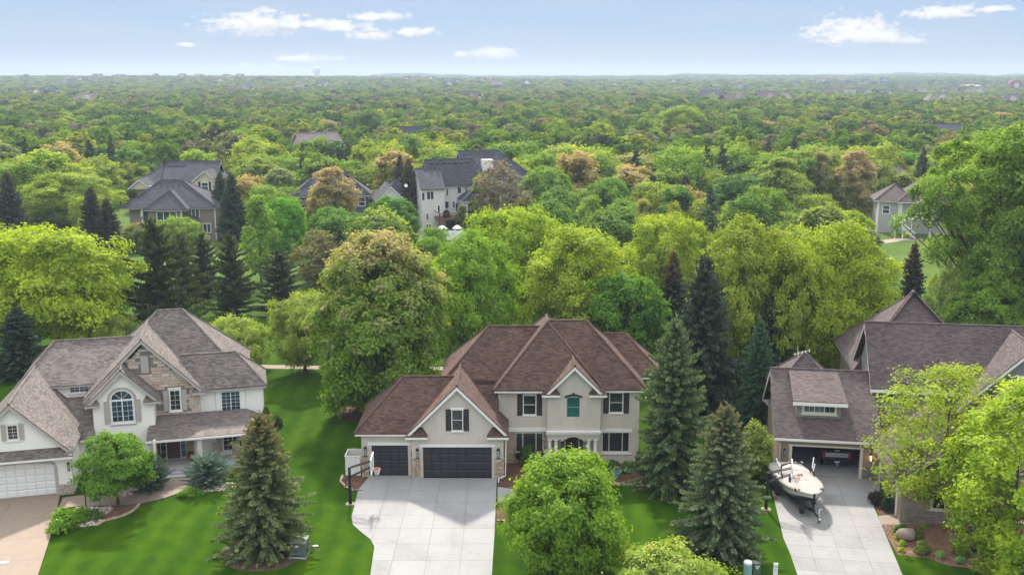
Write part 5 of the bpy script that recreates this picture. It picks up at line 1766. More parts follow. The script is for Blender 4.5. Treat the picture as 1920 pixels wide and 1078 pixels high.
# ================================================================== things in the gardens
plain('steel_black', (0.014, 0.014, 0.016), 0.65, 0.2, 4)
plain('hoop_orange', (0.55, 0.13, 0.05), 0.5, 0.1, 4)
plain('net_white', (0.7, 0.7, 0.68), 0.8, 0.05, 4)
plain('box_green', (0.10, 0.135, 0.115), 0.55, 0.15, 2)
plain('box_top', (0.24, 0.255, 0.215), 0.6, 0.15, 2)
plain('teal_plastic', (0.23, 0.42, 0.38), 0.5, 0.10, 2)
plain('teal_glaze', (0.16, 0.36, 0.36), 0.25, 0.15, 3)
plain('terracotta', (0.36, 0.11, 0.06), 0.7, 0.2, 4)
plain('boulder_grey', (0.30, 0.235, 0.20), 0.9, 0.25, 3, 0.6, 15)
plain('black_stone', (0.03, 0.034, 0.04), 0.4, 0.3, 3, 0.5, 12)
plain('label_white', (0.75, 0.75, 0.75), 0.5, 0.05, 3)
plain('label_orange', (0.65, 0.28, 0.03), 0.5, 0.05, 3)
plain('red_paint', (0.45, 0.02, 0.025), 0.3, 0.1, 3)
plain('chair_tan', (0.34, 0.29, 0.24), 0.7, 0.12, 3)
plain('fence_white', (0.66, 0.65, 0.60), 0.7, 0.06, 1)
plain('vinyl_white', (0.80, 0.80, 0.80), 0.5, 0.04, 1)
plain('tyre', (0.02, 0.02, 0.02), 0.85, 0.2, 6)
plain('rim', (0.35, 0.35, 0.37), 0.3, 0.1, 6, metal=0.8)
plain('gel_white', (0.42, 0.41, 0.36), 0.25, 0.05, 1)
plain('gel_black', (0.028, 0.026, 0.025), 0.3, 0.15, 1)
plain('canvas', (0.38, 0.345, 0.315), 0.9, 0.07, 1.6, 0.25, 30)
plain('canvas_grey', (0.30, 0.29, 0.30), 0.9, 0.08, 1.6)
plain('tower_steel', (0.75, 0.76, 0.78), 0.2, 0.05, 3, metal=0.6)
plain('truck_black', (0.012, 0.013, 0.016), 0.25, 0.1, 2, spec=0.5)
plain('truck_silver', (0.45, 0.46, 0.47), 0.3, 0.05, 2, metal=0.3)
plain('plate_blue', (0.42, 0.55, 0.68), 0.4, 0.1, 8)


def hoop(label, x, y, rz, h=2.75):
    t = thing('basketball_hoop', label, 'basketball hoop', (x, y, 0), rz, 'driveway basketball hoops')
    MB().box(-0.30, 0.30, -0.25, 0.25, 0, 0.06).build('base_plate', M['concrete_tan'], t)
    b = MB()
    b.box(-0.10, 0.10, -0.09, 0.09, 0.06, 1.35).box(-0.075, 0.075, -0.065, 0.065, 1.35, h)
    b.build('pole', M['steel_black'], t)
    b = MB()
    for yy in (-0.12, 0.12):
        b.tube([(0, yy, h - 0.05), (1.45, yy, h + 0.42)], 0.035, 6).tube([(-0.12, yy, h - 0.75), (1.45, yy, h + 0.0)], 0.035, 6)
    b.tube([(0.55, -0.12, h + 0.1), (0.55, 0.12, h + 0.1)], 0.03, 6)
    b.build('arm', M['steel_black'], t)
    b = MB().tube([(-0.14, 0, h - 0.75), (-0.28, 0, h - 0.9), (-0.28, 0, 1.2), (-0.1, 0, 1.0)], 0.03, 6)
    b.build('height_crank', M['steel_black'], t)
    bb = MB().box(1.50, 1.53, -0.76, 0.76, h - 0.25, h + 0.72).build('backboard', M['glass_clear'], t)
    f = MB()
    f.box(1.48, 1.545, -0.80, -0.76, h - 0.29, h + 0.76).box(1.48, 1.545, 0.76, 0.80, h - 0.29, h + 0.76).box(1.48, 1.545, -0.76, 0.76, h - 0.29, h - 0.25).box(1.48, 1.545, -0.76, 0.76, h + 0.72, h + 0.76)
    f.box(1.532, 1.54, -0.3, -0.26, h - 0.1, h + 0.35).box(1.532, 1.54, 0.26, 0.3, h - 0.1, h + 0.35).box(1.532, 1.54, -0.26, 0.26, h + 0.31, h + 0.35)
    f.build('backboard_frame', M['label_white'], bb)
    MB().box(1.34, 1.47, -0.3, 0.3, h - 0.45, h - 0.15).build('mount', M['steel_black'], t)
    b = MB()
    ring = [(1.82 + 0.235 * math.cos(a), 0.235 * math.sin(a), h - 0.15) for a in np.linspace(0, 2 * PI, 21)]
    b.tube(ring, 0.022, 6).box(1.545, 1.62, -0.08, 0.08, h - 0.26, h - 0.12)
    rim = b.build('rim', M['hoop_orange'], t)
    n = MB()
    for k in range(12):
        for s in (1, -1):
            pts = []
            for q in range(5):
                a = 2 * PI * (k + s * q * 0.5) / 12
                r = 0.23 - 0.03 * q
                pts.append((1.82 + r * math.cos(a), r * math.sin(a), h - 0.16 - 0.10 * q))
            n.tube(pts, 0.009, 4, False)
    n.build('net', M['net_white'], rim)
    return t


m_, nt_, b_ = newmat('glass_clear')
b_.inputs['Base Color'].default_value = (0.75, 0.82, 0.84, 1)
b_.inputs['Alpha'].default_value = 0.35
b_.inputs['Roughness'].default_value = 0.08
hoop('black pole basketball hoop with orange rim beside the middle driveway', -10.77, 64.28, math.radians(2), 2.62)
hoop('black pole basketball hoop on the grass beside the covered boat', *G(1436, 955), math.radians(-13), 2.6)

# panelled bin enclosure
t = thing('bin_enclosure', 'pale panelled bin enclosure against the end of the garage', 'enclosure', (-11.3, 69.9, 0), 0)
for x0 in (-0.55, -0.19, 0.17):
    MB().box(x0, x0 + 0.345, -0.72, -0.68, 0.05, 1.45).build('panel', M['fence_white'], t)
for y0 in (-0.64, -0.2, 0.24):
    MB().box(-0.58, -0.54, y0, y0 + 0.42, 0.05, 1.45).build('panel', M['fence_white'], t)
MB().box(-0.6, 0.56, 0.68, 0.72, 0.05, 1.45).build('panel', M['fence_white'], t)
MB().box(-0.60, 0.56, -0.74, -0.66, 1.45, 1.52).box(-0.60, -0.52, -0.66, 0.66, 1.45, 1.52).box(-0.6, 0.56, 0.66, 0.74, 1.45, 1.52).build('cap_rail', M['fence_white'], t)
t = thing('bin', 'grey lidded bin standing inside the pale enclosure', 'bin', (-11.2, 69.95, 0))
MB().slab([(-.26, -.28, 0.02), (.26, -.28, 0.02), (.26, .28, 0.02), (-.26, .28, 0.02)], (0, 0, 0.9)).build('body', M['canvas_grey'], t)
MB().box(-.29, .29, -.32, .31, 0.92, 0.98).build('lid', M['canvas_grey'], t)

# electrical boxes
x, y = G(559, 1047)
t = thing('transformer', 'green steel transformer cabinet beside the front left spruce', 'utility box', (x, y + 0.45, 0), math.radians(-4))
b = MB()
b.slab([(-.46, -.42, .10), (-.46, .46, .10), (-.46, .46, 1.02), (-.46, -.36, 0.90)], (0.92, 0, 0))
b.build('cabinet', M['box_green'], t)
MB().slab([(-.49, -.40, .905), (.49, -.40, .905), (.49, .49, 1.035), (-.49, .49, 1.035)], (0, 0, 0.06)).build('lid', M['box_top'], t)
MB().box(-.52, .52, -.50, .52, 0, 0.10).build('pad', M['slab_grey'], t)
MB().box(-.14, .12, -.435, -.40, .70, .84).build('notice', M['label_white'], t)
MB().box(-.38, -.24, -.43, -.40, .74, .84).build('warning_label', M['label_orange'], t)
MB().box(-.455, .455, -.445, -.41, .14, .17).build('door_seam', M['steel_black'], t)
x, y = G(1401, 1082)
t = thing('pedestal', 'round pale teal utility pedestal with white cap', 'utility box', (x, y, 0))
MB().lathe([(.235, 0), (.235, .86), (.225, .92)], 20).build('body', M['teal_plastic'], t)
MB().lathe([(.245, .86), (.245, .95), (.22, 1.0), (.1, 1.02)], 20).build('cap', M['vinyl_white'], t)
b = MB()
for k in range(9):
    b.lathe([(.238, .1 + .08 * k), (.242, .11 + .08 * k), (.238, .12 + .08 * k)], 20)
b.build('ribs', M['teal_plastic'], t)
x, y = G(1418, 1073)
t = thing('cable_box', 'small dark green cable box with pale lid beside round pedestal', 'utility box', (x, y, 0))
MB().slab([(-.21, -.18, 0), (.21, -.18, 0), (.19, -.16, .62), (-.19, -.16, .62)], (0, 0.34, 0)).build('body', M['box_green'], t)
MB().box(-.22, .22, -.2, .19, .62, .68).build('lid', M['box_top'], t)
MB().box(-.12, .0, -.205, -.17, .44, .52).box(.03, .13, -.205, -.17, .44, .52).box(-.06, .06, -.21, -.17, .33, .40).build('sticker', M['label_white'], t)
x, y = G(1453, 1086)
t = thing('marker_post', 'thin white utility marker post with orange mark near right driveway', 'post', (x, y, 0))
MB().box(-.12, .12, -.05, .05, 0, .95).build('post', M['vinyl_white'], t)
MB().box(-.125, .125, -.055, .055, .80, .83).build('band', M['steel_black'], t)
MB().lathe([(.035, 0), (.035, .01)], 12, (0, 0, 0)).build('dial', M['hoop_orange'], t, (0, -.062, .65), (PI / 2, 0, 0))
MB().box(-.13, .13, -.06, .06, .95, 1.0).build('cap', M['vinyl_white'], t)
# lamp post and small things on the left lawn
x, y = G(163, 966)
t = thing('lamp_post', 'slim black lamp post in the rock bed by the little maple', 'lamp post', (x, y, 0))
MB().lathe([(.07, 0), (.07, .08), (.04, .12), (.035, 2.1), (.06, 2.12)], 10).build('pole', M['steel_black'], t)
MB().lathe([(.09, 2.12), (.14, 2.42)], 8).build('lantern', M['lamp_glass'], t)
MB().lathe([(.19, 2.42), (.1, 2.52), (.02, 2.6)], 8).build('cap', M['steel_black'], t)


def boulder(name, label, x, y, sx, sy, sz, mat, seed, cat='rock', group=None, rz=0.3, z=0.0):
    r = random.Random(seed)
    b = MB()
    v, f = [], []
    nu, nv_ = 12, 7
    ph = [r.uniform(0, 6) for _ in range(4)]
    for j in range(nv_ + 1):
        th = PI * j / nv_
        for i in range(nu):
            a = 2 * PI * i / nu
            k = 1 + 0.12 * math.sin(2 * a + ph[0] + th) + 0.08 * math.sin(3 * a + ph[1] - th * 2) + r.uniform(-.04, .04)
            c = math.cos(th)
            c = math.copysign(abs(c) ** 0.7, c)
            v.append((sx * math.sin(th) * math.cos(a) * k, sy * math.sin(th) * math.sin(a) * k, sz * (0.55 + 0.5 * c * (1 + 0.05 * math.sin(a + ph[2])))))
    for j in range(nv_):
        for i in range(nu):
            k = (i + 1) % nu
            f.append((j * nu + i, (j + 1) * nu + i, (j + 1) * nu + k, j * nu + k))
    b.add(v, f)
    return tag(b.build(name, M[mat], None, (x, y, z), rz, True), label, cat, group)


boulder('boulder', 'rounded grey-tan boulder in the mulch by the right driveway', *G(1698, 1012), .55, .45, .72, 'boulder_grey', 3)
boulder('flat_rock', 'small flat pinkish stone lying on lawn right of transformer', *G(591, 1024), .2, .13, .07, 'rock_c', 4)
for k, (qx, qy, s1, s2, s3, lb) in enumerate([(1836, 1030, .85, .4, .38, 'long low black garden stone in the right mulch bed'), (1850, 1016, .6, .35, .45, 'black garden stone behind the long low black one'),
                                               (1830, 1000, .45, .35, .6, 'upright blue-black garden stone under the right edge tree')]):
    boulder('garden_stone', lb, *G(qx, qy), s1, s2, s3, 'black_stone', 20 + k, 'rock', 'black garden stones under the right edge tree')
t = tag(MB().slab([(-.28, -.12, .002), (.25, -.16, .002), (.3, .1, .002), (-.2, .16, .002)], (0, 0, .03)).build('newspaper', M['plate_blue'], None, (*G(8, 1056), 0.052), 0.3),
        'folded pale blue newspaper lying on the tan driveway', 'newspaper')


def flowerpot(label, x, y, z, r, h, mat, cols, group=None, n=26, seed=1, name='flower_pot', leaf=(0.06, 0.11, 0.02)):
    t = thing(name, label, 'flower pot', (x, y, z), 0, group)
    MB().lathe([(r * .62, 0), (r * .8, h * .3), (r * .95, h * .75), (r, h * .9), (r * 1.12, h * .92), (r * 1.12, h), (r * .98, h), (r * .95, h * .9)], 18).build('pot', M[mat], t, smooth=False)
    MB().lathe([(r * .95, h * .86), (0.01, h * .9)], 14).build('soil', M['mulch'], t)
    rg = np.random.default_rng(seed)
    p = rg.normal(size=(n * 5, 3)) * np.array([r * .55, r * .55, r * .3]) + np.array([0, 0, h * 1.25])
    me = foliage_mesh('leaves', leaf_quads(rg, p, unit(rg.normal(size=p.shape) + [0, 0, 1]), rg.uniform(.05, .12, len(p))), rg.uniform(0, 1, len(p)), np.full(len(p), 2.0), M['leaf'])
    o = link('leaves', me, t)
    o.color = (*leaf, 0)
    p = rg.normal(size=(n, 3)) * np.array([r * .6, r * .6, r * .2]) + np.array([0, 0, h * 1.45])
    me = foliage_mesh('flowers', leaf_quads(rg, p, unit(rg.normal(size=p.shape) * .4 + [0, -0.4, 1]), rg.uniform(.06, .12, n), 0.9), rg.uniform(0.3, .6, n), np.full(n, 2.0), M['leaf'])
    o = link('flowers', me, t)
    o.color = (*cols, 0)
    return t


flowerpot('pale teal glazed pot of white flowers on the reddish mulch', *G(1156, 896), 0.0, .34, .52, 'teal_glaze', (0.6, 0.58, 0.45), seed=2)
for k, (lx, ly, zz, lb) in enumerate([(-2.62, -0.55, .3, 'red flower pot by the left side of the white porch door'), (-0.62, -0.55, .3, 'red flower pot by the right side of the white porch door'),
                                       (-2.45, -2.55, .2, 'red flower pot on the porch steps'), (-0.35, -1.75, .3, 'red flower pot beside the middle porch column')]):
    x, y = wl(lx, ly)
    flowerpot(lb, x, y, zz, .22, .36, 'terracotta', (0.5, 0.02, 0.03), 'red flower pots on the porch', seed=5 + k)
# trough of flowers under the left window of the middle house
t = thing('window_box', 'black trough of flowers under the left window of the stucco house', 'flower box', (1.28, 71.35, 0.62))
MB().slab([(-1.05, -.18, .2), (1.05, -.18, .2), (1.0, -.12, -.12), (-1.0, -.12, -.12)], (0, .3, 0)).build('trough', M['steel_black'], t)
MB().slab([(-.8, .1, -.12), (-.8, .25, -.12), (-.8, .25, -.55)], (.06, 0, 0)).slab([(.75, .1, -.12), (.75, .25, -.12), (.75, .25, -.55)], (.06, 0, 0)).build('bracket', M['steel_black'], t)
rg = np.random.default_rng(3)
p = rg.uniform(-1, 1, (420, 3)) * np.array([1.05, .22, .16]) + np.array([0, -.03, .26])
p[:, 2] -= 0.5 * np.abs(rg.normal(size=420)) * 0.35 * (rg.uniform(size=420) < 0.4)
o = link('leaves', foliage_mesh('leaves', leaf_quads(rg, p, unit(rg.normal(size=p.shape) + [0, -.5, 1]), rg.uniform(.08, .16, 420)), rg.uniform(0, 1, 420), np.full(420, 2.0), M['leaf']), t)
o.color = (0.03, 0.035, 0.03, 0)
p = rg.uniform(-1, 1, (26, 3)) * np.array([.9, .15, .08]) + np.array([0, -.12, .38])
o = link('flowers', foliage_mesh('flowers', leaf_quads(rg, p, unit(rg.normal(size=p.shape) * .3 + [0, -.6, 1]), rg.uniform(.07, .13, 26), .9), rg.uniform(.3, .6, 26), np.full(26, 2.0), M['leaf']), t)
o.color = (0.55, 0.30, 0.35, 0)


def porch_chair(label, x, y, z, rz, group='chairs on the white porch'):
    t = thing('porch_chair', label, 'chair', (x, y, z), rz, group)
    b = MB()
    for k in range(5):
        b.box(-.28, .28, -.30 + .12 * k, -.20 + .12 * k, .40, .43)
    b.build('seat', M['chair_tan'], t)
    b = MB()
    for k in range(5):
        xx = -.28 + .115 * k
        b.slab([(xx, .30, .42), (xx + .10, .30, .42), (xx + .10, .42, 1.18), (xx, .42, 1.18)], (0, .03, 0))
    b.build('backrest', M['chair_tan'], t)
    for sx in (-.32, .28):
        for yy in (-.30, .28):
            MB().box(sx, sx + .05, yy, yy + .05, 0, .62).build('leg', M['chair_tan'], t)
        MB().box(sx - .02, sx + .07, -.34, .34, .62, .65).build('armrest', M['chair_tan'], t)
    return t


x, y = wl(1.15, -1.05)
porch_chair('tan slatted armchair next to the middle porch column', x, y, .3, A_L - .2)
x, y = wl(2.75, -1.0)
porch_chair('tan slatted armchair partly behind the front left spruce', x, y, .3, A_L + .25)
# dark pot of reddish leaves at the corner of the right driveway
t = thing('shrub', 'dark reddish leafy clump at the top right corner of right driveway', 'shrub', (*G(1641, 944), 0))
o = link('foliage', PROTO['bush'][0][0], t, sc=(.75, .75, .9))
o.color = (0.06, 0.035, 0.03, 0)


# ------------------------------------------------------------------ boat on its trailer, truck in the garage
def smooth(a, b, t):
    t = max(0, min(1, (t - a) / (b - a)))
    return t * t * (3 - 2 * t)


BOW, STERN = Vector((19.40, 61.9, 0)), Vector((19.0, 68.4, 0))
BANG = math.atan2(BOW.y - STERN.y, BOW.x - STERN.x)
BC = (BOW + STERN) / 2
boat = thing('boat', 'white and black wakeboard boat under a beige canvas cover', 'boat', (BC.x, BC.y, 0), BANG)
NX = 26
XS = [-3.15 + 6.35 * k / (NX - 1) for k in range(NX)]


def half(x):
    u = (x + 3.15) / 6.35
    return 1.24 * (0.90 + 0.10 * smooth(0, .35, u)) * (1 - max(0, (u - .52) / .48) ** 2.3) ** 0.8 + 0.07


def sheer(x):
    u = (x + 3.15) / 6.35
    return 1.36 + 0.16 * u + 0.16 * u * u


def keel(x):
    u = (x + 3.15) / 6.35
    return 0.52 + 0.0 * u + 0.62 * smooth(.62, 1.0, u) ** 1.6


def loft(sec):
    n = len(sec[0])
    v, f = [], []
    for s in sec:
        v += s
    for i in range(len(sec) - 1):
        for k in range(n - 1):
            f.append((i * n + k, (i + 1) * n + k, (i + 1) * n + k + 1, i * n + k + 1))
    return v, f


secs, secs2, cov = [], [], []
for x in XS:
    w, zs, zk = half(x), sheer(x), keel(x)
    ch = zk + (zs - zk) * 0.32
    zm = zk + (zs - zk) * 0.55
    secs.append([(x, -w * .93, zm), (x, -w * .80, ch), (x, 0, zk), (x, w * .80, ch), (x, w * .93, zm)])
    secs2.append([(x, -w, zs), (x, -w * .985, zs - .06), (x, -w * .93, zm)])
    secs2[-1] += []
    hump = 0.30 * math.exp(-((x + 0.15) / 0.75) ** 2) + 0.16 * smooth(-3.2, -2.2, x) * (1 - smooth(1.5, 3.1, x)) + 0.05
    n = 11
    row = []
    for k in range(n):
        q = -1 + 2 * k / (n - 1)
        cr = (1 - abs(q) ** 2.2)
        row.append((x, q * w * .97, zs + .02 + hump * cr + 0.012 * math.sin(x * 7 + q * 5) + 0.010 * math.sin(q * 13 - x * 3)))
    cov.append(row)
b = MB()
b.add(*loft(secs))
b.add([secs[0][k] for k in range(5)], [(0, 1, 2, 3, 4)])
b.build('lower_hull', M['gel_black'], boat, smooth=True)
b = MB()
v, f = loft(secs2)
b.add(v, f)
b.add([(x, -y, z) for x, y, z in v], [tuple(reversed(q)) for q in f])
s0 = secs2[0]
b.add([s0[0], s0[2], (s0[2][0], -s0[2][1], s0[2][2]), (s0[0][0], -s0[0][1], s0[0][2])], [(0, 1, 2, 3)])
b.build('upper_hull', M['gel_white'], boat, smooth=True)
b = MB()
v, f = loft(cov)
b.add(v, [tuple(reversed(q)) for q in f])
cv_ = b.build('cover', M['canvas'], boat, smooth=True)
b = MB()
for s in (1, -1):
    b.tube([(x, s * (half(x) + .012), sheer(x) - .02) for x in XS], .035, 6)
b.build('rub_rail', M['canvas_grey'], boat)
b = MB()
for s in (1, -1):
    v, f = loft([[(x, s * (half(x) * .955 + .012), keel(x) + (sheer(x) - keel(x)) * .66), (x, s * (half(x) * .975 + .012), keel(x) + (sheer(x) - keel(x)) * (.66 + .14 * smooth(-3, 0.5, x)))] for x in XS[1:17]])
    b.add(v, f + [tuple(reversed(q)) for q in f])
b.build('hull_stripe', M['gel_black'], boat)


def covz(x, y):
    w = half(x)
    q = max(-1, min(1, y / (w * .97)))
    hump = 0.30 * math.exp(-((x + 0.15) / 0.75) ** 2) + 0.16 * smooth(-3.2, -2.2, x) * (1 - smooth(1.5, 3.1, x)) + 0.05
    return sheer(x) + .02 + hump * (1 - abs(q) ** 2.2) + .03


# emblem and script on the cover
b = MB()
for k in range(16):
    a0, a1 = 2 * PI * k / 16, 2 * PI * (k + 1) / 16
    if k in (3, 11):
        continue
    q = []
    for a, r in ((a0, 1.0), (a1, 1.0), (a1, .72), (a0, .72)):
        x, y = 1.02 + .11 * r * math.cos(a), -.38 + .21 * r * math.sin(a)
        q.append((x, y, covz(x, y)))
    b.slab(q, (0, 0, .006))
xx = 1.02
word = [(-.10, .0), (-.05, .09), (0, -.02), (.06, .07), (.10, -.03), (.16, .06), (.20, -.06), (.26, .05), (.31, -.02), (.37, .08), (.43, 0), (.5, .05)]
for (p0, p1) in zip(word[:-1], word[1:]):
    q = []
    for (yy, dx), s in ((p0, -1), (p1, -1), (p1, 1), (p0, 1)):
        x, y = xx + dx * .6 + s * .018, yy - .12
        q.append((x, y, covz(x, y)))
    b.slab(q, (0, 0, .006))
b.build('cover_emblem', M['canvas_grey'], cv_)
b = MB()
for (x, y) in ((0.42, -.1), (0.42, .08), (2.35, -.72), (2.35, .72), (-.1, -1.05)):
    z = covz(x, y)
    b.box(x - .06, x + .06, y - .05, y + .05, z - .02, z + .02)
b.build('cover_vent', M['steel_black'], cv_)
# wake tower and swivel racks
b = MB()
for s in (1, -1):
    b.tube([(0.35, s * 1.12, 1.36), (-.25, s * 1.08, 1.9), (-.55, s * .95, 2.18), (-.62, s * .5, 2.32), (-.62, 0, 2.36)], .055, 7)
    b.tube([(-.75, s * 1.14, 1.34), (-.62, s * 1.02, 2.05), (-.55, s * .95, 2.18)], .035, 7)
b.tube([(-.9, -.9, 2.12), (-.95, 0, 2.25), (-.9, .9, 2.12)], .035, 7).tube([(-.55, -.95, 2.18), (-.9, -.9, 2.12)], .03, 6).tube([(-.55, .95, 2.18), (-.9, .9, 2.12)], .03, 6)
b.build('wake_tower', M['steel_black'], boat)
b = MB()
for s in (1, -1):
    b.tube([(-.35, s * 1.08, 1.95), (-.75, s * 1.30, 2.65)], .05, 7)
    b.tube([(-.15, s * 1.1, 1.9), (-.4, s * 1.28, 2.35)], .035, 6)
b.build('board_rack', M['tower_steel'], boat)
b = MB()
for y in (-.5, 0, .45):
    b.lathe([(.06, 0), (.06, .05), (.03, .08)], 8, (-.62, y, 2.34))
b.build('tower_lamp', M['tower_steel'], boat)
MB().slab([(-3.15, -1.0, .72), (-3.75, -.85, .72), (-3.75, .85, .72), (-3.15, 1.0, .72)], (0, 0, .06)).build('swim_platform', M['gel_black'], boat)
b = MB()
for s in (1, -1):
    b.box(2.1, 2.32, s * half(2.2) - .05, s * half(2.2) + .05, sheer(2.2) - .06, sheer(2.2) + .05)
    b.box(-.6, -.4, s * half(-.5) - .05, s * half(-.5) + .05, sheer(-.5) - .06, sheer(-.5) + .05)
b.build('cleat', M['steel_black'], boat)
# trailer
tr = thing('boat_trailer', 'black tandem-axle boat trailer with chrome spoked wheels', 'trailer', (BC.x, BC.y, 0), BANG)
b = MB()
for s in (1, -1):
    b.tube([(-2.9, s * .72, .48), (1.2, s * .70, .46), (2.6, s * .22, .50), (3.2, 0.06 * s, .52)], .06, 6)
    b.box(-2.2, 1.2, s * .5 - .05, s * .5 + .05, .50, .58)
for x in (-2.6, -1.0, .8):
    b.box(x - .05, x + .05, -.75, .75, .40, .48)
b.tube([(2.6, 0, .52), (4.35, 0, .50)], .065, 6)
b.build('frame', M['steel_black'], tr)
b = MB()
for s in (1, -1):
    pts = []
    for k in range(13):
        a = PI * k / 12
        pts.append((-1.15 + 1.05 * math.cos(a) * (1.0), .62 + .42 * math.sin(a) ** .55))
    b.slab([(x, s * 1.0, z) for x, z in pts] + [(x, s * 1.0, z - .05) for x, z in reversed(pts)], (0, s * .30, 0))
b.build('fender', M['gel_black'], tr)


def wheel(parent, x, y, z, r=.34, w=.20, steer=0.0):
    o = MB().lathe([(r * .62, -w / 2), (r * .95, -w / 2), (r, -w * .3), (r, w * .3), (r * .95, w / 2), (r * .62, w / 2)], 22).build('wheel', M['tyre'], parent, (x, y, z), (PI / 2, 0, steer))
    b = MB()
    b.lathe([(r * .64, -w * .35), (r * .64, w * .42), (r * .58, w * .45), (r * .58, w * .1)], 22)
    for k in range(6):
        for s in (1, -1):
            a = 2 * PI * k / 6
            b.tube([(0.03 * math.cos(a), .03 * math.sin(a), s * w * .36), (r * .6 * math.cos(a), r * .6 * math.sin(a), s * w * .38)], .028, 5)
    b.lathe([(.06, -w * .45), (.06, w * .45)], 10)
    b.build('rim', M['rim'], o)
    return o


for x in (-1.62, -.70):
    for s in (1, -1):
        wheel(tr, x, s * 1.14, .34)
wheel(tr, 2.75, -.62, .55, .33, .2)
b = MB()
b.tube([(2.75, -.5, .55), (2.75, 0, .53)], .04, 6)
b.build('spare_mount', M['steel_black'], tr)
b = MB()
b.tube([(3.1, 0, .5), (3.1, 0, 1.15)], .06, 6).box(2.95, 3.2, -.12, .12, 1.0, 1.25)
b.build('winch_post', M['steel_black'], tr)
b = MB()
b.tube([(3.85, .14, .12), (3.85, .14, .95)], .04, 8).tube([(3.85, .14, .95), (3.85, .34, .95)], .015, 5)
b.build('jack', M['tower_steel'], tr)
wheel(tr, 3.85, .14, .11, .11, .07)
MB().lathe([(.07, .46), (.08, .52), (.05, .58)], 10, (4.4, 0, 0)).box(4.15, 4.45, -.05, .05, .47, .55).build('coupler', M['tower_steel'], tr)
bl = tag(MB().box(-.22, .22, -.1, .1, 0, .09).build('wood_block', M['wood_red'], None, (17.75, 65.15, .055), BANG), 'short red-brown timber chock on concrete by the trailer wheels', 'wood block')


def wr(x, y):
    return (OR[0] + x * math.cos(A_R) - y * math.sin(A_R), OR[1] + x * math.sin(A_R) + y * math.cos(A_R))


x, y = wr(4.15, 1.05)
tk = thing('pickup_truck', 'dark pickup truck with silver tailgate parked inside the open garage', 'pickup truck', (x, y, .03), A_R)
b = MB()
b.slab([(-.98, .0, .55), (.98, .0, .55), (.98, 0, 1.30), (-.98, 0, 1.30)], (0, .05, 0))
b.box(-1.0, -.90, .05, 1.9, .5, 1.32).box(.90, 1.0, .05, 1.9, .5, 1.32).box(-.9, .9, .05, 1.9, .5, .72)
b.build('bed', M['truck_black'], tk)
b = MB().slab([(-1.0, 1.9, .45), (-1.0, 4.4, .45), (-1.0, 4.4, 1.25), (-1.0, 4.0, 1.30), (-1.0, 3.4, 1.92), (-1.0, 2.1, 1.95), (-1.0, 1.9, 1.35)], (2.0, 0, 0))
b.slab([(-1.0, 4.4, .45), (-1.0, 5.6, .45), (-1.0, 5.6, 1.1), (-1.0, 4.4, 1.25)], (2.0, 0, 0))
b.build('cab', M['truck_black'], tk)
MB().box(-.8, .8, 1.86, 1.90, 1.42, 1.82).build('rear_window', M['glass_dark'], tk)
MB().slab([(-.80, -.035, .86), (.80, -.035, .86), (.82, -.035, 1.18), (-.82, -.035, 1.18)], (0, .03, 0)).build('tailgate', M['truck_silver'], tk)
for s in (-1, 1):
    MB().slab([(s * .84, -.06, .78), (s * 1.0, -.05, .80), (s * 1.0, -.05, 1.26), (s * .84, -.06, 1.26)], (0, .1, 0)).build('tail_light', M['red_paint'], tk)
MB().box(-1.0, 1.0, -.22, 0, .48, .66).build('bumper', M['truck_black'], tk)
MB().box(-.17, .17, -.24, -.22, .50, .64).build('number_plate', M['plate_blue'], tk)
MB().box(-.16, .16, -.02, .02, 1.32, 1.37).build('brake_light', M['label_white'], tk)
b = MB()
b.tube([(0, -.2, .42), (0, -.45, .40)], .04, 6).lathe([(.05, .42), (.06, .48), (.03, .53)], 10, (0, -.42, 0))
b.build('tow_hitch', M['tower_steel'], tk)
for yy in (.75, 4.6):
    for s in (-1, 1):
        w_ = wheel(tk, s * .86, yy, .38, .38, .26)
        w_.rotation_euler = (PI / 2, 0, PI / 2)

# ================================================================== houses in the trees
plain('brown_siding', (0.22, 0.185, 0.155), 0.8, 0.08, 0.6)
plain('beige_wall', (0.52, 0.46, 0.38), 0.8, 0.06, 0.6)
plain('blue_siding', (0.075, 0.088, 0.135), 0.7, 0.08, 0.6)
plain('pale_siding', (0.60, 0.60, 0.585), 0.7, 0.05, 0.6)
plain('grey_siding', (0.36, 0.35, 0.36), 0.7, 0.06, 0.6)
plain('field', (0.34, 0.29, 0.20), 0.9, 0.1, 0.02)
plain('concrete_tower', (0.62, 0.62, 0.63), 0.8, 0.04, 0.05)


def bx(parent, name, mat, *boxes):
    b = MB()
    for q in boxes:
        b.box(*q)
    return b.build(name, M[mat], parent)


def vents(parent, pts):
    for p in pts:
        bx(parent, 'roof_vent', 'dark_metal', (p[0] - .18, p[0] + .18, p[1] - .15, p[1] + .15, p[2], p[2] + .28))


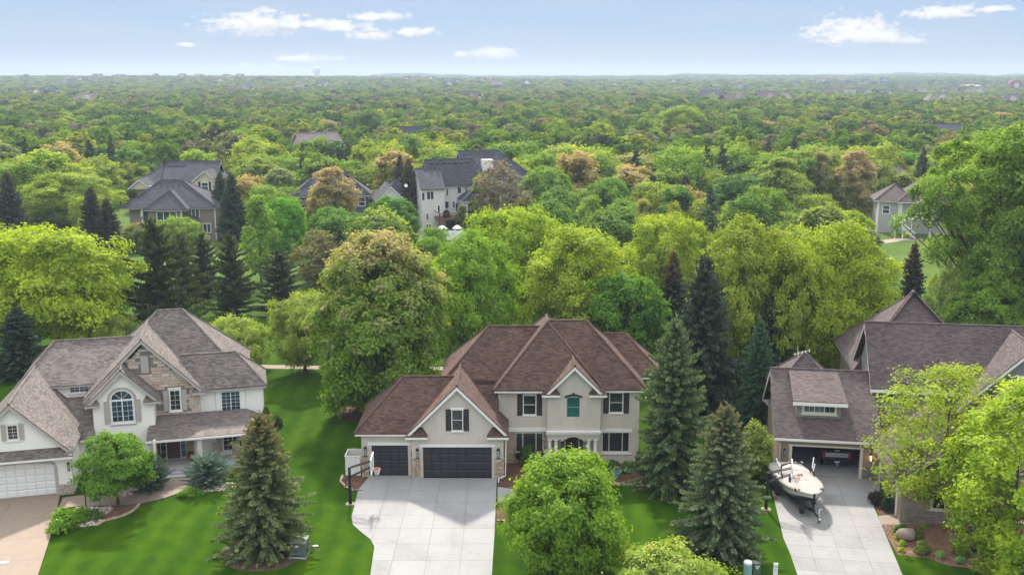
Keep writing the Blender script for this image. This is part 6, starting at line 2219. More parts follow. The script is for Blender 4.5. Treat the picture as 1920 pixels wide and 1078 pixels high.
# brown house among the conifers
h = thing('house', 'brown two-storey house with slate hip roof behind the conifers on the left', 'house', (-58.8, 176, 0), math.radians(3))
bx(h, 'wall', 'brown_siding', (-4.6, 7.6, 0, 10, 0, 5.7), (-7.6, -4.6, 2.2, 10, 0, 5.7))
MB().prism([(-7.6, 2.2), (-4.6, 0), (-4.6, 2.2)], 0, 5.7).build('bay_wall', M['brown_siding'], h)
roof(h, -8.2, 8.2, -.5, 10.4, 5.65, .78, 'x', 'h', 'h', 'shingle_slate', 'taupe_trim', run0=5.6, run1=7.2)
roof(h, -3.8, 3.6, -2.6, 4.6, 5.6, .80, 'y', 'h', 'g', 'shingle_slate', 'taupe_trim')
bx(h, 'bay_wall', 'brown_siding', (-3.2, 2.4, -1.9, 0, 2.6, 5.5))
for (x0, x1, z0, z1, y, s) in ((-5.0, -2.5, 3.6, 5.2, -.02, [2, 1]), (3.6, 5.0, 3.9, 5.5, -.02, 2), (5.4, 6.8, 1.2, 2.9, -.02, 2), (-4.4, -2.8, .9, 2.5, -.02, 2), (-1.8, 1.6, 3.6, 5.2, -1.92, 3), (5.6, 6.5, -0.2, .7, -.02, 1)):
    window(h, x0, x1, max(.1, z0), z1, y, s, 1, 1, gm='glass_blue', fm='white_paint', fw=.12, sill=False)
bx(h, 'corner_board', 'white_paint', (-4.85, -4.6, -.06, .1, 0, 5.6), (2.25, 2.5, -1.96, -1.8, 2.6, 5.5), (7.5, 7.66, -.05, .1, 0, 5.6))
MB().slab([(2.6, -2.4, 3.1), (5.0, -1.4, 3.1), (4.8, 0, 4.1), (2.6, 0, 4.4)], (0, 0, -.1)).build('porch_roof', M['shingle_slate'], h)
bx(h, 'porch_post', 'taupe_trim', (4.55, 4.8, -1.5, -1.3, 0, 3.0))
bx(h, 'porch_window', 'white_paint', (3.0, 4.2, -.04, 0, .8, 2.7))
vents(h, [(-2.2 + 1.0 * k, 4.0, 8.85) for k in range(5)])
bx(h, 'flue', 'white_paint', (-4.3, -4.0, 3.8, 4.1, 8.2, 9.0))
# beige house behind it
h = thing('house', 'beige gabled house with slate roof just behind the brown house', 'house', (-70, 216, 0), math.radians(2))
bx(h, 'wall', 'beige_wall', (-9, 3.8, 1, 11, 0, 5.6), (3.6, 8.2, -1.2, 8, 0, 6.0))
roof(h, -10.5, 0.5, -.2, 11, 4.9, .72, 'x', 'h', 'g', 'shingle_slate', 'taupe_trim')
roof(h, -5.2, 7.5, 1.0, 12, 5.6, .76, 'x', 'g', 'g', 'shingle_slate', 'white_paint')
roof(h, 3.2, 8.6, -1.7, 9, 6.3, .84, 'y', 'g', 'g', 'shingle_slate', 'white_paint', soffit=False)
gable_wall(h, 3.6, 8.2, 6.0, 5.9, 8.3, -1.2, M['beige_wall'])
roof(h, -9.5, -4.6, -3.5, 4, 5.0, .8, 'y', 'g', 'g', 'shingle_slate', 'white_paint', soffit=False)
gable_wall(h, -9.1, -5.0, 4.8, -7.05, 6.6, -3.1, M['beige_wall'])
window(h, 5.0, 6.5, 4.3, 6.0, -1.22, 1, 1, 2, gm='glass_blue', fm='white_paint', fw=.12, sill=False)
louvres(h, 4.45, 4.9, 4.2, 6.1, -1.22, M['shutter_black'])
louvres(h, 6.6, 7.05, 4.2, 6.1, -1.22, M['shutter_black'])
window(h, -1.2, 2.2, 4.3, 5.5, .98, 3, 1, 1, gm='glass_blue', fm='white_paint', fw=.12, sill=False)
bx(h, 'chimney', 'dark_metal', (-4.6, -4.1, 5.6, 6.2, 9.2, 10.6))
# blue-grey house
h = thing('house', 'dark blue-grey house half hidden by the salmon tree', 'house', (-32.5, 190, 0), math.radians(9))
bx(h, 'wall', 'blue_siding', (-1.0, 5.9, 0, 9, 0, 6.1), (-11, -1, 1.5, 9, 0, 5.6))
roof(h, -8.2, 6.5, -.5, 9.4, 6.1, .80, 'x', 'h', 'h', 'shingle_slate', 'white_paint')
roof(h, -15.5, -5, -1.6, 7.5, 4.9, .45, 'x', 'h', 'g', 'shingle_slate', 'white_paint')
window(h, 3.9, 5.3, 4.0, 5.7, -.03, 1, 1, 2, gm='glass_blue', fm='white_paint', fw=.14, sill=False)
window(h, -9.2, -6.8, 3.2, 4.8, 1.45, 3, 1, 1, gm='glass_blue', fm='white_paint', fw=.12, sill=False)
window(h, 1.0, 2.6, .8, 2.6, -.03, 2, 1, 1, gm='glass_blue', fm='white_paint', fw=.12, sill=False)
vents(h, [(-13 + 1.6 * k, 1.6, 6.1) for k in range(4)] + [(1.2, 3.4, 9.2), (2.4, 3.4, 9.2)])
# white house with deck
h = thing('house', 'white two-storey house with slate roof and raised wooden deck', 'house', (-11.2, 189, 0), math.radians(16))
bx(h, 'wall', 'pale_siding', (-3.6, 8.6, 1.8, 9.6, 0, 8.0), (-5.6, -1.3, -.4, 8.8, 0, 7.7), (1.9, 5.6, -2.2, 1.8, 2.6, 5.6))
MB().slab([(-5.6, -.4, 7.7), (-5.6, 8.8, 7.7), (-5.6, 4.2, 10.6)], (.2, 0, 0)).build('gable_wall', M['pale_siding'], h)
MB().slab([(-3.6, 1.8, 8.0), (-3.6, 9.6, 8.0), (-3.6, 5.7, 12.1)], (.2, 0, 0)).build('gable_wall', M['pale_siding'], h)
roof(h, -3.95, 8.4, 1.2, 10.2, 7.95, 1.0, 'x', 'g', 'h', 'shingle_slate', 'white_paint', run1=3.0, soffit=False, fh=.3)
roof(h, -5.95, -1.2, -.9, 9.3, 7.6, .66, 'x', 'g', 'g', 'shingle_slate', 'white_paint', soffit=False)
roof(h, 1.5, 6.0, -2.7, 2.6, 5.5, .72, 'y', 'h', 'g', 'shingle_slate', 'white_paint', run0=1.0)
roof(h, 3.5, 17, 4, 15, 9.0, .85, 'x', 'g', 'h', 'shingle_slate', 'white_paint')
bx(h, 'wall', 'pale_siding', (4, 16.5, 4.6, 14.6, 0, 8.9))
bx(h, 'chimney', 'white_paint', (7.3, 9.4, 5.2, 6.4, 8, 12.2))
vents(h, [(-2.6 + 1.15 * k, 4.9, 11.7) for k in range(7)] + [(-5.2 + 1.0 * k, 3.4, 10.1) for k in range(3)])
for (x0, x1, z0, z1, y, s) in ((-4.7, -3.3, 5.6, 7.2, -.42, 2), (-4.9, -4.3, 1.9, 3.2, -.42, 1), (-4.9, -3.9, .3, 1.2, -.42, 2), (-.6, -.1, 5.9, 7.4, 1.76, 1), (1.5, 2.4, 6.3, 7.6, 1.76, 1), (3.0, 3.5, 6.3, 7.6, 1.76, 1),
                               (-.9, .0, 3.6, 5.0, 1.76, 1), (.6, 2.2, 3.6, 5.0, 1.76, 3), (6.6, 7.2, 6.2, 7.6, 1.76, 1)):
    window(h, x0, x1, z0, z1, y, s, 1, 1, gm='glass_blue', fm='white_paint', fw=.10, sill=False)
window(h, -.42 - 5.2, -5.2 + .2, 5.5, 7.0, -.42, 1, 1, 1, gm='glass_blue', fm='white_paint', fw=.08, sill=False)
window(h, 2.5, 4.9, 2.75, 5.0, -2.23, 2, 1, 1, gm='glass_dark', fm='white_paint', fw=.12, sill=False)
bx(h, 'deck_door', 'white_paint', (-2.9, -2.0, -.47, -.4, 2.65, 4.7), (1.05, 1.8, 1.7, 1.79, 2.65, 4.8))
bx(h, 'deck_door_glass', 'glass_dark', (-2.6, -2.3, -.49, -.47, 3.2, 4.5), (1.2, 1.65, 1.68, 1.7, 2.9, 4.6))
dk = bx(h, 'deck', 'deck_wood', (-3.3, 5.8, -4.8, -2.25, 2.32, 2.6), (-3.3, 1.85, -2.25, -.45, 2.32, 2.6))
for x in (-3.2, -.2, 2.6, 5.6):
    bx(dk, 'deck_post', 'deck_wood', (x - .12, x + .12, -4.75, -4.5, 0, 3.6))
bx(dk, 'rail', 'deck_wood', (-3.3, -.5, -4.78, -4.66, 3.5, 3.62), (.9, 5.8, -4.78, -4.66, 3.5, 3.62), (5.7, 5.8, -4.66, -2.25, 3.5, 3.62), (-3.3, -3.2, -4.66, -.4, 3.5, 3.62), (-3.3, -.5, -4.75, -4.69, 2.75, 2.82), (.9, 5.8, -4.75, -4.69, 2.75, 2.82))
b = MB()
for k in range(34):
    x = -3.15 + .27 * k
    if -.5 < x < .9:
        continue
    b.box(x - .02, x + .02, -4.74, -4.70, 2.82, 3.5)
tag(b.build('balusters', M['dark_metal'], dk), kind='stuff')
b = MB()
for k in range(10):
    b.box(.0 + .26 * k, .3 + .26 * k, -5.9, -4.85, 2.34 - .25 * k, 2.40 - .25 * k)
b.slab([(-.1, -5.95, 2.5), (2.6, -5.95, -.05), (2.6, -5.95, .2), (-.1, -5.95, 2.75)], (0, .08, 0)).slab([(-.1, -4.9, 3.4), (2.6, -4.9, .85), (2.6, -4.9, .98), (-.1, -4.9, 3.53)], (0, .08, 0))
b.build('deck_stair', M['deck_wood'], dk)
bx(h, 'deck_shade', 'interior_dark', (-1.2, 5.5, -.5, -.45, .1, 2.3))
# garage gable to its left
h = thing('garage', 'white gabled garage between the dark blue house and white deck house', 'garage', (-22.4, 189, 0), math.radians(14))
bx(h, 'wall', 'pale_siding', (-2.4, 2.6, 0, 7, 0, 5.4))
gable_wall(h, -2.4, 2.6, 5.4, .1, 7.9, 0, M['pale_siding'])
roof(h, -2.85, 3.05, -.4, 8, 5.1, 1.0, 'y', 'g', 'g', 'shingle_slate', 'white_paint', soffit=False)
roof(h, -.5, 7.5, 4, 9, 6.3, .9, 'x', 'h', 'g', 'shingle_slate', 'white_paint')
bx(h, 'wall', 'pale_siding', (0, 7.2, 4.5, 8.6, 0, 6.2))
t = thing('satellite_dish', 'small white satellite dish above the white garage roof', 'dish', (-19.6, 190, 7.4), .3)
MB().lathe([(.02, 0), (.2, .04), (.33, .12), (.31, .14), (.02, .03)], 16).build('dish', M['vinyl_white'], t, (0, 0, .5), (PI / 2 - .4, 0, 0))
MB().tube([(0, .1, -1.2), (0, .1, .5)], .05, 6).build('mast', M['dark_metal'], t)
# patio furniture and fence
tag(MB().box(-6, 6, -3.4, 3.4, -.02, .05).build('patio', M['concrete_path'], None, (-11.6, 181.2, 0), math.radians(12)), 'sunlit pale patio below the wooden deck', kind='structure')


def picnic(label, x, y, rz, um=False):
    t = thing('picnic_table', label, 'table', (x, y, .05), rz, 'red timber furniture on the patio')
    b = MB()
    for k in range(5):
        b.box(-1.1, 1.1, -.42 + .17 * k, -.27 + .17 * k, .72, .77)
    b.build('table_top', M['wood_red'], t)
    for s in (-1, 1):
        bx(t, 'bench', 'wood_red', (-1.1, 1.1, s * .75 - .14, s * .75 + .14, .42, .47))
        bx(t, 'leg', 'wood_red', (s * .8 - .05, s * .8 + .05, -.8, .8, .34, .42), (s * .8 - .05, s * .8 + .05, -.35, -.25, 0, .72), (s * .8 - .05, s * .8 + .05, .25, .35, 0, .72))


picnic('red timber picnic table at the left of the sunny patio', -15.6, 181.6, .3)
picnic('red timber picnic table nearest the deck stair', -13.4, 183.6, -.2)
for k, (x, y, lb) in enumerate([(-12.2, 178.6, 'white patio parasol left of the two behind the white fence'), (-9.6, 179.0, 'white patio parasol right of the two behind the white fence')]):
    t = thing('parasol', lb, 'parasol', (x, y, .05), 0, 'parasols on the patio')
    MB().lathe([(.9, 1.55), (.6, 1.85), (.05, 2.15)], 8).build('canopy', M['vinyl_white'] if k == 0 else M['vinyl_white'], t)
    MB().tube([(0, 0, 0), (0, 0, 2.2)], .03, 6).build('pole', M['dark_metal'], t)
    MB().lathe([(.5, .68), (.5, .74)], 12).build('table_top', M['wood_red'], t)
t = thing('fence', 'white vinyl panel fence in front of the patio', 'fence', (-17.6, 177.2, 0), math.radians(-13))
for k in range(5):
    bx(t, 'fence_panel', 'vinyl_white', (2.0 * k + .08, 2.0 * k + 1.92, -.03, .03, .1, 1.75))
    bx(t, 'post', 'vinyl_white', (2.0 * k - .07, 2.0 * k + .07, -.07, .07, 0, 1.9))
bx(t, 'post', 'vinyl_white', (9.93, 10.07, -.07, .07, 0, 1.9))
bx(t, 'fence_panel', 'vinyl_white', (9.97, 10.03, .1, 4.0, .1, 1.75))
t = thing('grill_cover', 'black covered barbecue standing on the raised deck', 'barbecue', (-11.9, 185.6, 2.62), .2)
MB().slab([(-.7, -.3, 0), (.7, -.3, 0), (.55, -.3, 1.0), (.25, -.3, 1.35), (-.25, -.3, 1.35), (-.55, -.3, 1.0)], (0, .6, 0)).build('cover', M['steel_black'], t)
# grey house on the right with the white stair
h = thing('house', 'grey house with brown hip roof partly behind the tall cottonwood', 'house', (68.5, 184, 0), math.radians(-14))
bx(h, 'wall', 'grey_siding', (-2.6, 12, .4, 9, 0, 6.0))
roof(h, -3.3, 4.0, -.3, 8.0, 5.9, .72, 'y', 'h', 'h', 'shingle_mauve', 'white_paint')
roof(h, .5, 13, -1.6, 9, 5.9, .80, 'x', 'h', 'h', 'shingle_mauve', 'white_paint')
roof(h, 3.6, 8.2, -2.6, 4, 6.0, .9, 'y', 'g', 'g', 'shingle_mauve', 'white_paint', soffit=False)
gable_wall(h, 4.0, 7.8, 6.0, 5.9, 7.8, -2.2, M['pale_siding'])
bx(h, 'corner_board', 'white_paint', (-2.7, -2.4, .3, .5, 0, 5.8), (.9, 1.6, .32, .45, 2.8, 5.8))
window(h, 4.6, 6.8, 3.2, 5.2, .36, 2, 1, 1, gm='glass_blue', fm='white_paint', fw=.14, sill=False)
window(h, -1.8, -.5, 3.4, 5.0, .36, 1, 1, 2, gm='glass_blue', fm='white_paint', fw=.12, sill=False)
st_ = thing('stair', 'white railed outdoor stair with landing below the grey house', 'stair', (66.6, 177.2, 0), math.radians(-8))
b = MB()
b.box(-.1, 1.4, 0, 1.3, 2.25, 2.4).box(2.6, 6.6, 1.4, 4.0, 3.2, 3.35)
b.build('landing', M['vinyl_white'], st_)
for k in range(9):
    bx(st_, 'tread', 'canvas_grey', (.7 + .3 * k, 1.0 + .3 * k, -.1, 1.0, 2.1 - .25 * k, 2.16 - .25 * k))
b = MB()
for yy in (-.15, 1.05):
    for q in (0.25, 1.1):
        b.slab([(.6, yy, 2.1 + q), (3.4, yy, -.1 + q), (3.4, yy, .05 + q), (.6, yy, 2.25 + q)], (0, .1, 0))
    for k in range(11):
        x = .7 + .26 * k
        b.box(x, x + .05, yy + .02, yy + .07, 2.2 - .79 * (x - .6), 3.15 - .79 * (x - .6))
b.build('railing', M['vinyl_white'], st_)
b = MB()
for q in (.25, 1.1):
    b.slab([(1.0, 1.3, 2.3 + q), (2.8, 2.4, 3.2 + q), (2.8, 2.4, 3.35 + q), (1.0, 1.3, 2.45 + q)], (.05, -.1, 0)).box(2.7, 6.6, 1.35, 1.45, 3.25 + q, 3.37 + q).box(-.2, -.1, 0, 1.3, 2.3 + q, 2.42 + q).box(-.1, .7, -.1, 0, 2.3 + q, 2.42 + q)
for k in range(14):
    b.box(2.75 + .28 * k, 2.80 + .28 * k, 1.37, 1.43, 3.5, 4.35)
for k in range(6):
    b.slab([(1.1 + .3 * k, 1.32 + .18 * k, 2.55 + .15 * k), (1.16 + .3 * k, 1.32 + .18 * k, 2.55 + .15 * k), (1.16 + .3 * k, 1.32 + .18 * k, 3.4 + .15 * k), (1.1 + .3 * k, 1.32 + .18 * k, 3.4 + .15 * k)], (0, .05, 0))
    b.box(-.19, -.12, .1 + .22 * k, .15 + .22 * k, 2.5, 3.4)
b.build('railing', M['vinyl_white'], st_)
for (x, y, z) in ((0, 0, 2.25), (1.3, 0, 2.25), (3.0, 1.6, 3.2), (6.2, 1.6, 3.2)):
    bx(st_, 'post', 'vinyl_white', (x - .08, x + .08, y - .08, y + .08, 0, z))
# houses deeper in the wood: walls, roof and windows
FAR = [  # px, ground py, width m, depth, eave, pitch, gables, wall, roof, turn, label
    (528, 296, 13, 9, 5.5, .8, 'g', 'pale_siding', 'shingle_red', .35, 'pale house with red-brown roof behind the salmon trees left of centre'),
    (425, 285, 14, 9, 5, .8, 'g', 'pale_siding', 'shingle_red', -.3, 'pale house with dull red roof glimpsed in the trees above the beige house'),
    (312, 300, 9, 8, 4.5, .7, 'g', 'beige_wall', 'shingle_mauve', .3, 'tan roofed house barely showing left of the beige house'),
    (612, 322, 13, 10, 6, .9, 'g', 'beige_wall', 'shingle_grey', .7, 'grey hip roofed house above the salmon tree'),
    (772, 306, 11, 9, 6, 1.0, 'g', 'blue_siding', 'shingle_slate', .1, 'dark blue gabled house with white trim beyond the white deck house'),
    (650, 280, 13, 9, 5, .7, 'h', 'pale_siding', 'shingle_slate', .1, 'slate roofed house left of the tall dark green trees'),
    (770, 254, 14, 9, 5, .7, 'g', 'pale_siding', 'shingle_slate', -.2, 'slate roofed house behind the pair of round trees'),
    (1448, 300, 15, 10, 5.5, .8, 'h', 'beige_wall', 'shingle_mauve', .4, 'mauve roofed house sunk between round trees right of centre'),
    (1756, 290, 14, 10, 6, .8, 'g', 'red_brick', 'shingle_slate', -.35, 'red brick gabled house with blue-grey roof at the right'),
    (1262, 290, 11, 9, 6, .8, 'h', 'red_brick', 'shingle_red', 0, 'dark red brick house glimpsed under the tall dark trees'),
    (1660, 372, 11, 8, 5, .8, 'h', 'grey_siding', 'shingle_grey', .2, 'grey roof end poking out behind the grey stair house'),
    (1415, 268, 10, 8, 4, .7, 'h', 'pale_siding', 'shingle_grey', 0, 'grey roofed house beside the dark pines right of centre')]
MID_HOUSES = []
for (qx, qy, W, D, E, pt, gb, wm, rm, rz, lb) in FAR:
    x, y = G(qx, qy)
    MID_HOUSES.append((x, y, 9))
    h = thing('house', lb, 'house', (x, y, hgt(x, y) - 1.6), rz)
    bx(h, 'wall', wm, (-W / 2, W / 2, 0, D, 0, E + 2))
    roof(h, -W / 2 - .5, W / 2 + .5, -.5, D + .5, E + 2, pt, 'x', gb, gb, rm, 'white_paint', soffit=gb == 'h', fh=.3)
    if gb == 'g':
        MB().slab([(-W / 2, 0, E + 2), (-W / 2, D, E + 2), (-W / 2, D / 2, E + 2 + pt * D / 2)], (.2, 0, 0)).slab([(W / 2 - .2, 0, E + 2), (W / 2 - .2, D, E + 2), (W / 2 - .2, D / 2, E + 2 + pt * D / 2)], (.2, 0, 0)).build('gable_wall', M[wm], h)
        roof(h, 0.5, 5.5, -1.8, D / 2, E + 2, pt * 1.1, 'y', 'g', 'g', rm, 'white_paint', soffit=False)
        gable_wall(h, .8, 5.2, E + 1.9, 3.0, E + 4.1, -1.3, M[wm])
        bx(h, 'bay_wall', wm, (.8, 5.2, -1.3, 0, 0, E + 1.9))
        window(h, 2.2, 3.8, E + .2, E + 1.6, -1.33, 2, 1, 1, gm='glass_blue', fm='white_paint', fw=.14, sill=False)
    for k in (-.32, -.1):
        window(h, W * k - .8, W * k + .8, E - .2, E + 1.4, -.03, 2, 1, 1, gm='glass_blue', fm='white_paint', fw=.14, sill=False)
# a white chimney stack and many small houses on the far slopes
rf = random.Random(77)
LANDMARKS = [(45, 'the mustard green tree'), (137, 'the pink tree pair'), (280, 'the beige house'), (375, 'the lowest left cloud'), (470, 'the pink-green tree'), (609, 'the water tower'), (690, 'the tall dark green tree'), (830, 'the white deck house'),
             (940, 'the bright round tree'), (1082, 'the bronze tree'), (1275, 'the tall feathery tree'), (1434, 'the rusty pink tree'), (1527, 'the second rusty tree'), (1620, 'the large right cloud'), (1720, 'the pale field'), (1790, 'the red brick house'), (1873, 'the orange rusty tree')]
USED = {}


def landmark(qx):
    lx, nm = min(LANDMARKS, key=lambda q: abs(q[0] - qx))
    return ('in line with ' if abs(lx - qx) < 14 else 'left of ' if qx < lx else 'right of ') + nm


def uniq(lb):
    n = USED[lb] = USED.get(lb, 0) + 1
    return lb if n == 1 else lb + ', ' + ['second', 'third', 'fourth', 'fifth', 'sixth', 'seventh', 'eighth', 'ninth'][min(n, 9) - 2] + ' nearest'


far_pts = [(1466, 208), (1438, 208), (1380, 214), (1330, 205), (1560, 194), (1590, 196), (1620, 194), (1660, 196), (1700, 189), (1730, 192), (1765, 190), (1790, 188), (1810, 190), (1830, 192), (1345, 180), (1385, 180),
           (1620, 170), (1655, 163), (1406, 152), (410, 160), (290, 163), (240, 168), (225, 166), (340, 164), (372, 162), (428, 162), (448, 162), (260, 154), (340, 155), (45, 155), (66, 196), (157, 218), (455, 183), (470, 178), (185, 165), (150, 160),
           (880, 208), (900, 166), (855, 172), (660, 152), (700, 158), (760, 166), (780, 158), (806, 160), (840, 175), (1080, 147), (1150, 176), (1260, 168), (1300, 160), (1490, 176), (1540, 166), (1848, 178), (1892, 214), (1760, 216), (930, 176), (985, 172), (560, 182), (610, 176), (120, 172), (90, 190)]
fw_, fr_ = {}, {}
for i, (qx, qy) in enumerate(far_pts):
    x, y = G(qx, qy)
    z = hgt(x, y)
    for _ in range(6):
        x, y = G(qx, qy, z)
        z = hgt(x, y)
    if y > 3600:
        x, y = x * 3600 / y, 3600.0
        z = hgt(x, y)
    W, D = rf.uniform(12, 19), rf.uniform(9, 12)
    sc = 0.9 + min(0.4, y / 5000)
    wm = rf.choice(['pale_siding', 'beige_wall', 'white_paint', 'grey_siding'])
    rm = rf.choice(['shingle_grey', 'shingle_mauve', 'shingle_slate', 'shingle_slate'])
    lb = uniq('%s house, %s roof, %s, %s' % ({'pale_siding': 'pale grey', 'beige_wall': 'beige', 'white_paint': 'white', 'grey_siding': 'grey'}[wm], {'shingle_grey': 'light grey', 'shingle_mauve': 'brown', 'shingle_slate': 'slate'}[rm],
                                                     'at the skyline' if qy < 159 else 'below the skyline' if qy < 180 else 'deep in the wood', landmark(qx)))
    h = thing('far_house', lb, 'house', (x, y, z + 2.8), rf.uniform(-.7, .7), 'distant houses among the trees')
    bx(h, 'wall', wm, (-W / 2, W / 2, 0, D, 0, 7.2 * sc))
    roof(h, -W / 2 - .6, W / 2 + .6, -.6, D + .6, 7.2 * sc, .75, 'x', rf.choice('gh'), 'g', rm, 'white_paint', soffit=False)
    roof(h, -W * .1, W * .4, -3, D * .5, 7.2 * sc, .9, 'y', 'g', 'g', rm, 'white_paint', soffit=False)
    gable_wall(h, -W * .1 + .4, W * .4 - .4, 7.0 * sc, W * .15, 7.0 * sc + W * .21, -2.6, M[wm])
    bx(h, 'bay_wall', wm, (-W * .1 + .4, W * .4 - .4, -2.6, 0, 0, 7.0 * sc))
    b = MB()
    for k in (-.38, -.22, .05, .22):
        yy = -2.66 if k > 0 else -.06
        b.box(W * k - .7, W * k + .7, yy, yy + .05, 4.2 * sc, 5.9 * sc)
    b.build('window', M['glass_blue'], h)
# water tower on the skyline
x, y = (609 - 960) / FPX / math.cos(PITCH) * 4200, 4200.0
z = hgt(x, y)
t = thing('water_tower', 'pale round water tower standing on the hazy skyline', 'water tower', (x, y, z), 0)
MB().lathe([(9.5, 0), (8.5, 8), (8.6, 20), (10.5, 24)], 24).build('column', M['concrete_tower'], t)
MB().lathe([(10.5, 24), (14.5, 28), (15.5, 32), (15.5, 45), (14.8, 46)], 28).build('tank', M['concrete_tower'], t)
MB().lathe([(14.8, 46), (8, 48.5), (.5, 49.5)], 28).build('cap', M['concrete_tower'], t)
# red brick supermarket-like building with round-headed tower
x, y = G(1903, 178)
z = hgt(x, y)
x, y = G(1903, 178, z)
z = hgt(x, y)
t = thing('brick_building', 'long red brick building with a round-topped central gable at far right', 'building', (x, y, z), 0)
bx(t, 'wall', 'red_brick', (-28, -8, 0, 20, 0, 8.5), (8, 40, 0, 20, 0, 8.5))
arc = [(9 * math.cos(a), 15 + 6 * math.sin(a)) for a in np.linspace(0, PI, 13)]
MB().slab([(9, -1.5, 0), (9, -1.5, 15)] + [(xx, -1.5, zz) for xx, zz in arc[1:-1]] + [(-9, -1.5, 15), (-9, -1.5, 0)], (0, 8, 0)).build('tower_wall', M['red_brick'], t)
MB().lathe([(3.4, 0), (3.4, .5), (2.5, .6)], 20).build('round_sign', M['beige_wall'], t, (0, -2.0, 14), (PI / 2, 0, 0))
bx(t, 'canopy', 'white_paint', (-28, 40, -4, -1.6, 4.3, 5.0))
bx(t, 'shop_window', 'glass_dark', (-26, -10, -.06, 0, .5, 4), (10, 38, -.06, 0, .5, 4))
bx(t, 'roof', 'shingle_red', (-28.5, -9, -.5, 20.5, 8.5, 9.3), (9, 40.5, -.5, 20.5, 8.5, 9.3))
# open fields on the far slope
for (x0, x1, y0, y1, lb) in ((1660, 1780, 163, 157, 'pale tilled field on the far slope at the right'), (1800, 1925, 166, 158, 'pale field behind the red brick building')):
    pts = []
    for (qx, qy) in ((x0, y0), (x1, y0), (x1, y1), (x0, y1)):
        z = 6
        for _ in range(5):
            x, y = G(qx, qy, z)
            y = min(y, 4200)
            z = hgt(x, y)
        pts.append((x, y, z + 4.0))
    tag(MB().slab(pts, (0, 0, -8)).build('field', M['field']), lb, kind='structure')

# ================================================================== trees and shrubs
YG = (0.150, 0.190, 0.020)     # fresh yellow-green
LG = (0.105, 0.160, 0.022)     # light green
MG = (0.066, 0.122, 0.020)     # mid green
DG = (0.036, 0.080, 0.018)     # deep green
OL_ = (0.125, 0.135, 0.035)    # olive
PG = (0.150, 0.170, 0.060)     # pale sage
RD = (0.200, 0.120, 0.060)     # salmon
PK = (0.240, 0.130, 0.095)     # pink
GY = (0.100, 0.088, 0.120)     # grey, twiggy
SP = (0.040, 0.066, 0.028)     # spruce
DS = (0.022, 0.036, 0.020)     # dark spruce
BS = (0.050, 0.085, 0.072)     # blue spruce
BR = (0.075, 0.062, 0.040)     # brownish conifer
TAKEN = []


def at(key, qx, qb, qt, wpx, col, tip, label, cat='tree', name=None, group=None):
    x, y = G(qx, qb)
    h = P(qx, qt, y)[1]
    d = y * _c + (CAM_H - h * .5) * _s
    w = wpx * d / FPX
    TAKEN.append((x, y, w * .5))
    if name is None:
        name = 'spruce_tree' if key in ('spruce', 'spruce_b', 'dark_spruce', 'far_spruce') else 'pine_tree' if key == 'pine' else 'tree'
    return tree(key, x, y, h, w, col, tip, label, cat, group, name)


# --- on the lawns
at('little_maple', 222, 946, 806, 148, (0.060, 0.125, 0.018), .0, 'little green maple on a forked trunk before the white house', name='maple_tree')
at('spruce', 500, 1032, 778, 172, (0.082, 0.112, 0.046), .42, 'full spruce with browning top on lawn before the white porch')
at('maple', 1062, 1070, 848, 232, (0.085, 0.150, 0.018), .05, 'round bright green maple in front of the stucco house entry', name='maple_tree')
at('crab', 1250, 1160, 1036, 250, (0.115, 0.165, 0.045), .10, 'pale yellow-green treetop rising at the bottom edge of the lawn')
at('spruce_b', 1257, 918, 598, 150, (0.064, 0.098, 0.042), .0, 'tall spruce against the right corner of the stucco house')
at('spruce', 1350, 1030, 760, 165, (0.074, 0.105, 0.054), .34, 'spruce with brown leader on lawn left of the boat')
at('airy', 1755, 978, 683, 285, (0.125, 0.170, 0.022), .12, 'airy light green tree with dark trunk in the right mulch bed')
at('upright', 1888, 1090, 716, 255, (0.125, 0.185, 0.018), .06, 'bright lime green tree cut by the right edge of the photo')
at('loose_bush', 1413, 892, 797, 76, (0.105, 0.130, 0.045), .0, 'loose green shrub tree against the left wall of the tan house', 'shrub', 'shrub')
at('spruce', 1664, 955, 918, 26, (0.034, 0.060, 0.034), .0, 'dwarf cone-shaped spruce by the side garage of the tan house')
at('low_juniper', 282, 918, 868, 70, BS, .0, 'blue-green spreading juniper left of the porch steps', 'shrub', 'shrub')
at('low_juniper', 390, 910, 862, 80, (0.075, 0.115, 0.098), .0, 'blue-green spreading juniper right of the porch steps', 'shrub', 'shrub')
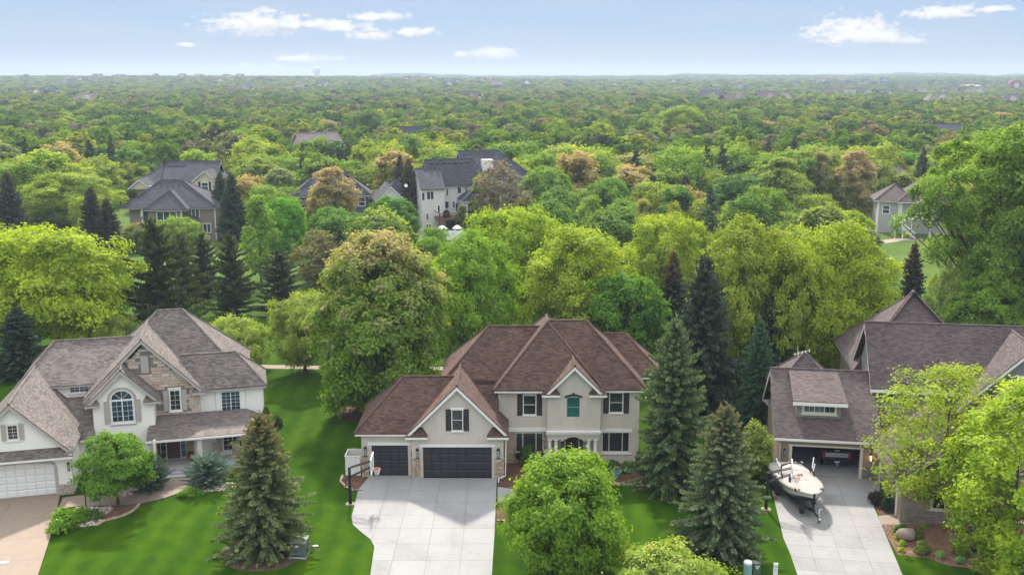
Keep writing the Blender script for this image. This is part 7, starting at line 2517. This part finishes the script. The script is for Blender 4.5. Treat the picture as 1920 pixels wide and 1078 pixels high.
for k, (qx, qb, qt, w, col, lb) in enumerate([
        (122, 992, 955, 62, (0.075, 0.150, 0.016), 'bright green mounded perennial clump in the left rock bed'),
        (152, 975, 952, 44, (0.070, 0.140, 0.016), 'green clump behind the large mound in the left rock bed'),
        (178, 972, 955, 30, (0.060, 0.105, 0.03), 'low dull green plant by the lamp post foot'),
        (352, 930, 915, 34, (0.070, 0.150, 0.016), 'small green clump at the lawn end of the curving walk'),
        (374, 928, 917, 20, (0.055, 0.125, 0.016), 'smallest green clump just right of the walk corner clump'),
        (990, 872, 835, 34, (0.045, 0.085, 0.02), 'upright green shrub beside the flower trough'),
        (1148, 885, 862, 30, (0.036, 0.080, 0.02), 'dark green rounded shrub behind the teal pot'),
        (1176, 884, 865, 26, (0.045, 0.095, 0.02), 'green arching plant below the right ground floor window'),
        (1206, 880, 848, 34, (0.022, 0.050, 0.018), 'dark evergreen bush at the right corner of the stucco house'),
        (1690, 1003, 982, 30, (0.045, 0.095, 0.03), 'dark green iris clump with white flowers behind the boulder'),
        (1681, 1010, 1000, 13, (0.19, 0.24, 0.02), 'chartreuse clump left of the boulder'),
        (1692, 1022, 1012, 15, (0.13, 0.21, 0.02), 'chartreuse clump just below the boulder'),
        (1690, 1034, 1025, 11, (0.17, 0.25, 0.02), 'lowest small chartreuse clump by the right driveway'),
        (1712, 1006, 990, 34, (0.075, 0.105, 0.03), 'dull green groundcover right of the boulder'),
        (1730, 1036, 1014, 32, (0.115, 0.12, 0.04), 'wispy olive spirea in the middle of the right bed'),
        (1762, 1044, 1032, 19, (0.13, 0.22, 0.12), 'pale mint hosta nearest the lawn in the right bed'),
        (1800, 1054, 1043, 18, (0.095, 0.20, 0.13), 'blue-green hosta at the lower right of the bed'),
        (1804, 1040, 1020, 34, (0.095, 0.115, 0.035), 'olive shrub beside the long black stone'),
        (1733, 990, 982, 14, (0.10, 0.17, 0.02), 'small bright plant by the gravel path'),
        (1770, 990, 984, 9, (0.15, 0.22, 0.03), 'tiny yellow-green plant right of the light tree trunk'),
        (1845, 1064, 1046, 40, (0.105, 0.15, 0.03), 'light green bush at the right edge tree foot'),
        (1865, 1082, 1058, 70, (0.12, 0.165, 0.03), 'wide yellow-green groundcover mound at the bottom right corner'),
        (1720, 958, 940, 40, (0.06, 0.09, 0.03), 'green bush against the stone wall left of the light tree'),
        (1775, 955, 932, 60, (0.065, 0.095, 0.03), 'wide green bush behind the light tree trunk'),
        (700, 822, 800, 30, (0.055, 0.12, 0.02), 'green bush peeping over the bin enclosure'),
        (668, 838, 820, 24, (0.075, 0.12, 0.02), 'yellowish shrub behind the bin enclosure'),
        (520, 800, 778, 22, (0.08, 0.05, 0.035), 'reddish shrub at the right end of the white porch')]):
    if k in (24, 25):
        x, y = (-10.9 - .5 * (k - 24), 71.5)
        tree('bush', x, y, 1.2, 1.1, col, 0, lb, 'shrub', None, 'shrub')
    else:
        at('bush', qx, qb, qt, w, col, .0, lb, 'shrub', 'shrub')
at('narrow', 503, 842, 760, 17, DG, 0, 'narrow dark green climber at the white house right corner', 'shrub', 'shrub')

# --- behind the houses
at('big_maple', 715, 772, 432, 268, (0.080, 0.140, 0.024), .43, 'large maple with coppery red crown top left of the stucco house', name='maple_tree')
at('spreading', 110, 660, 428, 290, (0.150, 0.195, 0.018), .0, 'spreading yellow-green tree with visible limbs at far left')
at('dark_spruce', 42, 708, 575, 110, (0.022, 0.040, 0.022), .0, 'dark spruce under the yellow-green tree at left edge')
at('spreading', 572, 700, 552, 150, (0.125, 0.155, 0.045), .0, 'pale feathery tree beside the footpath left of the big maple')
at('crab', 440, 690, 596, 125, (0.155, 0.175, 0.060), .0, 'pale sage shrub tree behind the white house ridge')
at('crab', 215, 668, 590, 110, (0.15, 0.17, 0.05), .0, 'pale shrub tree between the far left tree and the white house')
at('willowy', 885, 700, 440, 186, (0.082, 0.150, 0.022), .0, 'tall mid-green tree directly right of the coppery maple')
at('spreading', 955, 628, 394, 190, (0.125, 0.185, 0.022), .0, 'broad lime tree below the white fence')
at('willowy', 1085, 668, 428, 215, (0.140, 0.190, 0.026), .0, 'tall willowy yellow-green tree behind the stucco house roof')
at('dense', 1168, 690, 515, 160, (0.050, 0.118, 0.018), .0, 'dense deep green tree touching the stucco house ridge at right')
at('spreading', 1243, 610, 408, 165, (0.135, 0.185, 0.030), .0, 'light green vase-shaped tree above the dense deep green tree')
at('dark_spruce', 1312, 772, 478, 148, (0.028, 0.044, 0.028), .12, 'tallest dark spruce behind the spruce at the house corner')
at('dark_spruce', 1258, 640, 470, 70, (0.026, 0.036, 0.022), .45, 'brown-topped spruce just left of the tallest dark spruce')
at('dark_spruce', 1437, 745, 552, 110, (0.020, 0.032, 0.020), .0, 'very dark spruce under the olive willow')
at('spruce_b', 1416, 800, 598, 78, (0.034, 0.070, 0.038), .0, 'green spruce in front of the very dark spruce')
at('willowy', 1385, 720, 412, 190, (0.130, 0.148, 0.030), .0, 'tall olive willow-like tree right of the tallest spruce')
at('willowy', 1560, 715, 420, 220, (0.135, 0.182, 0.022), .0, 'tall yellow-green tree behind the tan garage roof')
at('willowy', 1475, 735, 455, 150, (0.120, 0.162, 0.026), .0, 'yellow-green multi-stemmed tree between the olive and yellow-green trees')
at('cottonwood', 1892, 632, 228, 300, (0.082, 0.140, 0.026), .0, 'huge cottonwood with leaning trunks at the right edge', name='cottonwood_tree')
at('dark_spruce', 1703, 622, 455, 62, (0.026, 0.034, 0.022), .35, 'thin dark spruce left of the huge cottonwood')
at('crab', 1775, 630, 505, 90, (0.165, 0.185, 0.085), .0, 'pale sage tree above the tan house ridge', )
at('dense', 1850, 650, 515, 140, (0.085, 0.150, 0.024), .0, 'mid green tree behind the tan house at right')
at('loose_bush', 1655, 650, 590, 110, (0.080, 0.135, 0.024), .0, 'low green growth behind the tan house left gable', 'shrub', 'shrub')
at('dense', 1585, 470, 396, 92, (0.130, 0.185, 0.020), .0, 'small lime tree left of the white stair')
at('dense', 806, 528, 446, 74, (0.070, 0.140, 0.018), .0, 'small green tree filling the gap right of the coppery maple top')
# --- conifers and trees in the left middle ground
at('dark_spruce', 24, 452, 322, 66, (0.030, 0.040, 0.026), .2, 'tall dark spruce at the left edge by the grey lane')
at('dark_spruce', 178, 470, 350, 56, (0.024, 0.030, 0.022), .2, 'left one of the dark spruce pair before the brown house')
at('dark_spruce', 207, 480, 372, 60, (0.026, 0.032, 0.024), .25, 'right one of the dark spruce pair before the brown house')
at('pine', 300, 640, 412, 120, (0.030, 0.046, 0.018), .12, 'ragged dark pine in front of the brown house')
at('pine', 345, 585, 440, 78, (0.048, 0.062, 0.022), .0, 'ragged pine leaning right of the darkest pine')
at('pine', 385, 558, 438, 60, (0.030, 0.042, 0.020), .2, 'dark pine below the brown house corner')
at('pine', 437, 590, 440, 84, (0.038, 0.056, 0.022), .1, 'layered spruce-like pine on the green clearing')
at('pine', 527, 592, 470, 96, (0.036, 0.050, 0.024), .2, 'pine with visible trunk at the clearing edge')
at('dark_spruce', 440, 452, 326, 62, (0.026, 0.044, 0.024), .0, 'tall dark spruce right of the brown house')
at('dark_spruce', 418, 440, 322, 50, (0.032, 0.050, 0.030), .0, 'dark spruce between the brown and beige houses')
at('narrow', 490, 528, 366, 62, (0.090, 0.155, 0.040), .0, 'slim pale aspen standing over the clearing')
at('dense', 535, 480, 372, 84, (0.065, 0.165, 0.012), .0, 'vivid green round tree right of the slim aspen')
at('bare', 596, 535, 432, 110, (0.085, 0.085, 0.055), .0, 'grey thinly leaved pine above the big maple shoulder')
at('pine', 640, 530, 430, 52, (0.036, 0.056, 0.026), .0, 'small dark pine left of the big maple top')
at('oval', 622, 440, 312, 104, (0.110, 0.125, 0.045), .62, 'salmon topped oval tree hiding the blue-grey house', name='maple_tree')
at('dense', 628, 470, 390, 90, (0.050, 0.118, 0.020), .0, 'round deep green tree under the salmon tree')
at('dense', 738, 448, 370, 98, (0.042, 0.105, 0.018), .0, 'round deep green tree left of the patio')
at('loose_bush', 703, 455, 400, 50, (0.085, 0.150, 0.018), .0, 'small green tree in front of the deep green tree by the patio')
at('dark_spruce', 768, 425, 296, 50, (0.048, 0.046, 0.030), .3, 'narrow brownish spruce against the white deck house')
at('dark_spruce', 752, 415, 290, 44, (0.040, 0.048, 0.030), .3, 'spruce just behind the narrow brownish one')
at('bare', 938, 440, 302, 104, GY, .0, 'grey leafless-looking round tree right of the white deck house')
at('oval', 905, 428, 325, 66, (0.110, 0.140, 0.045), .25, 'pinkish green tree left of the grey twiggy tree')
at('narrow', 868, 440, 385, 26, (0.060, 0.075, 0.022), .0, 'clipped columnar cedar at the patio corner')
at('dense', 1026, 424, 314, 106, (0.085, 0.145, 0.038), .0, 'round light green tree right of the grey twiggy tree')
at('dense', 1140, 428, 334, 96, (0.060, 0.125, 0.024), .0, 'round mid-green tree by the pale clearing')
at('loose_bush', 1108, 460, 372, 66, (0.095, 0.150, 0.030), .0, 'small yellowish tree below the round mid-green tree')
at('dense', 1185, 380, 290, 130, (0.110, 0.150, 0.050), .30, 'broad sage and pink tree left of the grey thicket')
at('bare', 1195, 372, 310, 80, (0.13, 0.115, 0.085), .0, 'grey-brown thicket among the right conifers')
at('dark_spruce', 1168, 400, 325, 46, (0.032, 0.046, 0.034), .0, 'left spruce of the three under the grey thicket')
at('dark_spruce', 1222, 430, 328, 62, (0.032, 0.040, 0.030), .12, 'middle spruce of the three under the grey thicket')
at('dark_spruce', 1282, 420, 328, 56, (0.036, 0.040, 0.028), .3, 'right spruce of the three under the grey thicket')
at('loose_bush', 1205, 450, 378, 54, (0.13, 0.165, 0.02), .35, 'left of the small yellow-green trees below the three spruces')
at('loose_bush', 1312, 455, 378, 62, (0.13, 0.165, 0.02), .22, 'small yellow-green tree below the right spruce of three')
at('loose_bush', 1262, 460, 384, 50, (0.11, 0.145, 0.02), .2, 'middle of the small yellow-green trees below the three spruces')
at('loose_bush', 1368, 455, 390, 56, (0.13, 0.165, 0.025), .1, 'rightmost of the small yellow-green trees beyond the olive willow')
at('dense', 1390, 428, 330, 120, (0.045, 0.098, 0.034), .0, 'deep blue-green tree in the middle right')
at('oval', 1455, 425, 292, 130, (0.105, 0.150, 0.045), .06, 'big sage green tree right of the deep blue-green one')
at('oval', 1530, 410, 282, 74, (0.065, 0.100, 0.034), .42, 'bronze oval tree left of the salmon one', name='maple_tree')
at('oval', 1597, 412, 280, 88, (0.080, 0.105, 0.040), .66, 'salmon oval tree left of the grey stair house', name='maple_tree')
at('dense', 1325, 372, 302, 76, (0.090, 0.145, 0.042), .0, 'pale green vase tree right of the three spruces')
at('dense', 1690, 345, 286, 96, (0.055, 0.150, 0.012), .0, 'vivid green round tree above the grey stair house')
at('loose_bush', 1742, 400, 372, 50, (0.03, 0.055, 0.02), .0, 'dark shrub against the grey stair house wall', 'shrub', 'shrub')
at('bush', 1670, 414, 392, 30, (0.025, 0.05, 0.02), .0, 'dark evergreen mound by the grey stair house corner', 'shrub', 'shrub')
at('oval', 1092, 345, 284, 66, (0.100, 0.145, 0.035), .12, 'green tree right of the two pale orange ones')
at('dense', 1060, 362, 280, 86, (0.115, 0.165, 0.04), .0, 'bright round tree before the pale clearing')
at('dense', 940, 300, 245, 62, (0.075, 0.140, 0.022), .0, 'round bright green tree above the white house chimney')
at('oval', 995, 345, 272, 60, (0.12, 0.125, 0.045), .62, 'pale orange oval tree right of the chimney', name='maple_tree')
at('dense', 690, 288, 207, 80, (0.050, 0.095, 0.024), .0, 'tall dark green round tree left of centre skyline')
at('oval', 738, 292, 222, 48, (0.085, 0.145, 0.022), .0, 'light green tree tucked behind the tall dark green one')
at('oval', 583, 310, 247, 66, (0.12, 0.115, 0.04), .75, 'orange-pink tree right of the red-brown roof', name='maple_tree')
at('oval', 615, 290, 224, 62, (0.12, 0.125, 0.035), .45, 'bronze green tree above the orange-pink one', name='maple_tree')
at('oval', 470, 300, 248, 76, (0.13, 0.13, 0.045), .68, 'pink-green tree left of the red-brown roof', name='maple_tree')
at('oval', 62, 325, 264, 66, (0.13, 0.105, 0.05), .62, 'rusty olive tree at far left', name='maple_tree')
at('oval', 120, 300, 266, 58, PK, .85, 'pink tree right of the rusty olive one', name='maple_tree')
at('oval', 154, 300, 252, 42, PK, .9, 'rose pink tree right of the pink one', name='maple_tree')
at('dense', 45, 272, 226, 42, (0.16, 0.165, 0.03), .0, 'mustard green tree near the left edge')
at('dense', 1275, 292, 200, 106, (0.110, 0.160, 0.026), .0, 'tall feathery light green tree on the skyline right of centre')
at('oval', 1434, 282, 226, 54, RD, .75, 'rusty pink tree left of the second rusty one', name='maple_tree')
at('oval', 1527, 276, 233, 58, RD, .7, 'second rusty tree amid yellow-green crowns', name='maple_tree')
at('oval', 1873, 262, 210, 66, (0.24, 0.115, 0.04), .9, 'orange rusty tree near the right edge', name='maple_tree')
at('oval', 1082, 305, 258, 46, (0.13, 0.13, 0.045), .5, 'bronze tree with white chimney beside it', name='maple_tree')
for k, (qx, qb, qt, w) in enumerate([(1145, 290, 246, 44), (1110, 285, 244, 46), (1250, 305, 240, 50), (1290, 310, 236, 60), (1330, 300, 238, 54)]):
    at('pine', qx, qb, qt, w, (0.040, 0.040, 0.026), .3, ['second', 'first', 'third', 'fourth', 'fifth'][k] + ' dark brown pine from the left in the pine row right of centre', group='dark pines right of centre')
at('dark_spruce', 1000, 350, 300, 40, DS, .2, 'dark spruce by the pale orange oval tree')
at('dense', 705, 330, 278, 66, (0.05, 0.095, 0.022), .0, 'dark cone-like tree behind the blue-grey house')
at('pine', 660, 330, 286, 46, (0.07, 0.055, 0.032), .4, 'brown pine behind the blue-grey house roof')
at('spreading', 520, 375, 296, 150, (0.085, 0.145, 0.020), .0, 'broad green tree behind the slim aspen')
at('willowy', 130, 430, 325, 170, (0.120, 0.172, 0.030), .0, 'wide weeping green tree left of the spruce pair')
at('dense', 195, 345, 278, 96, (0.098, 0.158, 0.024), .0, 'round yellow-green tree above the weeping tree')
at('dense', 262, 352, 318, 50, (0.040, 0.095, 0.020), .0, 'deep green round tree left of the beige house')
at('crab', 265, 470, 420, 80, (0.095, 0.10, 0.035), .2, 'olive shrub tree at the foot of the brown house')
at('crab', 335, 470, 408, 90, (0.10, 0.155, 0.038), .0, 'light green tree covering the brown house bay')

# --- the wood beyond: individuals first, then the mass
HOUSE_PX = [(G(320, 440), 13), ((-70, 222), 14), ((-33, 195), 13), ((-9, 194), 13), ((-22, 194), 8), ((70, 190), 12)]
BLOCK = [(c[0], c[1], r) for c, r in HOUSE_PX] + MID_HOUSES
CORR = [(-58.8, 176, 9), (-11, 189, 8), (-31, 190, 8), (70, 184, 9), (-70, 216, 9), (-22, 189, 6)]


# what must stay in view: houses, lawns and clearings (photo rectangles, with the distance of the thing seen)
SEEN = [(245, 343, 405, 448, 176), (245, 308, 395, 350, 214), (645, 328, 708, 418, 188), (712, 335, 762, 372, 186), (776, 300, 892, 440, 186), (800, 418, 862, 442, 178), (1650, 345, 1730, 455, 180),
        (490, 480, 612, 590, 150), (360, 555, 480, 600, 125), (1655, 455, 1700, 520, 160), (1480, 400, 1640, 424, 200), (1085, 330, 1132, 420, 240), (1790, 490, 1865, 512, 140), (940, 418, 1180, 432, 190), (0, 425, 60, 446, 178),
        (505, 262, 550, 292, 330), (592, 285, 630, 315, 290), (752, 270, 792, 298, 320), (1730, 255, 1782, 286, 330), (1425, 262, 1475, 290, 330)]


def blocked(x, y, r, h=9.0):
    d = y * _c + CAM_H * _s
    q0, q1 = 960 + FPX * (x - r) / d, 960 + FPX * (x + r) / d
    dt = y * _c + (CAM_H - h) * _s
    yt = 539 + FPX * (-y * _s + (CAM_H - h) * _c) / dt
    yb = 539 + FPX * (-y * _s + CAM_H * _c) / d
    for (a, b, c_, e, dist) in SEEN:
        if y < dist and q1 > a + 3 and q0 < b - 3 and yb > c_ and yt < e - 4:
            return True
    for (bx_, by_, br_) in BLOCK:
        if (x - bx_) ** 2 + (y - by_ - 4) ** 2 < (br_ * .8 + r * .4) ** 2:
            return True
    for (hx, hy, hr) in CORR:       # keep gardens in front of the houses open
        k = hy - y
        if 0 < k < 30 and abs(x - hx * y / hy) < hr + r * .5:
            return True
    for (tx, ty, tr_) in TAKEN:
        if (x - tx) ** 2 + (y - ty) ** 2 < (max(tr_ * .75, 2.2) + r * .5) ** 2:
            return True
    return False


KINDS = [  # weight, key choices, colour, tip, wording
    (26, ('wood0', 'wood1', 'wood2'), (0.078, 0.132, 0.026), 0.0, 'mid green leafy tree'),
    (22, ('wood0', 'wood2', 'wood1'), (0.120, 0.165, 0.030), 0.0, 'yellow-green leafy tree'),
    (18, ('wood0', 'wood1'), (0.046, 0.092, 0.022), 0.0, 'dark green round tree'),
    (10, ('wood1', 'wood3'), (0.135, 0.150, 0.055), 0.0, 'sage green tree'),
    (7, ('wood3', 'wood1'), (0.130, 0.130, 0.050), 0.5, 'bronze pink maple'),
    (6, ('wood3',), (0.130, 0.118, 0.085), 0.1, 'greyish twiggy tree'),
    (8, ('far_spruce',), (0.034, 0.052, 0.03), 0.2, 'dark conical spruce')]
SECT = [(-1.0, -.30, 'far left'), (-.30, -.12, 'left'), (-.12, .08, 'central'), (.08, .28, 'right'), (.28, 1.0, 'far right')]
rt = random.Random(5)
cand = []
y = 118.0
while y < 1150:
    step = 8.8 + max(0, (y - 200)) * 0.004
    x = -(0.56 * y + 14)
    while x < 0.56 * y + 14:
        cand.append((x + rt.uniform(-.42, .42) * step, y + rt.uniform(-.42, .42) * step))
        x += step
    y += step * .82
indiv, mass = [], []
wts = [k[0] for k in KINDS]
PATCH = lambda x, y: math.sin(x * .021 + 1.3) + math.sin(y * .017 + x * .009) + .8 * math.sin(x * .05 - y * .03)
for (x, y) in cand:
    if y < 160 and (rt.random() < 0.55 or abs(x) < 62 * y / 160 and y < 138):
        continue
    if y > 160 and rt.random() < .07:
        continue
    h = rt.uniform(8.0, 13.5) if y > 200 else rt.uniform(6, 9.5)
    w = h * rt.uniform(.80, 1.12)
    if blocked(x, y, w * .5, h):
        continue
    k = rt.choices(range(len(KINDS)), wts)[0]
    if PATCH(x, y) > 1.3 and rt.random() < .6:
        k = 2
    elif PATCH(x, y) < -1.4 and rt.random() < .5:
        k = 6
    (indiv if len(indiv) < 185 and abs(x) < .51 * y + 4 else mass).append((x, y, h, w, k))
for (x, y, h, w, k) in indiv:
    _, keys, col, tip, wd = KINDS[k]
    key = rt.choice(keys)
    if key == 'far_spruce':
        w *= .62
        h *= 1.12
    j = [rt.uniform(.8, 1.22) for _ in range(3)]
    m_ = (j[0] + j[1] + j[2]) / 3
    c = tuple(col[i] * (m_ * .7 + j[i] * .3) for i in range(3))
    s = next(n for a, b, n in SECT if a <= x / y < b)
    lb = uniq('%s %s wood, %s' % (wd, 'in front' if y < 165 else 'mid' if y < 210 else 'back', landmark(960 + FPX * x / y)))
    tree(key, x, y, h, w, c, tip, lb, 'tree', '%ss of the %s wood' % (wd, s), 'spruce_tree' if key == 'far_spruce' else 'tree')


# --- the mass of the wood, one object: instanced crowns on points
def lowcrown(name, seed, kind, mat='leaf_mass', n=330, size=1.5):
    rg = np.random.default_rng(seed)
    nb = 40
    t = rg.uniform(0.0, 1, nb) ** .8
    a = rg.uniform(0, 2 * PI, nb)
    rr = profile(kind, t) * rg.uniform(.72, 1.02, nb)
    c = np.stack([rr * np.cos(a) * 3.3, rr * np.sin(a) * 3.3, 1.6 + t * 6.8], 1)
    d = unit(rg.normal(size=(nb * (n // nb), 3)) + np.array([0, 0, .35]))
    p = np.repeat(c, n // nb, 0) + d * 1.25 * rg.uniform(.7, 1.1, (len(d), 1))
    out = unit(p - np.array([0, 0, 3.5]))
    nr = unit(out * .45 + d * .6 + rg.normal(size=p.shape) * .28)
    bt = np.repeat(rg.uniform(0, 1, nb), n // nb)
    tint = np.clip(bt * .6 + rg.uniform(0, .4, len(p)), 0, 1)
    return foliage_mesh(name, leaf_quads(rg, p, nr, size * rg.uniform(.7, 1.3, len(p)), .8), tint, np.full(len(p), 2.0), M[mat])


def massmat():
    m = bpy.data.materials.new('leaf_mass')
    M['leaf_mass'] = m
    m.use_nodes = True
    nt = m.node_tree
    nt.nodes.clear()
    at_ = nt.nodes.new('ShaderNodeAttribute')
    at_.attribute_name = 'tint'
    oi = nt.nodes.new('ShaderNodeObjectInfo')
    c = ramp(nt, oi.outputs['Random'], [(0.0, (0.066, 0.14, 0.018)), (0.20, (0.112, 0.20, 0.022)), (0.45, (0.17, 0.26, 0.027)), (0.66, (0.25, 0.30, 0.034)), (0.80, (0.19, 0.215, 0.09)), (0.90, (0.24, 0.195, 0.10)), (0.925, (0.19, 0.165, 0.13)), (0.955, (0.040, 0.058, 0.034))], 'CONSTANT')
    hs = nt.nodes.new('ShaderNodeHueSaturation')
    nt.links.new(c, hs.inputs['Color'])
    nt.links.new(MA(nt, 'ADD', MA(nt, 'MULTIPLY', at_.outputs['Fac'], 0.9), .52), hs.inputs['Value'])
    df = nt.nodes.new('ShaderNodeBsdfDiffuse')
    tr = nt.nodes.new('ShaderNodeBsdfTranslucent')
    nt.links.new(hs.outputs[0], df.inputs[0])
    nt.links.new(mixc(nt, 1.0, hs.outputs[0], (1.2, 1.12, .5), 'MULTIPLY'), tr.inputs[0])
    mx = nt.nodes.new('ShaderNodeMixShader')
    mx.inputs[0].default_value = .36
    nt.links.new(df.outputs[0], mx.inputs[1])
    nt.links.new(tr.outputs[0], mx.inputs[2])
    o = nt.nodes.new('ShaderNodeOutputMaterial')
    nt.links.new(mx.outputs[0], o.inputs[0])


massmat()
pc = bpy.data.collections.new('wood_kinds')
for i, (kd, n_, s_) in enumerate([('round', 600, 1.15), ('egg', 600, 1.15), ('spread', 600, 1.2), ('oval', 560, 1.1)]):
    pc.objects.link(bpy.data.objects.new('kind_%d' % i, lowcrown('mass_crown', 200 + i, kd, 'leaf_mass', n_, s_)))
sm = conifer('mass_spruce', 205, H=11.0, Rc=2.4, gap=1.3, per=6, step=.8, twig=1.2, wid=.4, mats=('leaf_mass', 'bark'))[0]
far = []
for (x, y, h, w, k) in mass:
    far.append((x, y, hgt(x, y), w / 8.4, h / 10.0, k))
y = 1150.0
while y < 6200:
    step = 12.0 + (y - 1150) * 0.0032
    x = -(0.55 * y + 20)
    while x < 0.55 * y + 20:
        xx, yy = x + rt.uniform(-.45, .45) * step, y + rt.uniform(-.45, .45) * step
        x += step
        z = hgt(xx, yy)
        # open fields at far right
        if 1500 < yy < 3600 and xx / yy > .30 and math.sin(yy * .004 + xx * .002) > .35:
            continue
        if rt.random() < .10:
            continue
        s = step / 8.4 * rt.choice((.7, .85, 1.0, 1.0, 1.15, 1.4))
        far.append((xx, yy, z, s, min(1.35, .85 + s * .2) * rt.uniform(.85, 1.15), 0))
    y += step * .85
F = np.array(far)
me = bpy.data.meshes.new('far_wood')
me.vertices.add(len(F))
me.vertices.foreach_set('co', F[:, :3].reshape(-1).astype(np.float32))
a = me.attributes.new('sc', 'FLOAT_VECTOR', 'POINT')
a.data.foreach_set('vector', np.stack([F[:, 3], F[:, 3], F[:, 4]], 1).reshape(-1).astype(np.float32))
rg = np.random.default_rng(9)
a = me.attributes.new('rot', 'FLOAT_VECTOR', 'POINT')
a.data.foreach_set('vector', np.stack([np.zeros(len(F)), np.zeros(len(F)), rg.uniform(0, 6.28, len(F))], 1).reshape(-1).astype(np.float32))
a = me.attributes.new('pick', 'INT', 'POINT')
a.data.foreach_set('value', rg.integers(0, 4, len(F)).astype(np.int32))
fw = tag(link('far_wood', me), 'unbroken mixed green woodland rolling back to the horizon', kind='stuff')
ng = bpy.data.node_groups.new('far_wood', 'GeometryNodeTree')
ng.interface.new_socket('Geometry', in_out='INPUT', socket_type='NodeSocketGeometry')
ng.interface.new_socket('Geometry', in_out='OUTPUT', socket_type='NodeSocketGeometry')
gi, go = ng.nodes.new('NodeGroupInput'), ng.nodes.new('NodeGroupOutput')
mp = ng.nodes.new('GeometryNodeMeshToPoints')
ip = ng.nodes.new('GeometryNodeInstanceOnPoints')
ci_ = ng.nodes.new('GeometryNodeCollectionInfo')
ci_.inputs['Collection'].default_value = pc
ci_.inputs['Separate Children'].default_value = True
ci_.inputs['Reset Children'].default_value = True


def named(nm, tp):
    n = ng.nodes.new('GeometryNodeInputNamedAttribute')
    n.data_type = tp
    n.inputs['Name'].default_value = nm
    return n.outputs[0]


ng.links.new(gi.outputs[0], mp.inputs[0])
ng.links.new(mp.outputs[0], ip.inputs['Points'])
ng.links.new(ci_.outputs[0], ip.inputs['Instance'])
ip.inputs['Pick Instance'].default_value = True
ng.links.new(named('pick', 'INT'), ip.inputs['Instance Index'])
ng.links.new(named('rot', 'FLOAT_VECTOR'), ip.inputs['Rotation'])
ng.links.new(named('sc', 'FLOAT_VECTOR'), ip.inputs['Scale'])
ng.links.new(ip.outputs[0], go.inputs[0])
md = fw.modifiers.new('wood', 'NODES')
md.node_group = ng

# ------------------------------------------------------------------ air
HAZE = True
if HAZE:
    m = bpy.data.materials.new('haze')
    m.use_nodes = True
    nt = m.node_tree
    nt.nodes.clear()
    pv = nt.nodes.new('ShaderNodeVolumePrincipled')
    pv.inputs['Color'].default_value = (0.52, 0.61, 0.76, 1)
    pv.inputs['Density'].default_value = 0.00025
    pv.inputs['Anisotropy'].default_value = 0.2
    o = nt.nodes.new('ShaderNodeOutputMaterial')
    nt.links.new(pv.outputs[0], o.inputs['Volume'])
    hb = MB().box(-11500, 11500, -60, 13200, -20, 82)
    me = bpy.data.meshes.new('haze')
    me.from_pydata(hb.v, [], hb.f)
    me.materials.append(m)
    tag(link('haze', me), 'thin pale haze in the air over the wood', kind='stuff')
